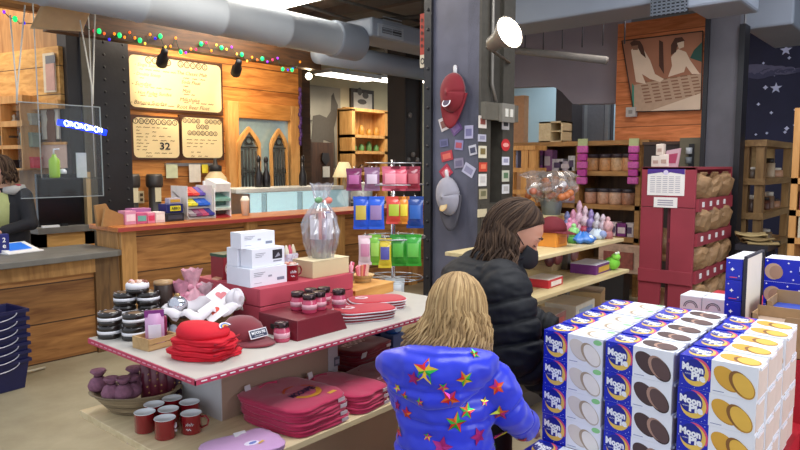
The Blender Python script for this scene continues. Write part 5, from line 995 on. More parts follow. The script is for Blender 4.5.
# ---- wicker gift basket with hearts
WICK = wood('wicker', '#5a4228', '#8a6a42', 'X', 'Z', .008, seam=.4)
def wicker(t, r0, r1, h, m, nm='basket_body', sq=.75):
    prof = [(r0*.9, 0), (r0, .006)]
    n = 7
    for k in range(n): z = h*(k+.5)/n; r = r0+(r1-r0)*(k+.5)/n; prof += [(r*.985, z-h/n*.35), (r*1.02, z), (r*.985, z+h/n*.35)]
    prof += [(r1*1.05, h), (r1*.95, h), (r0*.85, .01), (0, .01)]
    return MB().lathe(prof, (0, 0, 0), m, 30, sq=sq).obj(nm, t)
b = o_(218, 333); bx, by = b.x-.0, b.y+.13; t = thing('gift_basket', 'wicker basket lined with white tissue beside the red stack of caps', 'basket', (bx, by, TZ), .2); wicker(t, .13, .17, .085, WICK, sq=.8)
TIS = mat('#dcd6da', .6, var=.04)
R.seed(19); mb = MB()
def tissue(u, v):
    a = u*2*PI; r = (.1+.1*v)*(1+.12*math.sin(5*a+v)); return Vector((r*math.cos(a), .8*r*math.sin(a), .06+.055*math.sin(v*2.6)+.02*math.sin(9*a)*v))
mb.grid(tissue, 40, 7, TIS); mb.obj('tissue_lining', t, solid=.002)
def heart(mb, c, u, v, s, m):
    pts = []
    for k in range(20): a = 2*PI*k/20; x = 16*math.sin(a)**3; y = 13*math.cos(a)-5*math.cos(2*a)-2*math.cos(3*a)-math.cos(4*a); pts.append(c+u*(x*s/16)+v*(y*s/16))
    mb.poly(pts, m)
for dx, dy, dz_, rz, lab in ((-.02, -.13, .105, .75, 'white square card with red heart leaning on the basket front'), (.1, -.01, .14, .95, 'white square card with faint red heart at the basket back')):
    c = Vector((bx+dx, by+dy, TZ+dz_)); q = Matrix.Rotation(rz-1.5, 3, 'Z') @ Matrix.Rotation(.7, 3, 'X'); u, v, n = q @ X3, q @ Y3, q @ Z3
    u2, v2 = (u+v)/1.414, (v-u)/1.414
    mb = MB().prism([c+u2*x+v2*y for x, y in ((-.05, -.05), (.05, -.05), (.05, .05), (-.05, .05))], n*.002, mat('#ece6e8', .5)); tcard = single(mb, 'heart_card', lab, 'card')
    mb = MB(); heart(mb, c+n*.003, u, v, .026, mat('#d8503e' if dz_ < .12 else '#d87a80', .5)); mb.obj('heart_print', tcard)
c = Vector((bx-.1, by+.03, TZ+.12)); t = thing('glass_ornament', 'shiny clear and silver ornament ball in the wicker basket', 'ornament', c); MB().ball((0, 0, 0), .045, .045, .045, mat('#c8c8d0', .12, .8), 16, 12).obj('ball', t); MB().cyl((0, 0, .04), .012, .014, mat('#a88a5a', .3, .8), 10).obj('cap', t)
c = Vector((bx+.17, by-.05, TZ)); t = thing('tissue_puff', 'crumpled white tissue puff at the basket right edge', 'tissue', (bx+.12, by-.1, TZ+.09)); mb = MB(); mb.grid(lambda u, v: Vector((.045*math.sin(v*PI)*math.cos(u*2*PI)*(1+.2*math.sin(6*u*PI)), .04*math.sin(v*PI)*math.sin(u*2*PI), .04-.045*math.cos(v*PI)+.008*math.sin(10*u*PI))), 21, 9, TIS); mb.obj('tissue', t); MB().disc((0, -.042, .05), (.012, 0, 0), (0, 0, .012), mat('#d0c4c8', .6), 8).obj('fold', t)
# pink wrapped bags behind
R.seed(23)
NET = mat('#d49aa6', .6, var=.25, scale=40)
for k, (px, py, h, c, lab) in enumerate(((181, 316, .2, '#c9869a', 'pink tulle bag, left one behind the wicker basket'), (193, 317, .25, '#d8a0ac', 'taller pink tulle bag with bow behind the wicker basket'), (204, 318, .17, '#cfb0b8', 'pale clear bag, right one behind the wicker basket'))):
    b = o_(px, py); b = PY(px, py, 2.78) if b.y > 2.78 else b; t = thing('treat_bag', lab, 'bag', (b.x, b.y, TZ), 0, 'wrapped bags behind the basket'); cello([(.03, 0), (.055, .015), (.05, h*.5), (.018, h*.66), (.035, h*.85), (.045, h)], (0, 0, 0), mat(c, .35, var=.25, scale=35), fold=.25, seed=k).obj('bag', t)
    mb = MB().tube([(.02*math.cos(a), .02*math.sin(a), h*.66) for a in [i*2*PI/10 for i in range(11)]], .006, mat('#b8607c', .4), 6); mb.ball((-.025, -.02, h*.68), .02, .01, .014, mat('#d890a4', .4), 8, 5).ball((.025, -.02, h*.68), .02, .01, .014, mat('#d890a4', .4), 8, 5); mb.obj('bow', t)
b = PY(172, 312, 2.79); pack = thing('gift_box', 'small red-brown box behind the cookie tins', 'box', (b.x, 2.79, TZ)); MB().box(0, 0, 0, .1, .06, .05, mat('#a85a56', .5)).obj('carton', pack, bevel=.003); MB().box(0, -.031, .01, .07, .003, .03, mat('#d8c8c0', .5)).obj('front_panel', pack)
b = o_(169, 330); t = thing('greeting_card', 'tilted white card between the tins and the basket', 'card', (b.x+.01, b.y+.0, TZ)); MB().prism([(-.04, 0, .0), (.04, -.03, .0), (.05, .0, .09), (-.03, .03, .1)], (.002, .003, 0), mat('#dfe2ec', .5)).obj('sheet', t); MB().prism([(-.025, -.004, .02), (.03, -.024, .02), (.036, -.006, .06), (-.02, .014, .065)], (-.001, -.001, 0), mat('#b8c4dc', .5)).obj('print', t)
b = o_(172, 340); t = thing('ribbon_roll', 'white roll with blue-white ribbon before the basket', 'roll', (b.x+.04, b.y+.06, TZ)); MB().cyl((0, 0, .025), .025, .12, mat('#d8dce8', .5), 14, (1, .2, 0)).obj('roll', t); MB().lathe([(.026, .02), (.026, .04)], (0, 0, .025), mat('#6a4a3a', .5), 14, (1, .2, 0)).obj('band', t)
# ---- red beanies (rounded folded stack)
REDC = mat('#d00a26', .8, var=.06)
def slab(mb, w, d, h, m, seed=0, wav=.05, n=40, power=3.2, slump=0, rings=6):
    """soft folded cloth slab, base at 0"""
    rr = random.Random(seed); p1, p2 = rr.uniform(0, 6), rr.uniform(0, 6); vs = []
    prof = [(.86, 0), (.98, .08), (1.0, .25), (.965, .46), (.965, .54), (1.0, .72), (.98, .92), (.9, 1.0), (.75, 1.02), (.6, 1.03), (.4, 1.04), (.2, 1.05), (.0, 1.05)]
    if rings == 6 and h < .015: prof = [(.86, 0), (.97, .12), (1.0, .4), (1.0, .62), (.97, .88), (.88, 1.0), (.45, 1.04), (.0, 1.05)]; wr_ = 0
    else: wr_ = h*.2
    for r, z in prof:
        for j in range(n):
            a = 2*PI*j/n; c, s_ = math.cos(a), math.sin(a); k = (abs(c)**power+abs(s_)**power)**(-1/power); k *= 1+wav*(.6*math.sin(3*a+p1)+.4*math.sin(7*a+p2))*.6
            x, y = c*k*r*w/2, s_*k*r*d/2; q = Vector((x*11+p1, y*16, seed)); g = wr_*min(1, z)*(noise.noise(q)+.6*noise.noise(q*2.3)); e = wr_*1.2*noise.noise(Vector((c*3+p2, s_*3, z*2+seed))); vs.append((x+c*e, y+s_*e, z*h+slump*(-(x/w)**2-(y/d)**2)*z+(g if r > 0 else wr_*(noise.noise(Vector((p1, 0, seed)))*1.6))))
    fs = [(i*n+j, i*n+(j+1) % n, (i+1)*n+(j+1) % n, (i+1)*n+j) for i in range(len(prof)-1) for j in range(n)]; fs.append(tuple(range(n))[::-1])
    return mb.add(vs, fs, m, True)
b1, b2, b3 = o_(172, 350), o_(197, 370), o_(237, 361)
cx, cy = 1.405, 2.225
nm = ('lowest', 'second from the bottom', 'middle', 'second from the top')
for k in range(4):
    t = thing('folded_beanie', f'bright red folded cloth cap, {nm[k]} of the red stack', 'cap', (cx+R.uniform(-.008, .008), cy+R.uniform(-.008, .008), TZ+.021*k), .35+R.uniform(-.15, .15), 'bright red cloth caps'); slab(MB(), .212-.006*k, .25-.006*k, .024, REDC, k, .16, slump=.02).obj('cloth', t)
    MB().tube([(-.08, -.117+.004*k, .011), (0, -.122+.004*k, .009), (.08, -.115+.004*k, .011)], .004, mat('#a00a22', .8), 6).obj('hem', t)
t = thing('folded_beanie', 'bright red domed cloth cap with a small arched badge topping the red stack', 'cap', (cx-.005, cy+.005, TZ+.084), .3, 'bright red cloth caps')
mb = MB(); mb.loft([(Vector((.0, .0, 0)), X3*.09, Y3*.108), (Vector((0, .0, .018)), X3*.092, Y3*.11), (Vector((-.005, .015, .034)), X3*.076, Y3*.084), (Vector((-.012, .03, .046)), X3*.05, Y3*.056), (Vector((-.018, .04, .051)), X3*.02, Y3*.026)], REDC, 32); crown = mb.obj('crown', t)
mb = MB()
q = Matrix.Rotation(.62, 3, 'X'); cc = Vector((.035, -.082, .03))
for r0, r1, c in ((.033, .026, '#e8e0e8'), (.026, .018, '#3a6ac0'), (.018, .01, '#e0b040')):
    pts = [(r0*math.cos(a), r0*.7*math.sin(a)) for a in [PI*i/12 for i in range(13)]]+[(r1*math.cos(a), r1*.7*math.sin(a)) for a in [PI*i/12 for i in range(12, -1, -1)]]
    mb.poly([cc+q @ Vector((x, y, .003)) for x, y in pts], mat(c, .5))
mb.obj('badge', t)
# ---- maroon cap with badge
b = o_(253, 346); t = thing('baseball_cap', 'dusty maroon cap with white lettered badge on the table front', 'cap', (b.x+.03, b.y+.11, TZ), .05); MC = mat('#7c2530', .85, sheen=.3)
mb = MB().loft([(Vector((0, 0, 0)), X3*.088, Y3*.1), (Vector((0, 0, .035)), X3*.089, Y3*.1), (Vector((0, .005, .07)), X3*.08, Y3*.085), (Vector((0, .01, .095)), X3*.052, Y3*.055), (Vector((0, .012, .104)), X3*.015, Y3*.02)], MC, 28); mb.obj('crown', t)
mb = MB().grid(lambda u, v: Vector((-.088*math.cos(u*PI)*(1+.05*v), -.07*math.sin(u*PI)-.085*v*math.sin(u*PI)**.8-.02*v, .016-.012*(2*u-1)**2-.012*v)), 17, 6, MC); mb.obj('brim', t, solid=.005)
q = Matrix.Rotation(1.15, 3, 'X'); cc = Vector((.0, -.1, .045)); mb = MB()
mb.prism([cc+q @ Vector((x, y, 0)) for x, y in ((-.046, -.019), (.046, -.019), (.046, .019), (-.046, .019))], q @ Vector((0, 0, .003)), mat('#e8e6ea', .5)); mb.prism([cc+q @ Vector((x, y, .003)) for x, y in ((-.042, -.015), (.042, -.015), (.042, .015), (-.042, .015))], q @ Vector((0, 0, .001)), mat('#2c3450', .5))
mb.text('MOON PIE', cc+q @ Vector((0, .004, .0046)), q @ X3, q @ Y3, .072, .013, WHITE, .03).text('ORIGINAL', cc+q @ Vector((0, -.009, .0046)), q @ X3, q @ Y3, .05, .005, WHITE, .0); mb.obj('badge', t)
# ---- red crates
RC1 = mat('#bb4757', .65, var=.12, scale=5); RC2 = mat('#6e1524', .45, var=.15, scale=6)
t = thing('red_crate', 'big red wooden crate turned upside down under the white boxes', 'crate', (0, 0, 0)); cx0, cx1, cy0, cy1, cz = 1.845, 2.46, 2.45, 2.99, 1.07
for za, zb_ in ((TZ, TZ+.083), (TZ+.087, cz)): 
    MB().bb(cx0, cx1, cy0, cy0+.018, za, zb_, RC1).obj('board', t, bevel=.002); MB().bb(cx0, cx1, cy1-.018, cy1, za, zb_, RC1).obj('board', t, bevel=.002)
    MB().bb(cx0, cx0+.018, cy0+.019, cy1-.019, za, zb_, RC1).obj('board', t, bevel=.002); MB().bb(cx1-.018, cx1, cy0+.019, cy1-.019, za, zb_, RC1).obj('board', t, bevel=.002)
MB().bb(cx0+.004, cx1-.004, cy0+.004, cy1-.004, cz-.012, cz, RC1).obj('top_panel', t)
ym = PX(239, 300, cx0).y; zm = PX(239, 297, cx0).z
MB().tube([(cx0-.004, ym+.05*math.cos(a), zm+.035*math.sin(a)-.01) for a in [PI*1.05*i/12-.1 for i in range(13)]], .008, wood('rope', '#7a5a3c', '#a88a62', 'Y'), 8).obj('rope_handle', t)
# burgundy slanted riser
bz = TZ+.083
t = thing('burgundy_riser', 'burgundy wooden riser with a hand slot carrying six jars', 'riser', (0, 0, 0)); a, b, c = Vector((1.766, 2.085, TZ)), Vector((2.06, 2.075, TZ)), Vector((1.93, 2.38, TZ))
x0, x1 = 1.77, 2.07
MB().prism([(x0, 2.1, TZ), (x1, 2.1, TZ), (x1-.025, 2.12, bz), (x0+.02, 2.12, bz), ], (0, .27, 0), RC2).obj('body', t, bevel=.002)
MB().bb(x0-.001, x0+.004, 2.2, 2.28, TZ+.03, TZ+.05, BLACK).obj('hand_slot', t)
# jars of pink candles
JP = mat('#c84868', .25, coat=.4); JL = mat('#4a3a3c', .25, .8); JW = mat('#e3a8b4', .4)
j0 = thing('candle_jar', 'x', 'jar', (0, 0, 0), 0, 'pink candle jars on the riser')
MB().lathe([(.031, 0), (.034, .005), (.034, .05), (.027, .06), (.027, .064), (0, .064)], (0, 0, 0), JP, 20).obj('glass', j0); MB().lathe([(.0345, .018), (.0347, .03), (.0345, .04)], (0, 0, 0), JW, 20).obj('paper_band', j0); MB().lathe([(.03, .062), (.031, .065), (.031, .082), (.028, .085), (0, .085)], (0, 0, 0), JL, 20).obj('lid', j0)
jj = [((309.5, 312.5), 'front right of the middle pair'), ((298, 309.5), 'leftmost'), ((319, 309.5), 'third along the front'), ((339, 307), 'rightmost'), ((311, 306), 'back row left'), ((324, 304.5), 'back row right')]
jx = [(1.85, 2.17), (1.815, 2.22), (1.92, 2.18), (1.99, 2.17), (1.9, 2.26), (1.97, 2.25)]
jl = ['nearest', 'leftmost', 'middle front', 'rightmost', 'rear left', 'rear right']
for i, ((px, py), _n) in enumerate(jj):
    b = PZ(px, py, bz); lab = f'pink candle jar with dark lid on the burgundy riser, {jl[i]} one'
    if i == 0: j0.location = b; j0['label'] = lab
    else: dup(j0, b, label=lab)
b = o_(282, 341); o = dup(j0, b, label='lone pink candle jar standing on the tabletop beside the riser'); del o['group']
# ---- white boxes on the crate
TXTM = mat('#8a8a98', .6); WBX = mat('#e6e8f0', .45, var=.015)
def wbox(x0, x1, y0, y1, z, h, label, art=0, rz=0):
    cx, cy = (x0+x1)/2, (y0+y1)/2; w, d = x1-x0, y1-y0; t = thing('white_box', label, 'box', (cx, cy, z), rz, 'white mailing boxes on the red crate'); MB().box(0, 0, 0, w, d, h-.001, WBX).obj('carton', t, bevel=.0015)
    mb = MB(); y = -d/2-.0006
    for r_ in range(3): mb.bb(-w*.4, -w*(.1+.05*r_), y-.0003, y, h*(.72-.09*r_), h*(.75-.09*r_), TXTM)
    if art == 1: mb.bb(w*.12, w*.42, y-.0004, y, h*.35, h*.85, INK).poly([(w*.18, y-.0008, h*.42), (w*.36, y-.0008, h*.5), (w*.3, y-.0008, h*.7)], mat('#9a9aa6', .5)).bb(w*.14, w*.4, y-.0004, y, h*.2, h*.27, TXTM)
    else:
        mb.bb(w*.22, w*.42, y-.0003, y, h*.2, h*.36, mat('#7d8496', .6)).bb(-w*.02, w*.08, y-.0003, y, h*.45, h*.55, mat('#a0a0ac', .6)).bb(-w*.4, -w*.2, y-.0003, y, h*.18, h*.2, TXTM)
    mb.obj('print', t); return t
bh = .09
wbox(1.838, 2.06, 2.515, 2.61, cz, bh, 'white printed box, front one of the bottom row on the crate'); wbox(1.842, 2.06, 2.614, 2.71, cz, bh, 'white printed box, rear one of the bottom row on the crate')
wbox(1.86, 2.06, 2.53, 2.62, cz+bh, bh, 'white box with a black picture square, middle layer of the stack', 1, .02); wbox(1.845, 2.05, 2.625, 2.71, cz+bh, bh, 'plain white box behind the black-square one in the stack', 0, .02)
wbox(1.835, 2.03, 2.57, 2.66, cz+2*bh, .078, 'white box topping the stack on the red crate', 0, -.04)
# ---- red mug, cream box
def mug(p, rz, label, r=.041, h=.08, logo=False, group=None, fill=None):
    t = thing('enamel_mug', label, 'mug', p, rz, group)
    MB().lathe([(0, 0), (r*.9, 0), (r, .004), (r, h-.002), (r*1.03, h)], (0, 0, 0), MUGRED, 26, caps=False).obj('body', t)
    MB().lathe([(r*1.03, h), (r*1.035, h+.0015), (r*.99, h+.002), (r*.95, h-.004), (r*.93, .006), (0, .005)], (0, 0, 0), mat('#e8ecf0', .2, var=.02), 26).obj('white_inside', t)
    MB().tube([(r*.96, 0, h*.8), (r+.018, 0, h*.82), (r+.028, 0, h*.6), (r+.024, 0, h*.35), (r*.97, 0, h*.22)], .0055, MUGRED, 8, .7).obj('handle', t)
    if logo:
        mb = MB(); m = mat('#e8e4e8', .4); a0 = logo
        def pt(a, z, e=.0012): return Vector(((r+e)*math.cos(a), (r+e)*math.sin(a), z))
        for k in range(5):
            a = a0-.35+.16*k; mb.tube([pt(a, h*.5), pt(a+.05, h*(.68 if k % 2 else .62)), pt(a+.12, h*.55)], .003, m, 5, .4)
        mb.tube([pt(a0-.3+.05*k, h*(.32+.04*math.sin(k*1.3))) for k in range(10)], .0035, m, 5, .4); mb.obj('logo', t)
    return t
b = PZ(296, 281, cz); t = mug((b.x, b.y+.045, cz), -.1, 'red enamel mug of sweets on the red crate', logo=-1.75)
R.seed(41)
for k in range(7): a = k*.9; MB().ball((.022*math.cos(a), .022*math.sin(a), .08), .014, .014, .012, mat(('#c89a8a', '#b86a5a', '#d8b8a8')[k % 3], .4), 8, 6).obj('sweet', t)
t = thing('cream_box', 'plain cream box on the red crate under the wrapped bucket', 'box', (2.33, 2.56, cz)); MB().box(0, 0, 0, .26, .16, .085, mat('#d8c69a', .6, var=.03)).obj('carton', t, bevel=.003); MB().box(0, 0, .085, .262, .162, .004, mat('#e0d0a8', .6, var=.03)).obj('lid', t)
b = PZ(327, 258, cz+.089); t = thing('gift_bucket', 'tall cellophane-wrapped grey bucket of sweets tied at the top', 'gift bucket', (2.335, 2.56, cz+.089))
MB().lathe([(.05, 0), (.062, .1), (.066, .102), (.06, .102), (.048, .005), (0, .005)], (0, 0, 0), mat('#b0b2ba', .35, .3), 20).obj('bucket', t)
cello([(.06, 0), (.082, .06), (.095, .14), (.088, .2), (.05, .265), (.024, .3), (.04, .33), (.058, .395)], (0, 0, 0), CELLO, seed=4, fold=.2, n=40, crinkle=.009).obj('wrapper', t)
R.seed(51)
for k in range(11):
    a = R.uniform(0, 6.28); r = R.uniform(.01, .045); c = R.choice(('#b8485a', '#c8c0d0', '#8a8ab8', '#d88a7a', '#a8b8d8', '#e8e0e0')); MB().box(r*math.cos(a), r*math.sin(a), .08, .03, .015, R.uniform(.09, .17), mat(c, .4), rz=a).obj('sweet', t)
MB().tube([(.024*math.cos(a), .024*math.sin(a), .3) for a in [i*2*PI/12 for i in range(13)]], .006, mat('#d8868a', .4), 6).ball((-.035, -.02, .308), .03, .012, .016, mat('#6a9a68', .4), 8, 5).ball((.035, -.02, .303), .03, .012, .018, mat('#d87a6a', .4), 8, 5).obj('bow', t)
bx_, by_ = 2.3, 2.76
t = thing('paper_bag', 'small white patterned paper bag of sweets behind the red mug', 'bag', (2.2, 2.66, cz), .1); mb = MB().box(0, 0, 0, .075, .045, .115, mat('#d8d2e2', .6)); R.seed(61)
for k in range(26): x, z = R.uniform(-.033, .033), R.uniform(.008, .105); mb.poly([(x-.003, -.0235, z), (x+.003, -.0235, z), (x, -.0235, z+.007)], mat(R.choice(('#6a4a8a', '#8a8ab0', '#b04a6a')), .5))
mb.obj('bag', t)
for k, (x, c) in enumerate(((-.025, '#e0d8c0'), (0, '#c8586a'), (.025, '#d8ccb0'))): MB().lathe([(.016, 0), (.014, .03), (.004, .06), (0, .062)], (x, 0, .1), mat(c, .4), 8).obj('sweet', t)
t = thing('treat_bag', 'small pink sweets bag between the paper bag and wrapped bucket', 'bag', (2.262, 2.7, cz+0)); MB().lathe([(.02, 0), (.03, .03), (.02, .08), (.026, .1), (0, .1)], (0, 0, 0), mat('#d890a4', .4), 12).obj('bag', t); MB().lathe([(.021, .078), (.021, .084)], (0, 0, 0), mat('#b85a78', .4), 10).obj('tie', t)
t = thing('soda_tin', 'red and green cola tin box behind the white boxes', 'tin', (1.965, 2.85, cz), 0); MB().box(0, 0, 0, .17, .11, .115, mat('#8a1f2a', .4)).obj('body', t, bevel=.003); MB().box(0, 0, .115, .174, .114, .014, mat('#2c4a34', .4)).obj('lid', t); mb = MB(); mb.disc((-.03, -.0565, .055), (.045, 0, 0), (0, 0, .045), mat('#d8c0b8', .5), 24, r0=.88); mb.text('Coca', (-.035, -.057, .055), X3, Z3+X3*.2, .07, .028, mat('#e0d0c8', .5), .02); mb.obj('emblem', t)
b = PZ(221, 279, cz); t = thing('card_pile', 'little pile of orange-pink cards on the crate corner', 'cards', (b.x-.0, b.y+.0, cz)); 
for k in range(3): MB().box(.004*k, 0, .004*k, .08, .05, .004, mat(('#d8a888', '#e0b8a0', '#c88a6a')[k], .5), rz=.1*k).obj('card', t)
# ---- orange box, candy bucket, small basket
t = thing('orange_box', 'orange-brown wooden box at the right back of the table', 'box', (2.68, 2.61, TZ), .1); MB().box(0, 0, 0, .36, .22, .055, wood('honey', '#c08038', '#dca458', 'X')).obj('body', t, bevel=.003); MB().box(0, 0, .055, .364, .224, .006, wood('honey2', '#c88a44', '#e0ac64', 'X')).obj('lid', t)
z = TZ+.061; b = PZ(351, 289, z); t = thing('candy_bucket', 'small grey bucket of pink candy sticks on the orange box', 'bucket', (2.6, 2.63, z)); MB().lathe([(.028, 0), (.036, .075), (.038, .077), (.034, .077), (.026, .004), (0, .004)], (0, 0, 0), mat('#8f9298', .35, .5), 18).obj('bucket', t); R.seed(71)
for k in range(10): a = R.uniform(0, 6.28); MB().tube([(.012*math.cos(a), .012*math.sin(a), .02), (.034*math.cos(a), .034*math.sin(a), R.uniform(.11, .135))], .007, mat(('#d0486a', '#e8a0b0', '#c83a58')[k % 3], .35), 6).obj('candy_stick', t)
t = thing('candy_basket', 'small pale wicker basket of pink and orange packets', 'basket', (2.74, 2.65, z)); wicker(t, .045, .07, .045, wood('pale_wicker', '#b8945a', '#d8b880', 'X', 'Z', .006), sq=1); R.seed(81)
for k, c in enumerate(('#d86a7a', '#e8a0a8', '#d88a6a', '#c84a5a', '#e0b0a0')): MB().box(-.04+.02*k, .005*(k % 2), .03, .03, .008, .07, mat(c, .4), ry=.3*(k-2)*.6, rz=.3).obj('packet', t)
# ---- pot holders
PH = mat('#b8182c', .8, sheen=.3, var=.06); PHW = mat('#d8ccd0', .6)
def potholder(x, y, z, rz, label, logo):
    t = thing('pot_holder', label, 'pot holder', (x, y, z), rz, 'red pot holders'); slab(MB(), .3, .19, .011, PH, 3, .02, power=3.5, n=36).obj('pad', t)
    mb = MB(); n = 40; pts = []
    for j in range(n+1): a = 2*PI*j/n; c, s_ = math.cos(a), math.sin(a); k = (abs(c)**3.5+abs(s_)**3.5)**(-1/3.5); pts.append((c*k*.151, s_*k*.096, .003))
    mb.tube(pts, .0035, PHW, 6); mb.obj('piping', t)
    if logo: MB().disc((-.08, .02, .0125), (.036, 0, 0), (0, .03, 0), mat('#e0ccd0', .6), 18).disc((-.08, .02, .013), (.022, .004, 0), (0, .012, 0), PH, 12).obj('logo', t)
for st, (x, y, rz, nm) in enumerate(((2.26, 2.19, -.45, 'left'), (2.47, 2.3, -.55, 'right'))):
    for k in range(4): potholder(x+.006*(k % 2), y-.004*k, TZ+.0145*k, rz+.03*(k % 3), f'red pot holder with white piping, {("bottom", "second", "third", "top logo-printed")[k]} one of the {nm} pile', k == 3)
# ================================================================ LOWER SHELF
b = PZ(127, 411, LZ); t = thing('wicker_basket', 'wicker basket of plum pouches at the left end of the lower shelf', 'basket', (1.375, 2.74, LZ), -.75); wicker(t, .105, .19, .095, wood('wicker2', '#7c6a50', '#b09a78', 'X', 'Z', .009, seam=.5), sq=.74)
BUR = mat('#8f5f74', .9, var=.3, scale=60, bump=.6)
Lb = t.matrix_basis
bpy.context.view_layer.update(); M4 = Matrix.Translation((1.395, 2.79, LZ)) @ Matrix.Rotation(-.6, 4, 'Z')
for k, (px, py, zz, s, lab) in enumerate(((99, 391, .085, 1.15, 'leftmost'), (112, 399, .075, 1.1, 'second from left'), (124, 399, .075, 1.1, 'middle front'), (135, 388, .09, 1.25, 'tall rear'), (133, 397, .07, 1.0, 'right front'))):
    p = PZ(px, py, LZ+zz); t = thing('burlap_pouch', f'plum burlap pouch tied at the neck, {lab} one in the wicker basket', 'pouch', p, k*1.1, 'plum pouches in the basket')
    MB().lathe([(.02*s, 0), (.036*s, .012), (.04*s, .03), (.03*s, .055), (.013*s, .068), (.016*s, .075), (.03*s, .09), (.027*s, .098), (.012*s, .088), (0, .085)], (0, 0, 0), BUR, 16).obj('sack', t)
    MB().tube([(.015*s*math.cos(a), .015*s*math.sin(a), .069) for a in [i*2*PI/10 for i in range(11)]]+[(.035, .01, .075)], .003, mat('#4a2433', .7), 5).obj('tie', t)
R.seed(91); t = thing('dried_greens', 'tuft of grey dried leaves at the right of the wicker basket', 'dried leaves', PZ(152, 398, LZ)+Vector((.02, -.02, .085))); mb = MB()
for k in range(26): a = R.uniform(0, 6.28); e = R.uniform(.2, 1.2); l_ = R.uniform(.03, .055); mb.add([(0, 0, -.02), (l_*.5*math.cos(a+.3), l_*.5*math.sin(a+.3), l_*.5*math.sin(e)), (l_*math.cos(a), l_*math.sin(a), l_*math.sin(e)), (l_*.5*math.cos(a-.3), l_*.5*math.sin(a-.3), l_*.5*math.sin(e))], [(0, 1, 2, 3)], mat('#8a7a72', .8))
mb.tube([(0, 0, -.085), (0, 0, .0)], .012, mat('#5a4a40', .8), 6)
mb.obj('leaves', t); MB().lathe([(.02, -.085), (.03, -.05), (.022, -.01)], (0, 0, 0), mat('#7a6658', .8), 10).obj('bundle', t)
tubes = [(147, '#6a2438'), (155, '#742a3c'), (163, '#6e2236'), (171, '#5a1c30'), (180, '#3a2236'), (189, '#4a2a78'), (198, '#5a2a5c')]
for k, (px, c) in enumerate(tubes):
    p = PY(px, 395, 2.72-.014*k); t = thing('candy_tube', ('wine-red', 'rosewood', 'ruby', 'dark ruby', 'black-plum', 'violet lettered', 'purple')[k]+f' wrapped tube, {("first", "second", "third", "fourth", "fifth", "sixth", "last")[k]} from left behind the mugs', 'tube', (p.x, p.y, LZ), 0, 'wrapped tubes under the tabletop'); mb = MB().lathe([(.024, 0), (.026, .004), (.026, .21), (.02, .218), (0, .218)], (0, 0, 0), mat(c, .3, var=.2, scale=60, coat=.3), 14); mb.obj('body', t)
    mb = MB(); R.seed(k)
    if k == 5: mb.text('MOON', (0, -.0275, .1), Z3, -X3, .11, .02, mat('#c8b8e8', .4), .02)
    else:
        for q in range(7): z = .02+.028*q; a = R.uniform(-2.4, -.7); u = Vector((-math.sin(a), math.cos(a), 0)); c0 = Vector((.0268*math.cos(a), .0268*math.sin(a), z)); mb.poly([c0+u*x+Z3*y for x, y in star_pts(.006, 5)], mat('#c9a060', .4))
    mb.obj('print', t)
mugs = [((144.7, 412), 'rear left'), ((154, 404), 'left of the back row'), ((172, 398), 'rearmost'), ((168.4, 409), 'centre'), ((164.8, 418), 'nearest front'), ((189.4, 402), 'right of the back row'), ((191, 413), 'logo-printed right front')]
mugs[0] = ((144.7, 412), 'leftmost front')
for (px, py), nm in mugs:
    p = PZ(px, py, LZ+.08); mug((p.x, p.y, LZ), (-.75 if 'logo' in nm else .9), f'dark red enamel mug with white inside, {nm} of the mug group', logo=(-1.55 if 'logo' in nm else (-1.5 if 'nearest' in nm else False)), group='red enamel mugs')
# ---- folded shirts
def shirt(x, y, z, w, d, rz, m, label, group, seed, h=.022, top=None, tagm=True, slump=.0):
    t = thing('folded_shirt', label, 'shirt', (x, y, z), rz, group); slab(MB(), w, d, h, m, seed, .05, power=5, slump=slump).obj('cloth', t)
    if tagm: MB().box(w*.28, -d/2-.002, h*.25, .04, .003, h*.5, mat('#c8b4bc', .5)).obj('size_strip', t)
    return t
PK = mat('#b3204c', .85, sheen=.3, var=.07); PK2 = mat('#bd2a54', .85, sheen=.3, var=.07); MR = mat('#7a1022', .85, sheen=.3, var=.1); LIL = mat('#c99ac8', .85, sheen=.3, var=.05)
cx, cy = 1.77, 2.12; nmz = ('bottom', 'second', 'third', 'fourth', 'top')
for k in range(4):
    t = shirt(cx+R.uniform(-.006, .006), cy+.006*k, LZ+.027*k, .34, .4, .06+R.uniform(-.04, .04), PK, f'raspberry pink folded shirt, {nmz[k] if k < 3 else "top, with moon print"}, in the left pile', 'raspberry shirts, left pile', k, .029)
z = .0315; mb = MB()
YEL = mat('#c98a2a', .6); PUR = mat('#3c1a4a', .6); ORG = mat('#c8542a', .6)
def crescent(mb, c, u, v, r, k, off, m, n=28, a0=0):
    """moon crescent: big disc minus an offset one"""
    outer = []; inner = []; c, u, v = Vector(c), Vector(u), Vector(v)
    for i in range(n+1): a = a0+PI+PI*i/n*1.0
    A = [(-1.25+2.5*i/n) for i in range(n+1)]
    for a in A: outer.append(c+(u*math.cos(a)+v*math.sin(a))*r)
    for a in A: inner.append(c+(u*(math.cos(a)*k+off)+v*math.sin(a)*math.sqrt(max(.01, 1))*.97)*r if False else c+(u*(math.cos(a)*k-off)+v*math.sin(a)*1.0)*r)
    vs = outer+inner; m_ = len(outer); return mb.add(vs, [(i, i+1, m_+i+1, m_+i) for i in range(m_-1)], m)
cc = Vector((.03, -.03, z))
mb.disc(cc, X3*.085, Y3*.085, ORG, 28, .1, 2.9, r0=.86); mb.disc(cc+Z3*.0004, X3*.085, Y3*.085, YEL, 28, 3.6, 6.2, r0=.72)
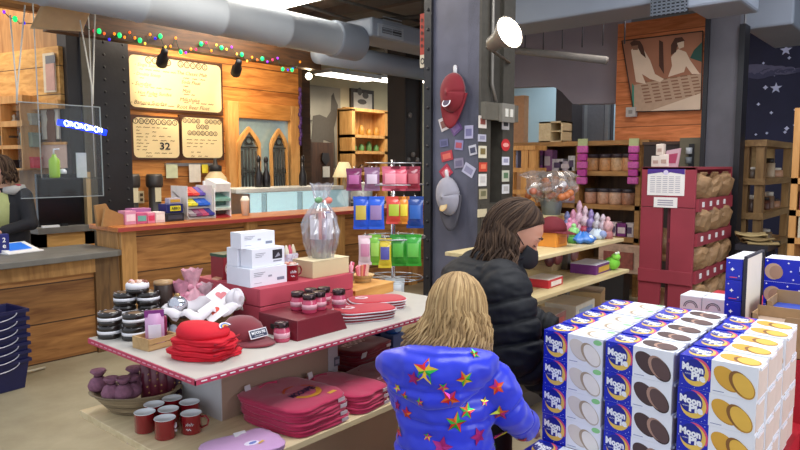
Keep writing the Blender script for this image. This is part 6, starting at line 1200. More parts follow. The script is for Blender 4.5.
mb.text('MOONPIE', cc+Z3*.0008+Vector((-.005, -.005, 0)), X3+Y3*.1, Y3, .15, .04, PUR, .04); mb.poly([cc+Z3*.001+Vector(q) for q in ((.05, -.12, 0), (.1, -.115, 0), (.095, -.095, 0), (.05, -.1, 0))], mat('#d8a040', .6)); mb.obj('print', t)
mb = MB().tube([(-.05+.01*k, .15+.02*math.sin(k/10*PI), z) for k in range(11)], .006, PK2, 6); mb.obj('collar', t)
MB().box(-.1, .172, z-.01, .03, .004, .03, mat('#d8d0d4', .5), rx=-.3).obj('neck_tag', t)
cx2, cy2 = 2.06, 2.11
for k in range(3):
    t = shirt(cx2+R.uniform(-.006, .006), cy2+.004*k, LZ+.027*k, .25, .38, .1+R.uniform(-.04, .04), PK2, f'raspberry pink folded shirt, {("bottom", "middle", "top")[k]} of the plain pile beside the moon prints', 'raspberry shirts, right pile', k+7, .029)
MB().tube([(-.05+.01*k, .14+.02*math.sin(k/10*PI), z) for k in range(11)], .006, PK, 6).obj('collar', t); MB().box(-.04, .165, z-.008, .03, .004, .035, mat('#d8d0d4', .5), rx=-.3).obj('neck_tag', t)
for k in range(2):
    t = shirt(2.36, 2.12+.004*k, LZ+.027*k, .34, .36, .12+.05*k, MR, f'dark maroon folded shirt, {("bottom", "white-lettered top")[k]} one at the shelf front', 'maroon shirts, front pile', k+17, .03)
MB().text('original', (0, -.02, .0325), X3+Y3*.1, Y3, .24, .055, mat('#d8a8b0', .6), .02).obj('lettering', t); MB().tube([(-.05+.01*k, .13+.02*math.sin(k/10*PI), .0255) for k in range(11)], .006, MR, 6).obj('collar', t); MB().box(-.11, .15, .02, .05, .012, .004, mat('#e8e2e0', .5), rz=-.7).obj('neck_tag', t)
for k in range(4):
    t = shirt(2.5+.01*(k % 2), 2.5, LZ+.028*k, .34, .34, .1+.05*(k % 2), MR, f'dark maroon folded shirt, {("bottom", "second", "third", "top")[k]} of the pile behind', 'maroon shirts, rear pile', k+27, .03)
MB().text('moon', (-.02, -.02, .0325), X3+Y3*.1, Y3, .2, .06, mat('#d8a8b0', .6), .02).obj('lettering', t); MB().box(-.14, -.172, .0, .04, .004, .03, mat('#e8e2e0', .5), rx=.3).obj('neck_tag', t)
t = shirt(1.43, 2.03, LZ, .3, .22, -.2, LIL, 'lilac pink folded shirt at the front of the lower shelf', None, 41, .024, tagm=False)
mb = MB().disc((.03, -.02, .0262), (.03, 0, 0), (0, .02, 0), mat('#e8dff0', .6), 14).disc((.035, -.02, .0266), (.018, .004, 0), (0, .01, 0), mat('#6a7ac0', .6), 10).poly([(.05, -.045, .0266), (.08, -.03, .0266), (.075, -.02, .0266), (.05, -.035, .0266)], mat('#d8b04a', .6)); mb.obj('print', t)
MB().box(.03, .085, .022, .05, .025, .006, mat('#dcd8dc', .5), rx=.4).obj('neck_tag', t)
# tag stand on shelf + blue sweets bags at the back right
p = PZ(337, 382, LZ); t = thing('price_stand', 'tiny grey price holder against the pedestal', 'price tag', (p.x, 2.322, LZ+.085)); MB().box(0, 0, 0, .035, .004, .045, mat('#6a6a76', .5)).obj('plate', t); MB().box(0, -.003, .01, .026, .002, .022, mat('#a8a8b4', .5)).obj('card', t)
R.seed(101)
for k, (px, py, c1, c2, lab) in enumerate(((357, 333, '#24509a', '#c88aa0', 'blue sweets packet with pink panel, left of the row'), (368, 328, '#1f4a98', '#d898ac', 'blue sweets packet with pink panel, second of the row'), (381, 326, '#1a3f86', '#3a78c8', 'deep blue sweets packet, third of the row'), (393, 324, '#24549c', '#8ab0e0', 'sky blue sweets packet, last of the row by the hood'))):
    Yp = 2.72-.09*k; p = PY(px, py, Yp); t = thing('sweets_packet', lab, 'sweets bag', (p.x, Yp, LZ), 0, 'blue packets on the lower shelf'); h = p.z-LZ+.05; h = min(h, .3)
    MB().box(0, 0, 0, .11, .1, h-.1, mat('#3a4a78', .4)).obj('carton', t, bevel=.004)
    MB().ball((0, 0, h-.06), .065, .05, .055, mat(c1, .25, coat=.5), 12, 9).box(0, -.01, h-.015, .12, .01, .03, mat(c1, .25)).obj('bag', t); MB().ball((0, -.02, h-.06), .045, .036, .04, mat(c2, .4), 10, 7).obj('printed_panel', t)
# ---- blue shopping baskets at the far left
p = PZ(6, 396, 0); BB_ = mat('#1a1c4c', .45, var=.15)
b0 = thing('shopping_basket', 'x', 'shopping basket', (0, 0, 0), 0, 'navy shopping baskets')
W_, D_, H_ = .44, .3, .22
def ring(w, d, z): return [(-w/2, -d/2, z), (w/2, -d/2, z), (w/2, d/2, z), (-w/2, d/2, z)]
mb = MB(); r0, r1 = ring(W_*.86, D_*.84, 0), ring(W_, D_, H_)
i0, i1 = ring(W_*.84, D_*.82, .006), ring(W_*.975, D_*.965, H_)
mb.add(r0+r1+i0+i1, [(3, 2, 1, 0)]+[(i, (i+1) % 4, 4+(i+1) % 4, 4+i) for i in range(4)]+[(8+(i+1) % 4, 8+i, 12+i, 12+(i+1) % 4) for i in range(4)]+[(4+i, 4+(i+1) % 4, 12+(i+1) % 4, 12+i) for i in range(4)]+[(8, 9, 10, 11)], BB_); mb.obj('tub', b0, bevel=.004)
mb = MB()
for (xa, xb, ya, yb) in ((-W_/2-.012, W_/2+.012, -D_/2-.012, -D_/2), (-W_/2-.012, W_/2+.012, D_/2, D_/2+.012), (-W_/2-.012, -W_/2, -D_/2, D_/2), (W_/2, W_/2+.012, -D_/2, D_/2)): mb.bb(xa, xb, ya, yb, H_-.02, H_+.004, BB_)
mb.obj('rim', b0)
MB().tube([(.14*math.cos(a), -D_/2-.016, H_-.012-.05*math.sin(a)) for a in [PI*i/12 for i in range(13)]], .004, mat('#b8b8c8', .3, .6), 6).obj('wire_handle', b0)
nmb = ('bottom', 'second', 'third', 'fourth', 'fifth', 'top'); c = PZ(0, 394, 0); loc = (c.x-.03, c.y+.12, 0)
for k in range(7):
    lab = f'navy plastic shopping basket, {("bottom", "second from bottom", "third from bottom", "middle", "third from top", "second from top", "top")[k]} of the floor stack'
    z = .0+.062*k
    if k == 0: b0.location = (loc[0], loc[1], z); b0.rotation_euler = (0, 0, .12); b0['label'] = lab
    else: dup(b0, (loc[0], loc[1], z), .12, lab)
a, b = PZ(-20, 378, .09), PZ(44, 367, .02)
single(MB().tube([PZ(-20, 383, .06), PZ(45, 367.5, .012)], .01, mat('#c9c4b0', .5), 8), 'floor_rod', 'thin pale rod lying slanted beside the basket stack', 'rod')
p = PZ(388, 428, 0); t = thing('carton', 'brown carton on the floor under the gift table end', 'box', (3.02, 2.72, 0), .1); MB().box(0, 0, 0, .24, .2, .2, mat('#8a6a48', .8)).obj('body', t, bevel=.004); MB().box(0, 0, .2, .24, .03, .003, mat('#b89a6a', .5)).obj('tape', t)
# ================================================================ SNACK CAKE DISPLAY
BLUE = mat('#1226b8', .35, var=.05); BOXW = mat('#edeef4', .4, var=.015); PINKA = mat('#e0527a', .4); MOONY = mat('#efc65a', .4); DBLUE = mat('#0f1f8e', .4); LW = mat('#f4f4f8', .4, var=0); DOT = mat('#dfe4f4', .5, var=0)
ENDM = mat('#d3c3b8', .6, var=.06); GREEN = mat('#8fd08a', .5)
REDCLOTH = mat('#b0182a', .6, var=.1, scale=3)
BW, BD, BH = .205, .117, .095
FLAV = {'vanilla': ('#ded3c8', '#f0e8e0', '#b09a80', '#c8b8a8'), 'chocolate': ('#4c3736', '#5e4644', '#b08a78', '#3a2828'), 'banana': ('#dca63c', '#e8b84c', '#8a5a2a', '#c08a2a')}
def panel(mb, org, u, v, w, h, flav):
    """printed face: org = lower left corner, u right, v up"""
    n = u.cross(v); P = lambda x, y, o=.0: org+u*x+v*y+n*o; bw = w*.42; A, Bc, Fi, Ed = [mat(c, .5, var=.05) for c in FLAV[flav]]
    mb.poly([P(0, 0, .0004), P(bw, 0, .0004), P(bw, h, .0004), P(0, h, .0004)], BLUE)
    mb.poly([P(bw, 0, .0004), P(w, 0, .0004), P(w, h, .0004), P(bw, h, .0004)], BOXW)
    cx, cy = bw*.52, h*.5; rx, ry = bw*.43, h*.42
    def E(x, y, a, b, m, o, a0=0, a1=2*PI, r0=0, rot=0, k=24):
        c, s_ = math.cos(rot), math.sin(rot); mb.disc(P(x, y, o), (u*c+v*s_)*a, (v*c-u*s_)*b, m, k, a0, a1, r0)
    E(cx+.001, cy+.002, rx*1.08, ry*1.08, PINKA, .0008, -.45, 2.8, .8)
    E(cx, cy, rx*.96, ry*.96, MOONY, .0010); E(cx-rx*.16, cy+ry*.2, rx*.84, ry*.8, DBLUE, .0013); E(cx-rx*.3, cy+ry*.5, rx*.75, ry*.6, BLUE, .0012)
    mb.text('Moon', P(cx-rx*.22, cy+ry*.36, .0017), u+v*-.1, v, rx*1.6, ry*.58, LW, .055); mb.text('Pie', P(cx+rx*.22, cy-ry*.24, .0017), u+v*-.1, v, rx*1.05, ry*.6, LW, .055)
    mb.text('ORIGINAL', P(cx-rx*.55, cy-ry*.1, .0017), u, v, rx*.5, ry*.1, LW, 0)
    for fx, fy in ((.1, .1), (.12, .9), (.88, .92), (.9, .12), (.8, .06), (.06, .5), (.94, .7), (.5, .05)): mb.poly([P(bw*fx+x, h*fy+y, .0008) for x, y in star_pts(.0018, 4, .5)], DOT)
    wx = w-bw; x0 = bw+wx*.35; y0 = h*.53
    E(x0+.0012, y0-.0035, wx*.34, h*.27, Ed, .0008, rot=-.7); E(x0, y0, wx*.34, h*.27, A, .0010, rot=-.7)
    x1 = bw+wx*.68; y1 = h*.42
    E(x1+.002, y1-.003, wx*.33, h*.27, Ed, .0012, rot=-.9); E(x1-.004, y1+.003, wx*.32, h*.26, Fi, .0014, rot=-.9); E(x1+.0028, y1-.0006, wx*.31, h*.23, Bc, .0017, rot=-.95)
    if flav == 'vanilla': E(bw+wx*.86, h*.87, wx*.12, h*.09, GREEN, .0008)
    mb.poly([P(bw+wx*.05, h*.08, .0008), P(bw+wx*.3, h*.08, .0008), P(bw+wx*.3, h*.1, .0008), P(bw+wx*.05, h*.1, .0008)], mat('#8088b0', .5))
def cake_box(flav):
    mb = MB(); w, d, h = BW, BD, BH
    mb.box(0, 0, 0, d, w, h, BOXW)
    panel(mb, Vector((-d/2, w/2, 0)), -Y3, Z3, w, h, flav)            # front (towards -X)
    panel(mb, Vector((-d/2, w/2, h)), -Y3, X3, w, d, flav)            # top
    mb.poly([(d/2, w/2+.0004, 0), (-d/2, w/2+.0004, 0), (-d/2, w/2+.0004, h), (d/2, w/2+.0004, h)], BLUE)
    e = -w/2-.0006
    mb.poly([(-d/2+.006, e, .004), (d/2-.004, e, .004), (d/2-.004, e, h-.009), (-d/2+.006, e, h-.009)], ENDM)
    mb.prism([(-d/2+.02, e, h-.012), (d/2-.03, e, h-.012), (d/2-.03, e, h-.004), (-d/2+.02, e, h-.004)], (0, -.004, 0), BOXW)
    return mb.mesh('cake_box_'+flav)
BM = {f: cake_box(f) for f in FLAV}
# stepped red base
t = thing('red_display_base', 'red cloth-covered stepped base under the snack cake boxes', 'display base', (0, 0, 0))
MB().bb(1.955, 2.06, .37, 1.035, 0, .72, REDCLOTH).bb(2.06, 2.30, .37, 1.035, 0, .7245, REDCLOTH).bb(2.30, 2.56, .37, 1.035, 0, .729, REDCLOTH).obj('step_block', t)
MB().bb(1.80, 1.955, .2, 1.06, 0, .624, REDCLOTH).obj('front_step', t)
MB().bb(2.56, 3.9, -.9, 1.05, 0, .72, REDCLOTH).bb(2.66, 3.9, -.7, 1.0, .72, .95, REDCLOTH).obj('rear_riser', t)
MB().bb(2.06, 2.53, .61, .99, .735, 1.1, mat('#a08a68', .8)).obj('inner_carton', t)
yl = [1.026-BW/2, .811-BW/2, .590-BW/2]
xr = [1.935+BD/2+(BD+.001)*i for i in range(5)]
zb_ = [.72, .7245, .7245, .729, .729]
fl = ['vanilla', 'chocolate', 'banana']; fn = {'vanilla': 'pale cakes', 'chocolate': 'dark chocolate cakes', 'banana': 'yellow cakes'}
lv = ['bottom', 'second from the bottom', 'third from the bottom', 'top']; rw = ['front', 'second', 'third', 'fourth', 'back']
R.seed(17)
jit = [0, -.004, .004, -.002, .006]
for c in range(3):
    for r in range(5):
        for k in range(4):
            if not (r == 0 or k == 3 or c == 2): continue
            o = bpy.data.objects.new('snack_cake_box', BM[fl[c]]); COL.objects.link(o); o.location = (xr[r], yl[c]+jit[r]*(1 if k == 3 else .5)+R.uniform(-.002, .002), zb_[r]+.0955*k)
            o.rotation_euler = (0, 0, R.uniform(-.012, .012))
            where = f'{lv[k]} of the front stack' if r == 0 else (f'on top, {rw[r]} row' if k == 3 else f'{lv[k]} level, {rw[r]} row of the right side')
            tag(o, f'cake box picturing {fn[fl[c]]}, {where}', 'cake box', f'cake boxes picturing {fn[fl[c]]}')
for c in range(3):
    o = bpy.data.objects.new('snack_cake_box', BM[fl[c]]); COL.objects.link(o); o.location = (1.872, yl[c]+.006, .625); tag(o, f'cake box picturing {fn[fl[c]]}, set on the lower step before its stack', 'cake box', 'cake boxes on the lower step')
# two white boxes with an arch mark
for k, lab in enumerate(('white box with grey arch mark, left of the pair behind the cake boxes', 'white box with grey arch mark, right of the pair behind the cake boxes')):
    y = PX(680, 300, 2.95).y-.045-.092*k; t = thing('arch_box', lab, 'box', (3.02, y, .95)); h = PX(700, 297, 2.95).z-.95; MB().box(0, 0, 0, .14, .09, h, mat('#e0e2e6', .45, var=.02)).obj('carton', t, bevel=.003); mb = MB()
    for rr in (.03, .023): mb.disc((-.0708, 0, h*.62), (0, rr, 0), (0, 0, rr), mat('#70747c', .5), 16, 0, PI, .86)
    mb.bb(-.0712, -.0702, -.03, .03, h*.52, h*.55, mat('#9a9ca4', .5)); mb.obj('print', t)
# blue four-box stack with an upright open tray
X0 = 2.76; ya = PX(725, 280, X0).y; yb = PX(742, 280, X0).y; zt = PX(736, 259, X0).z; hh = (zt-.95)/4
for k in range(4):
    t = thing('end_on_box', f'plain blue starred box end, {("bottom", "second", "third", "top")[k]} of the narrow stack by the upright tray', 'cake box', (X0+.14, (ya+yb)/2, .95+hh*k), 0, 'blue boxes by the upright tray'); w = ya-yb
    MB().box(0, 0, 0, .27, w, hh-.001, BLUE).obj('carton', t, bevel=.002); mb = MB()
    for fy, fz, r in ((.1, .5, .008), (-.3, .2, .004), (.3, .8, .004)): mb.poly([(-.1365, fy*w-x, hh*fz+y) for x, y in star_pts(r, 4, .5)], LW)
    mb.bb(-.1365, -.1355, -.2*w, .25*w, hh*.1, hh*.14, PINKA)
    mb.disc((-.136, -.5*w, hh*.55), (0, .02, 0), (0, 0, .03), PINKA, 14, PI*1.5, PI*2.5, .7) if False else None
    mb.obj('print', t)
    if k == 3: MB().box(0, 0, hh-.001, .27, w, .002, BOXW).obj('top_panel', t)
xe = PY(763, 260, yb-.012).x
t = thing('upright_tray', 'cream open tray with dark edges standing upright beside the blue stack', 'tray', (0, 0, 0)); zt2 = zt+.004; y0 = yb-.004; DKE = mat('#2c2a36', .5)
MB().bb(X0, xe, y0-.006, y0, .95, zt2, mat('#f2e8d6', .6, var=.03, emit=.0)).obj('sheet', t)
mb = MB(); mb.bb(X0-.003, X0+.006, y0-.012, y0+.0, .95, zt2, DKE).bb(xe-.01, xe, y0-.012, y0, .95, zt2, DKE).bb(X0, xe, y0-.012, y0, zt2, zt2+.008, DKE); mb.obj('edge', t)
# wall of wide blue boxes
XB = 3.15; yb0 = PX(764, 280, XB).y; zt = PX(780, 259, XB).z; hb = (zt-.95)/3
def wide_box():
    mb = MB(); w, d, h = .24, .14, hb-.001; mb.box(0, 0, 0, d, w, h, BLUE); x = -d/2-.0006; mb.bb(-d/2, d/2, -w/2, w/2, h, h+.001, BOXW)
    mb.disc((x, .085, h*.45), (0, .034, 0), (0, 0, h*.36), mat('#c8a488', .5), 18).disc((x-.0004, .075, h*.42), (0, .026, 0), (0, 0, h*.3), mat('#b08a70', .5), 16)
    cy = -.06; mb.disc((x, cy, h*.5), (0, .052, 0), (0, 0, h*.46), PINKA, 24, 0, 2.6, .86) if False else mb.disc((x, cy, h*.5), (0, -.052, 0), (0, 0, h*.46), PINKA, 24, -.4, 2.7, .86)
    mb.disc((x-.0003, cy, h*.48), (0, -.048, 0), (0, 0, h*.42), MOONY, 24).disc((x-.0006, cy+.01, h*.56), (0, -.042, 0), (0, 0, h*.36), DBLUE, 24)
    mb.text('Moon', (x-.001, cy+.014, h*.64), -Y3, Z3, .07, h*.22, LW, .05).text('Pie', (x-.001, cy-.008, h*.4), -Y3, Z3, .042, h*.22, LW, .05)
    for y, z in ((.02, .5), (.03, .85), (.01, .15), (.11, .9)): mb.poly([(x, y-a, h*z+b) for a, b in star_pts(.005, 4, .5)], LW)
    return mb.mesh('wide_cake_box')
WB = wide_box()
for c in range(2):
    for k in range(3):
        o = bpy.data.objects.new('wide_cake_box', WB); COL.objects.link(o); o.location = (XB+.07, yb0-.12-.242*c, .95+hb*k); tag(o, f'wide deep blue cake box, {("bottom", "middle", "top")[k]} of the {("stack right of the upright tray", "stack at the picture edge")[c]}', 'cake box', 'wide blue cake boxes')
t = thing('cake_carton', 'orange-printed white flat box lying on the wide blue stack', 'box', (XB+.07, yb0-.3, zt+.001)); MB().box(0, 0, 0, .12, .2, .012, BOXW).obj('carton', t, bevel=.002); MB().box(-.01, -.02, .012, .08, .1, .001, MOONY).obj('print', t)
CARD = mat('#a5845e', .8, var=.15)
def tray(px0, px1, Xp, z, h, d, label, fill, fh):
    a, c = PX(px0, 300, Xp).y, PX(px1, 300, Xp).y; w = a-c; y = (a+c)/2; t = thing('cardboard_tray', label, 'tray', (Xp+d/2, y, z)); th = .004
    mb = MB().box(0, 0, 0, d, w, th, CARD); mb.prism([(-d/2, w/2, 0), (-d/2, -w/2, 0), (-d/2, -w/2, h), (-d/2, -w*.1, h), (-d/2, 0, h*.55), (-d/2, w*.3, h*.55), (-d/2, w*.4, h), (-d/2, w/2, h)], (th, 0, 0), CARD)
    mb.box(d/2-th/2, 0, 0, th, w, h*1.1, CARD).box(0, w/2-th/2, 0, d, th, h, CARD).box(0, -w/2+th/2, 0, d, th, h, CARD); mb.obj('tray', t)
    MB().box(0, 0, th, d-.012, w-.012, fh, mat(fill, .45)).obj('filling', t); MB().box(-d/2-.001, w*.1, h*.1, .002, w*.5, h*.4, mat('#c9bcd0', .5)).obj('front_panel', t)
tray(752, 812, 2.67, .95, .15, .1, 'torn brown cardboard tray just behind the yellow-cake boxes', '#b39a86', .12)
tray(766, 830, 2.84, .95, .17, .2, 'taller brown tray with blue packs in front of the wide blue boxes', '#2a4ab0', .13)
# ================================================================ PEOPLE
SKIN = mat('#c98f74', .55, var=.04, scale=12); SKINL = mat('#d8a58a', .55, var=.04)
def limb(mb, pts, rad, m, n=14):
    P = [Vector(p) for p in pts]; mb.tube(P, rad, m, n)
    for p, r in zip(P, rad): mb.ball(p, r, r, r, m, n, 8)
def fine(pts, rad, k=8, puff=0, pitch=.07):
    """resample a limb, optional quilted puffs"""
    P = [Vector(p) for p in pts]; o, q = [], []; acc = 0
    for i in range(len(P)-1):
        L_ = (P[i+1]-P[i]).length; n = max(2, int(L_/.012))
        for j in range(n):
            f = j/n; o.append(P[i].lerp(P[i+1], f)); r = rad[i]*(1-f)+rad[i+1]*f; s_ = acc+L_*f
            q.append(r*(1+puff*(abs(math.sin(PI*s_/pitch))-.6)))
        acc += L_
    o.append(P[-1]); q.append(rad[-1]); return o, q
def hand(mb, w, d, side, m, s=1.0, curl=.5, down=Vector((0, 0, -1))):
    """palm and five bent fingers growing from wrist w towards d; side: sideways unit"""
    d = d.normalized(); side = (side-d*side.dot(d)).normalized(); n = d.cross(side); 
    if n.dot(down) < 0: n = -n
    c = w+d*.05*s
    mb.loft([(w, side*.024*s, n*.018*s), (w+d*.03*s, side*.034*s, n*.015*s), (w+d*.07*s, side*.041*s, n*.013*s), (w+d*.092*s, side*.038*s, n*.010*s)], m, 14)
    for k, (o, L_, r) in enumerate(((-.03, .062, .0085), (-.0105, .075, .009), (.0095, .07, .009), (.028, .055, .008))):
        p = w+d*.085*s+side*o*s; pts = [p]; a = .25
        for j in range(3): a += curl*(.55+.1*k); seg = L_*(.45, .32, .25)[j]*s; p = p+(d*math.cos(a-.25)+n*math.sin(a-.25))*seg; pts.append(p)
        mb.tube(pts, [r*s*1.05, r*s, r*s*.92, r*s*.7], m, 8); mb.ball(pts[-1], r*s*.72, r*s*.72, r*s*.72, m, 8, 6)
    p = w+d*.025*s-side*.026*s; pts = [p, p+(d*.6-side*.75)*.034*s+n*.006*s, p+(d*.95-side*.85)*.05*s+n*.02*s, p+(d*1.45-side*.8)*.05*s+n*.03*s]
    mb.tube(pts, [.012*s, .0105*s, .0095*s, .007*s], m, 8); mb.ball(pts[-1], .007*s, .007*s, .007*s, m, 8, 6)
def head_geo(mb, c, q, s, m):
    """skull, jaw, nose, ears, lips; local x right, y forward, z up, rotated by q"""
    T = lambda x, y, z: c+q @ Vector((x*s, y*s, z*s))
    D = lambda v: q @ (Vector(v)*s)
    mb.loft([(T(0, .012, -.118), D((.022, 0, 0)), D((0, .026, 0))), (T(0, .02, -.105), D((.042, 0, 0)), D((0, .052, 0))), (T(0, .015, -.07), D((.058, 0, 0)), D((0, .076, 0))), (T(0, .006, -.03), D((.068, 0, 0)), D((0, .09, 0))), (T(0, 0, .015), D((.074, 0, 0)), D((0, .097, 0))), (T(0, -.003, .06), D((.071, 0, 0)), D((0, .092, 0))), (T(0, -.006, .095), D((.052, 0, 0)), D((0, .068, 0))), (T(0, -.008, .112), D((.022, 0, 0)), D((0, .03, 0)))], m, 26)
    mb.tube([T(0, .09, .012), T(0, .103, -.018), T(0, .112, -.036), T(0, .098, -.044)], [.007*s, .010*s, .013*s, .008*s], m, 8)
    for sx in (-1, 1):
        b = MB(); mb.ball(T(sx*.075, -.01, -.012), .010*s, .018*s, .03*s, m, 10, 8); mb.ball(T(sx*.016, .096, -.04), .009*s, .009*s, .008*s, m, 8, 6); mb.tube([T(sx*.012, .094, .03), T(sx*.034, .09, .034), T(sx*.05, .078, .026)], .006*s, m, 6)
        mb.ball(T(sx*.03, .078, .008), .014*s, .012*s, .01*s, m, 10, 7)
    mb.tube([T(-.024, .082, -.068), T(0, .093, -.066), T(.024, .082, -.068)], [.004*s, .0075*s, .004*s], m, 8); mb.tube([T(-.02, .082, -.078), T(0, .091, -.079), T(.02, .082, -.078)], [.004*s, .008*s, .004*s], m, 8)
    mb.ball(T(0, .078, -.1), .018*s, .016*s, .014*s, m, 10, 7)
    return T, D
def face_details(t, T, D, s, closed):
    mb = MB()
    for sx in (-1, 1):
        if closed: mb.tube([T(sx*.018, .092, .001), T(sx*.031, .092, -.004), T(sx*.044, .083, .001)], .0022*s, mat('#3a2420', .6), 6)
        else: mb.ball(T(sx*.031, .083, .006), .011*s, .008*s, .008*s, mat('#e8e4e0', .3), 10, 7).ball(T(sx*.031, .0895, .006), .005*s, .004*s, .005*s, mat('#2c1c16', .2), 8, 6)
    mb.obj('eyes', t); mb = MB()
    for sx in (-1, 1): mb.tube([T(sx*.014, .098, .036), T(sx*.034, .095, .042), T(sx*.052, .082, .034)], .0035*s, mat('#4a3226', .8), 6)
    mb.obj('eyebrows', t)
def hairdo(t, c, q, rad, mats, n, zend, flare, skip, seed, r0=.009, wave=.006, capskip=None, drape=0.0):
    capskip = skip if capskip is None else capskip
    """strands from the crown down the skull then hanging to world height zend"""
    rr = random.Random(seed); mb = MB(); q = q
    def E(a, th, k): return c+q @ Vector((rad[0]*k*math.sin(th)*math.cos(a), rad[1]*k*math.sin(th)*math.sin(a), rad[2]*k*math.cos(th)))
    # under-cap so that no scalp shows
    def cap(u, v):
        a = capskip+PI/2+u*(2*PI-2*capskip); fr = max(0, math.cos(a-PI/2)); return E(a, .03+v*(1.66-1.0*fr**.7), .95)
    mb.grid(cap, 40, 14, mats[0])
    for i in range(n*2//3 if capskip < skip else 0):   # short hair swept back from the hairline
        a = PI/2+rr.uniform(-skip, skip); m = rr.choice(mats); k = rr.uniform(.99, 1.03); fr = max(0, math.cos(a-PI/2)); th1 = 1.78-1.0*fr**.7; sgn = 1 if math.cos(a) < 0 else -1
        mb.tube([E(a+sgn*.25*(j/7)**2, .05+(th1-.05)*j/7, k) for j in range(8)], [r0*.7]+[r0*1.4]*6+[r0*.8], m, 6, .5)
    for i in range(n):
        f = (i+rr.random()*.8)/n; a = PI/2+skip+f*(2*PI-2*skip); k = rr.uniform(.97, 1.09); m = rr.choice(mats); pts = []; ths = 1.62
        for j in range(8): th = .06+(ths-.06)*j/7; pts.append(E(a+.04*math.sin(j+i), th, k))
        p = pts[-1]; out = p-c; out.z = 0; L0 = out.length; out.normalize(); ze = zend+rr.uniform(-.02, .035); z0 = p.z; ph = rr.uniform(0, 6); side = Vector((-out.y, out.x, 0))
        if z0 > ze+.02:
            for j in range(1, 8):
                g = j/7; z = z0+(ze-z0)*g; pts.append(Vector((p.x, p.y, z))+out*(flare*g**1.3+wave*math.sin(ph+g*7))+side*wave*1.3*math.sin(ph*2+g*6)+Vector((drape*g*g, 0, 0)))
        nn = len(pts); rad_ = [r0*rr.uniform(.8, 1.2)*(.55+.6*math.sin(PI*min(.93, (j+.9)/nn))) for j in range(nn)]
        mb.tube(pts, rad_, m, 6, .6)
    return mb.obj('hair', t)
def shoe(mb, ank, fwd, m, s=1.0):
    f = Vector((fwd.x, fwd.y, 0)).normalized(); sd = Vector((-f.y, f.x, 0)); a = Vector((ank.x, ank.y, 0))
    mb.loft([(a-f*.07*s+Z3*.035*s, sd*.02*s, Z3*.03*s), (a-f*.05*s+Z3*.045*s, sd*.04*s, Z3*.045*s), (a+f*.02*s+Z3*.05*s, sd*.043*s, Z3*.05*s), (a+f*.1*s+Z3*.035*s, sd*.047*s, Z3*.035*s), (a+f*.16*s+Z3*.028*s, sd*.04*s, Z3*.028*s), (a+f*.19*s+Z3*.022*s, sd*.015*s, Z3*.018*s)], m, 16)
    mb.tube([a+Z3*.05*s, a+Z3*.13*s], [.042*s, .045*s], m, 14)
def from_remesh(mb, m, vox, sm, extra=None):
    vs, fs = remesh(mb, vox, sm); o = MB(); o.add(vs, fs, m, True); return o, vs, fs
def quilt(vs, arms, lim, pitch, depth, wid=.0085, z0=.72):
    """press stitched grooves into a padded coat: rings along the arms, rows round the body"""
    o = []
    for v in vs:
        best = None
        for A, L_ in zip(arms, lim):
            acc = 0
            for a, b in zip(A, A[1:]):
                d = b-a; f = max(0, min(1, (v-a).dot(d)/d.length_squared)); q = a+d*f; e = (v-q).length
                if e < L_ and (best is None or e < best[0]): best = (e, acc+d.length*f, (v-q).normalized())
                acc += d.length
        if best: s_, n = best[1]+.02, best[2]
        else:
            s_ = v.z-z0; n = Vector((v.x, v.y, 0)); n = n.normalized() if n.length > .01 else Vector((0, 0, 1))
        s_ += .006*noise.noise(v*9); k = s_/pitch; g = abs(k-round(k))*pitch
        o.append(v-n*depth*math.exp(-(g/wid)**2))
    return o
# ---------------------------------------------------------------- woman in the black puffer
wr = PD(487, 225, 2.62); PHI = math.radians(-40); rzw = PHI-PI/2
mb = MB(); V3 = Vector
qh = Matrix.Rotation(-.3, 3, 'Z') @ Matrix.Rotation(-.62, 3, 'X')
hc = V3((0, .125, 1.378))
T, D = head_geo(mb, hc, qh, 1.0, SKIN)
limb(mb, [(0, .02, 1.2), (0, .05, 1.28), (0, .095, 1.33)], [.06, .055, .052], SKIN)
limb(mb, [(0, -.02, .86), (0, 0, 1.0), (0, .01, 1.15)], [.13, .12, .12], SKIN)
wrR, wrL = V3((.2, .265, .775)), V3((-.1, .36, .93))
for w_, e_, sx in ((wrR, V3((.255, .06, .95)), 1), (wrL, V3((-.245, .13, 1.0)), -1)):
    limb(mb, [(sx*.17, .015, 1.2), e_, w_], [.05, .04, .027], SKIN); hand(mb, w_, (w_-e_).normalized()*.6+V3((0, .5, -.35)), V3((1, 0, 0))*(1 if sx > 0 else -1), SKIN, .95, .45)
for sx in (-1, 1): limb(mb, [(sx*.09, -.02, .86), (sx*.095, .0, .48), (sx*.1, -.03, .09)], [.085, .058, .04], SKIN); limb(mb, [(sx*.1, -.03, .06), (sx*.1, .1, .04)], [.038, .03], SKIN)
o, _, _ = from_remesh(mb, SKIN, .0065, 3)
wm = single(o, 'person', 'adult in a black puffer coat and black face mask looking down at the cake boxes', 'person', (wr.x, wr.y, 0), rzw)
face_details(wm, T, D, 1.0, True)
# mask
MK = mat('#121217', .7); mb = MB()
def mask(u, v): a = (u-.5)*2.3; z = .0-.1*v-.012; y = .005+(.098+.03*math.sin(v*PI)*math.cos(a*1.1))*math.cos(a)*(1 if v < .8 else 1-.25*(v-.8)/.2); x = .079*math.sin(a)*(1 if v < .7 else 1-.2*(v-.7)); return T(x, y+.012, z)
mb.grid(mask, 21, 11, MK); 
for sx in (-1, 1): mb.tube([T(sx*.073, .045, -.02), T(sx*.08, .0, .0), T(sx*.083, -.025, .01)], .0022, MK, 5).tube([T(sx*.07, .045, -.085), T(sx*.078, .0, -.05), T(sx*.083, -.025, -.02)], .0022, MK, 5)
mb.obj('face_mask', wm, solid=.003)
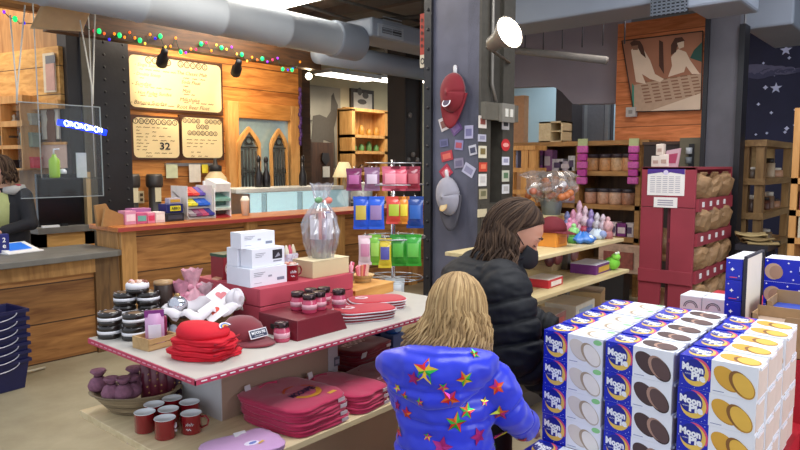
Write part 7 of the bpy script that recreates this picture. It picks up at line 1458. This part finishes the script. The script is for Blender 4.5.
# trousers and shoes
mb = MB(); TR_ = mat('#15151b', .8)
limb(mb, [(-.07, -.02, .88), (.07, -.02, .88)], [.125, .125], TR_)
for sx in (-1, 1): limb(mb, [(sx*.09, -.02, .86), (sx*.095, .005, .48), (sx*.1, -.03, .1)], [.105, .08, .066], TR_)
o, _, _ = from_remesh(mb, TR_, .012, 4); o.obj('trousers', wm)
mb = MB()
for sx in (-1, 1): shoe(mb, V3((sx*.1, -.03, 0)), V3((sx*.1, 1, 0)), mat('#1b1a1c', .5))
mb.obj('shoes', wm)
# puffer coat
COAT = mat('#121318', .68, var=.3, scale=30, spec=.3); mb = MB()
prof = [(.70, .2, .145, -.045), (.74, .205, .15, -.045), (.86, .205, .16, -.035), (1.0, .21, .18, -.01), (1.1, .215, .182, -.012), (1.18, .21, .178, -.012), (1.23, .195, .16, -.01), (1.265, .165, .14, .0), (1.285, .11, .11, .03)]
rings = []
for i in range(len(prof)-1):
    a, b = prof[i], prof[i+1]; n = max(2, int((b[0]-a[0])/.01))
    for j in range(n):
        f = j/n; z = a[0]+(b[0]-a[0])*f; p = 1+.13*(abs(math.sin(PI*(z-.72)/.088))**.6-.6)*(1 if z < 1.2 else .4)
        rings.append(((0, a[3]+(b[3]-a[3])*f, z), X3*(a[1]+(b[1]-a[1])*f)*p, Y3*(a[2]+(b[2]-a[2])*f)*p))
mb.loft(rings, COAT, 36)
# stand-up collar
mb.loft([((0, .04, 1.25), X3*.11, Y3*.11), ((0, .055, 1.28), X3*.1, Y3*.105+Z3*-.02), ((0, .075, 1.3), X3*.092, Y3*.1+Z3*-.03), ((0, .082, 1.315), X3*.08, Y3*.09+Z3*-.03)], COAT, 26)
for w_, e_, sx in ((wrR-V3((0, .02, -.01)), V3((.262, .05, .955)), 1), (wrL-V3((0, .02, 0)), V3((-.25, .12, 1.0)), -1)):
    P, Q = fine([(sx*.15, .01, 1.195), (sx*.2, .015, 1.16), e_, w_], [.1, .108, .098, .068], puff=.1, pitch=.075); mb.tube(P, Q, COAT, 22); mb.ball(P[0], .1, .1, .1, COAT, 16, 10)
vs, fs = remesh(mb, .0065, 2)
vs = quilt(vs, [[V3((.2, .015, 1.2)), V3((.262, .05, .955)), wrR], [V3((-.2, .015, 1.2)), V3((-.25, .12, 1.0)), wrL]], [.135, .135], .078, .013)
# fine wrinkles between the stitch lines
nv = []
for v in vs: d_ = noise.noise(Vector((v.x*14, v.y*14, v.z*42)))*.0055+noise.noise(Vector((v.x*34, v.y*34, v.z*60)))*.0028; c_ = Vector((0, .0, v.z)); e = (v-c_); e.z = 0; nv.append(v+(e.normalized()*d_ if e.length > .01 else Vector()))
MB().add(nv, fs, COAT, True).obj('puffer_coat', wm)
H1, H2, H3 = mat('#3a2a1f', .75, var=.2, spec=.25), mat('#503c2d', .75, var=.2, spec=.25), mat('#2f2018', .8, spec=.2)
qhair = Matrix.Rotation(-.5, 3, 'X')
hairdo(wm, hc+V3((0, -.012, .01)), qh, (.092, .116, .125), [H1, H2, H3, H2, H1], 620, 1.205, .075, 1.55, 5, r0=.0055, wave=.014, capskip=.15)
# ---------------------------------------------------------------- child
cr_ = PD(446, 360, 2.02); PHC = math.radians(27); rzc = PHC-PI/2; s = .9
mb = MB(); hc = V3((.025, .05, 1.187)); qh = Matrix.Rotation(-.45, 3, 'X') @ Matrix.Rotation(-.25, 3, 'Z')
T, D = head_geo(mb, hc, qh, s, SKINL)
limb(mb, [(0, .0, 1.0), (.01, .02, 1.07), (.015, .035, 1.12)], [.055, .043, .042], SKINL); limb(mb, [(0, -.01, .62), (0, 0, .8), (0, 0, .96)], [.1, .1, .1], SKINL)
cR, cL = V3((.245, .19, .785)), V3((-.08, .27, .8)); eR, eL = V3((.195, .035, .89)), V3((-.15, .13, .86))
for w_, e_, sx in ((cR, eR, 1), (cL, eL, -1)):
    limb(mb, [(sx*.14, 0, 1.02), e_, w_], [.042, .034, .022], SKINL); hand(mb, w_, (w_-e_).normalized()+V3((0, .2, -.1)), V3((1, 0, 0))*(1 if sx > 0 else -1), SKINL, .72, .35)
for sx in (-1, 1): limb(mb, [(sx*.07, -.01, .63), (sx*.075, .01, .35), (sx*.08, -.01, .08)], [.07, .048, .033], SKINL); limb(mb, [(sx*.08, -.01, .05), (sx*.08, .08, .035)], [.032, .026], SKINL)
o, _, _ = from_remesh(mb, SKINL, .0065, 3)
ch = single(o, 'person', 'child seen from behind in a bright blue star-print hooded jacket, reaching to the cake boxes', 'person', (cr_.x, cr_.y, 0), rzc)
face_details(ch, T, D, s, False)
mb = MB(); JN = mat('#2a2f48', .8)
limb(mb, [(-.05, -.01, .64), (.05, -.01, .64)], [.105, .105], JN)
for sx in (-1, 1): limb(mb, [(sx*.07, -.01, .63), (sx*.075, .01, .35), (sx*.08, -.01, .1)], [.085, .066, .055], JN)
o, _, _ = from_remesh(mb, JN, .012, 4); o.obj('trousers', ch)
mb = MB()
for sx in (-1, 1): shoe(mb, V3((sx*.08, -.01, 0)), V3((sx*.1, 1, 0)), mat('#6a4a6a', .6), .8)
mb.obj('shoes', ch)
JK = mat('#1c2fd0', .38, var=.14, scale=8, sheen=.2); mb = MB()
prof = [(.56, .168, .15, -.01), (.6, .172, .155, -.01), (.7, .165, .15, -.01), (.82, .158, .142, -.005), (.92, .16, .14, 0), (.99, .158, .132, .0), (1.035, .14, .115, .0), (1.065, .11, .095, .01), (1.08, .085, .08, .015)]
rings = []
for i in range(len(prof)-1):
    a, b = prof[i], prof[i+1]; n = max(2, int((b[0]-a[0])/.01))
    for j in range(n):
        f = j/n; z = a[0]+(b[0]-a[0])*f; p = .96+.06*(abs(math.sin(PI*(z-.6)/.12))-.6)
        rings.append(((0, a[3]+(b[3]-a[3])*f, z), X3*(a[1]+(b[1]-a[1])*f)*p, Y3*(a[2]+(b[2]-a[2])*f)*p))
mb.loft(rings, JK, 32)
for w_, e_, sx in ((cR-V3((0, .02, 0)), eR, 1), (cL, eL, -1)):
    P, Q = fine([(sx*.105, 0, 1.01), (sx*(.145 if sx > 0 else .125), .005, .985), e_, w_], [.068, .07, .06, .048], puff=.09, pitch=.085); mb.tube(P, Q, JK, 20); mb.ball(P[0], .07, .07, .07, JK, 14, 10)
# hood lying on the back, its left corner sticking out
mb.loft([(V3((-.215, -.03, 1.03)), Y3*.018, Z3*.02), (V3((-.18, -.05, 1.035)), Y3*.05, Z3*.045-Y3*.01), (V3((-.1, -.085, 1.045)), Y3*.075, Z3*.065), (V3((0, -.1, 1.05)), Y3*.082, Z3*.07), (V3((.09, -.085, 1.052)), Y3*.075, Z3*.062), (V3((.145, -.05, 1.055)), Y3*.05, Z3*.042), (V3((.165, -.03, 1.055)), Y3*.02, Z3*.02)], JK, 24)
mb.loft([(V3((-.2, -.03, 1.02)), Y3*.02, Z3*.02), (V3((-.14, -.1, 1.0)), Y3*.03, Z3*.035), (V3((-.03, -.145, .985)), Y3*.035, Z3*.045), (V3((.07, -.135, .995)), Y3*.03, Z3*.04), (V3((.13, -.08, 1.02)), Y3*.02, Z3*.025)], JK, 18)
vs, fs = remesh(mb, .0068, 3); nv = []
vs = quilt(vs, [[V3((.145, .005, .985)), eR, cR], [V3((-.125, .005, .985)), eL, cL]], [.092, .092], .105, .008, .0075, .575)
for v in vs: d_ = noise.noise(Vector((v.x*10, v.y*10, v.z*16)))*.009+noise.noise(Vector((v.x*30, v.y*26, v.z*40)))*.0035; e = Vector((v.x, v.y, 0)); nv.append(v+(e.normalized()*d_ if e.length > .01 else Vector()))
jk = MB().add(nv, fs, JK, True)
bvh = BVHTree.FromPolygons(nv, fs)
FO = [mat(c, .22, .55, .25, 60) for c in ('#d8288a', '#e0b030', '#30b048', '#d83030', '#e86a30', '#b02880', '#b8c040')]
R.seed(33)
def foil(org, dr, r, rot, ci):
    loc, nn, _i, _d = bvh.ray_cast(org, dr)
    if loc is None: return
    if nn.dot(dr) > 0: nn = -nn
    u = nn.cross(Z3); u = (u.normalized() if u.length > .05 else X3); v = u.cross(nn) if True else 0
    pts = [(0, 0)]+[(x*math.cos(rot)-y*math.sin(rot), x*math.sin(rot)+y*math.cos(rot)) for x, y in star_pts(r, 5, .46)]; P = []
    for x, y in pts:
        p = loc+u*x+v*y; h = bvh.ray_cast(p+nn*.05, -nn, .1); P.append((h[0] if h[0] is not None else p)+nn*.003)
    for i in range(1, 11): jk.add([P[0], P[i], P[i % 10+1]], [(0, 1, 2)], FO[(ci+(1 if i in (3, 4, 7) else 0)+(2 if i in (9, 10) else 0)) % 7 if ci != 5 else 5])
Mi = (Matrix.Translation((cr_.x, cr_.y, 0)) @ Matrix.Rotation(rzc, 4, 'Z')).inverted(); eye = Mi @ CO; R3 = Mi.to_3x3()
seen = [(425, 371, 11, 1), (414, 378, 6, 5), (441, 342, 9, 0), (466, 333, 8, 3), (474, 354, 5, 2), (443, 387, 5, 0), (450, 399, 8, 3), (465, 379, 7, 1), (467, 411, 7, 2), (456, 423, 9, 2), (407, 413, 6, 3), (398, 388, 4, 6), (405, 396, 4, 1), (398, 405, 5, 5), (400, 431, 7, 4), (442, 447, 9, 5), (478, 436, 8, 5), (497, 387, 7, 3), (500, 413, 8, 4), (522, 440, 7, 3), (428, 436, 4, 0), (484, 402, 4, 6), (420, 402, 4, 0)]
for px, py, r, ci in seen: foil(eye, (R3 @ ray(px, py)).normalized(), r*.0031*1.2, R.uniform(-.7, .7), ci)
for k in range(46):
    a = R.uniform(.1, 3.0); z = R.uniform(.6, 1.0); foil(Vector((math.cos(a)*1.0, math.sin(a)*1.0, z)), Vector((-math.cos(a), -math.sin(a), 0)), R.uniform(.013, .028), R.uniform(0, 6), R.randrange(7))
jk.obj('hooded_jacket', ch)
B1, B2, B3, B4 = mat('#96774e', .65, var=.2, spec=.3), mat('#a8885c', .65, var=.2, spec=.3), mat('#836742', .7, var=.2, spec=.3), mat('#bb9b6c', .65, var=.15, spec=.3)
hairdo(ch, hc+V3((0, -.006, .008)), Matrix.Rotation(-.3, 3, 'X'), (.088, .1, .112), [B3, B1, B2, B4, B1, B2], 800, 1.08, .045, .8, 9, r0=.0042, wave=.006, drape=-.03)
# ---------------------------------------------------------------- seller at the cash desk
sr = PY(6, 200, 6.7); PHS = math.radians(215); mb = MB(); hc = V3((0, .04, 1.6)); qh = Matrix.Rotation(-.2, 3, 'X')
T, D = head_geo(mb, hc, qh, 1.0, SKINL)
limb(mb, [(0, 0, 1.38), (0, .015, 1.46), (0, .03, 1.52)], [.065, .055, .052], SKINL); limb(mb, [(0, 0, .95), (0, 0, 1.15), (0, 0, 1.33)], [.13, .125, .13], SKINL)
for sx in (-1, 1):
    e_, w_ = V3((sx*.27, .06, 1.12)), V3((sx*.14, .26, 1.06)); limb(mb, [(sx*.19, 0, 1.38), e_, w_], [.05, .042, .027], SKINL); hand(mb, w_, V3((-sx*.3, .8, -.1)), X3*sx, SKINL, 1, .4)
    limb(mb, [(sx*.09, 0, .95), (sx*.1, .02, .5), (sx*.1, 0, .09)], [.09, .06, .042], SKINL); limb(mb, [(sx*.1, 0, .06), (sx*.1, .12, .04)], [.038, .03], SKINL)
o, _, _ = from_remesh(mb, SKINL, .009, 3); se = single(o, 'person', 'shop worker in a dark hooded top standing behind the cash desk at the left edge', 'person', (sr.x, sr.y, 0), PHS-PI/2)
face_details(se, T, D, 1.0, False)
mb = MB(); DKH = mat('#1d1b20', .8)
mb.loft([((0, 0, .86), X3*.2, Y3*.15), ((0, 0, 1.1), X3*.2, Y3*.15), ((0, 0, 1.3), X3*.21, Y3*.15), ((0, 0, 1.39), X3*.17, Y3*.11), ((0, 0, 1.44), X3*.09, Y3*.08)], DKH, 26)
for sx in (-1, 1): limb(mb, [(sx*.17, 0, 1.36), (sx*.275, .06, 1.12), (sx*.155, .24, 1.065)], [.085, .07, .05], DKH)
o, _, _ = from_remesh(mb, DKH, .012, 4); o.obj('hooded_top', se)
mb = MB().loft([((0, .03, 1.05), X3*.14, Y3*.15), ((0, .035, 1.3), X3*.15, Y3*.15), ((0, .04, 1.4), X3*.1, Y3*.1)], mat('#b8bb7c', .8), 20); mb.obj('shirt_front', se)
mb = MB()
for sx in (-1, 1): mb.tube([(sx*.06, .1, 1.42), (sx*.13, .08, 1.42), (sx*.17, -.02, 1.44)], [.03, .045, .035], mat('#b9b3ae', .8), 10); mb.ball((sx*.15, .03, 1.465), .03, .03, .012, mat('#b0404a', .8), 8, 5)
mb.obj('collar', se)
mb = MB()
for sx in (-1, 1): limb(mb, [(sx*.09, 0, .94), (sx*.1, .02, .5), (sx*.1, 0, .1)], [.11, .085, .07], JN)
o, _, _ = from_remesh(mb, JN, .014, 4); o.obj('trousers', se)
mb = MB()
for sx in (-1, 1): shoe(mb, V3((sx*.1, 0, 0)), V3((sx*.1, 1, 0)), BLACK)
mb.obj('shoes', se)
hairdo(se, hc+V3((0, -.01, .012)), qh, (.09, .112, .122), [H1, H2, H3], 110, 1.5, .02, .75, 15, r0=.011, wave=.01)
# ================================================================ CAMERA, LIGHT
cam = bpy.data.cameras.new('camera'); cam.lens = FOC/800*36; cam.sensor_width = 36; cam.clip_start = .05
co = bpy.data.objects.new('camera', cam); COL.objects.link(co); co.location = CO
co.rotation_euler = (PI/2-PITCH, 0, YAW-PI/2); S.camera = co
w = bpy.data.worlds.new('world'); S.world = w; w.use_nodes = True
bg = w.node_tree.nodes['Background']; bg.inputs[0].default_value = (.80, .88, 1, 1); bg.inputs[1].default_value = 1.0
def area(x, y, z, sx, sy, e, col, aim=None):
    l = bpy.data.lights.new('lamp', 'AREA'); l.shape = 'RECTANGLE'; l.size = sx; l.size_y = sy; l.energy = e; l.color = col
    o = bpy.data.objects.new('lamp', l); COL.objects.link(o); o.location = (x, y, z)
    if aim: o.rotation_euler = (Vector(aim)-Vector((x, y, z))).to_track_quat('-Z', 'Y').to_euler()
area(2.6, 1.2, 3.7, 2.2, 1.4, 95, (.95, .97, 1))
area(5.2, 1.0, 3.7, 1.6, 1.2, 35, (.95, .95, 1))
area(3.0, 4.4, 3.6, 1.6, 1.0, 60, (1, .9, .75))
area(7.2, 2.6, 3.5, 1.2, .8, 28, (1, .9, .8))
area(4.5, 6.9, 3.5, 2.4, .5, 45, (1, .82, .58))
area(1.9, 8.2, 3.6, 1.2, 1.2, 40, (1, .82, .56), (3.0, 8.4, 1.5))  # fill light without a fixture, added to brighten the angled timber wall
area(9.0, 8.6, 3.0, 2.2, .8, 40, (1, .92, .75))
area(10.6, 5.2, 3.6, 1.0, 2, 60, (.85, .93, 1))
area(2.2, -3.2, 2.4, 2.6, 1.8, 95, (.95, .97, 1), (2.4, .8, 1.0))  # unseen window daylight, added to brighten the upright tray and pile side
S.view_settings.view_transform = 'Standard'; S.view_settings.look = 'None'; S.view_settings.exposure = 0
S.cycles.use_denoising = True
try: S.cycles.denoiser = 'OPENIMAGEDENOISE'
except Exception: pass
S.cycles.max_bounces = 6; S.cycles.transparent_max_bounces = 16; S.cycles.sample_clamp_indirect = 4
bpy.context.view_layer.update()
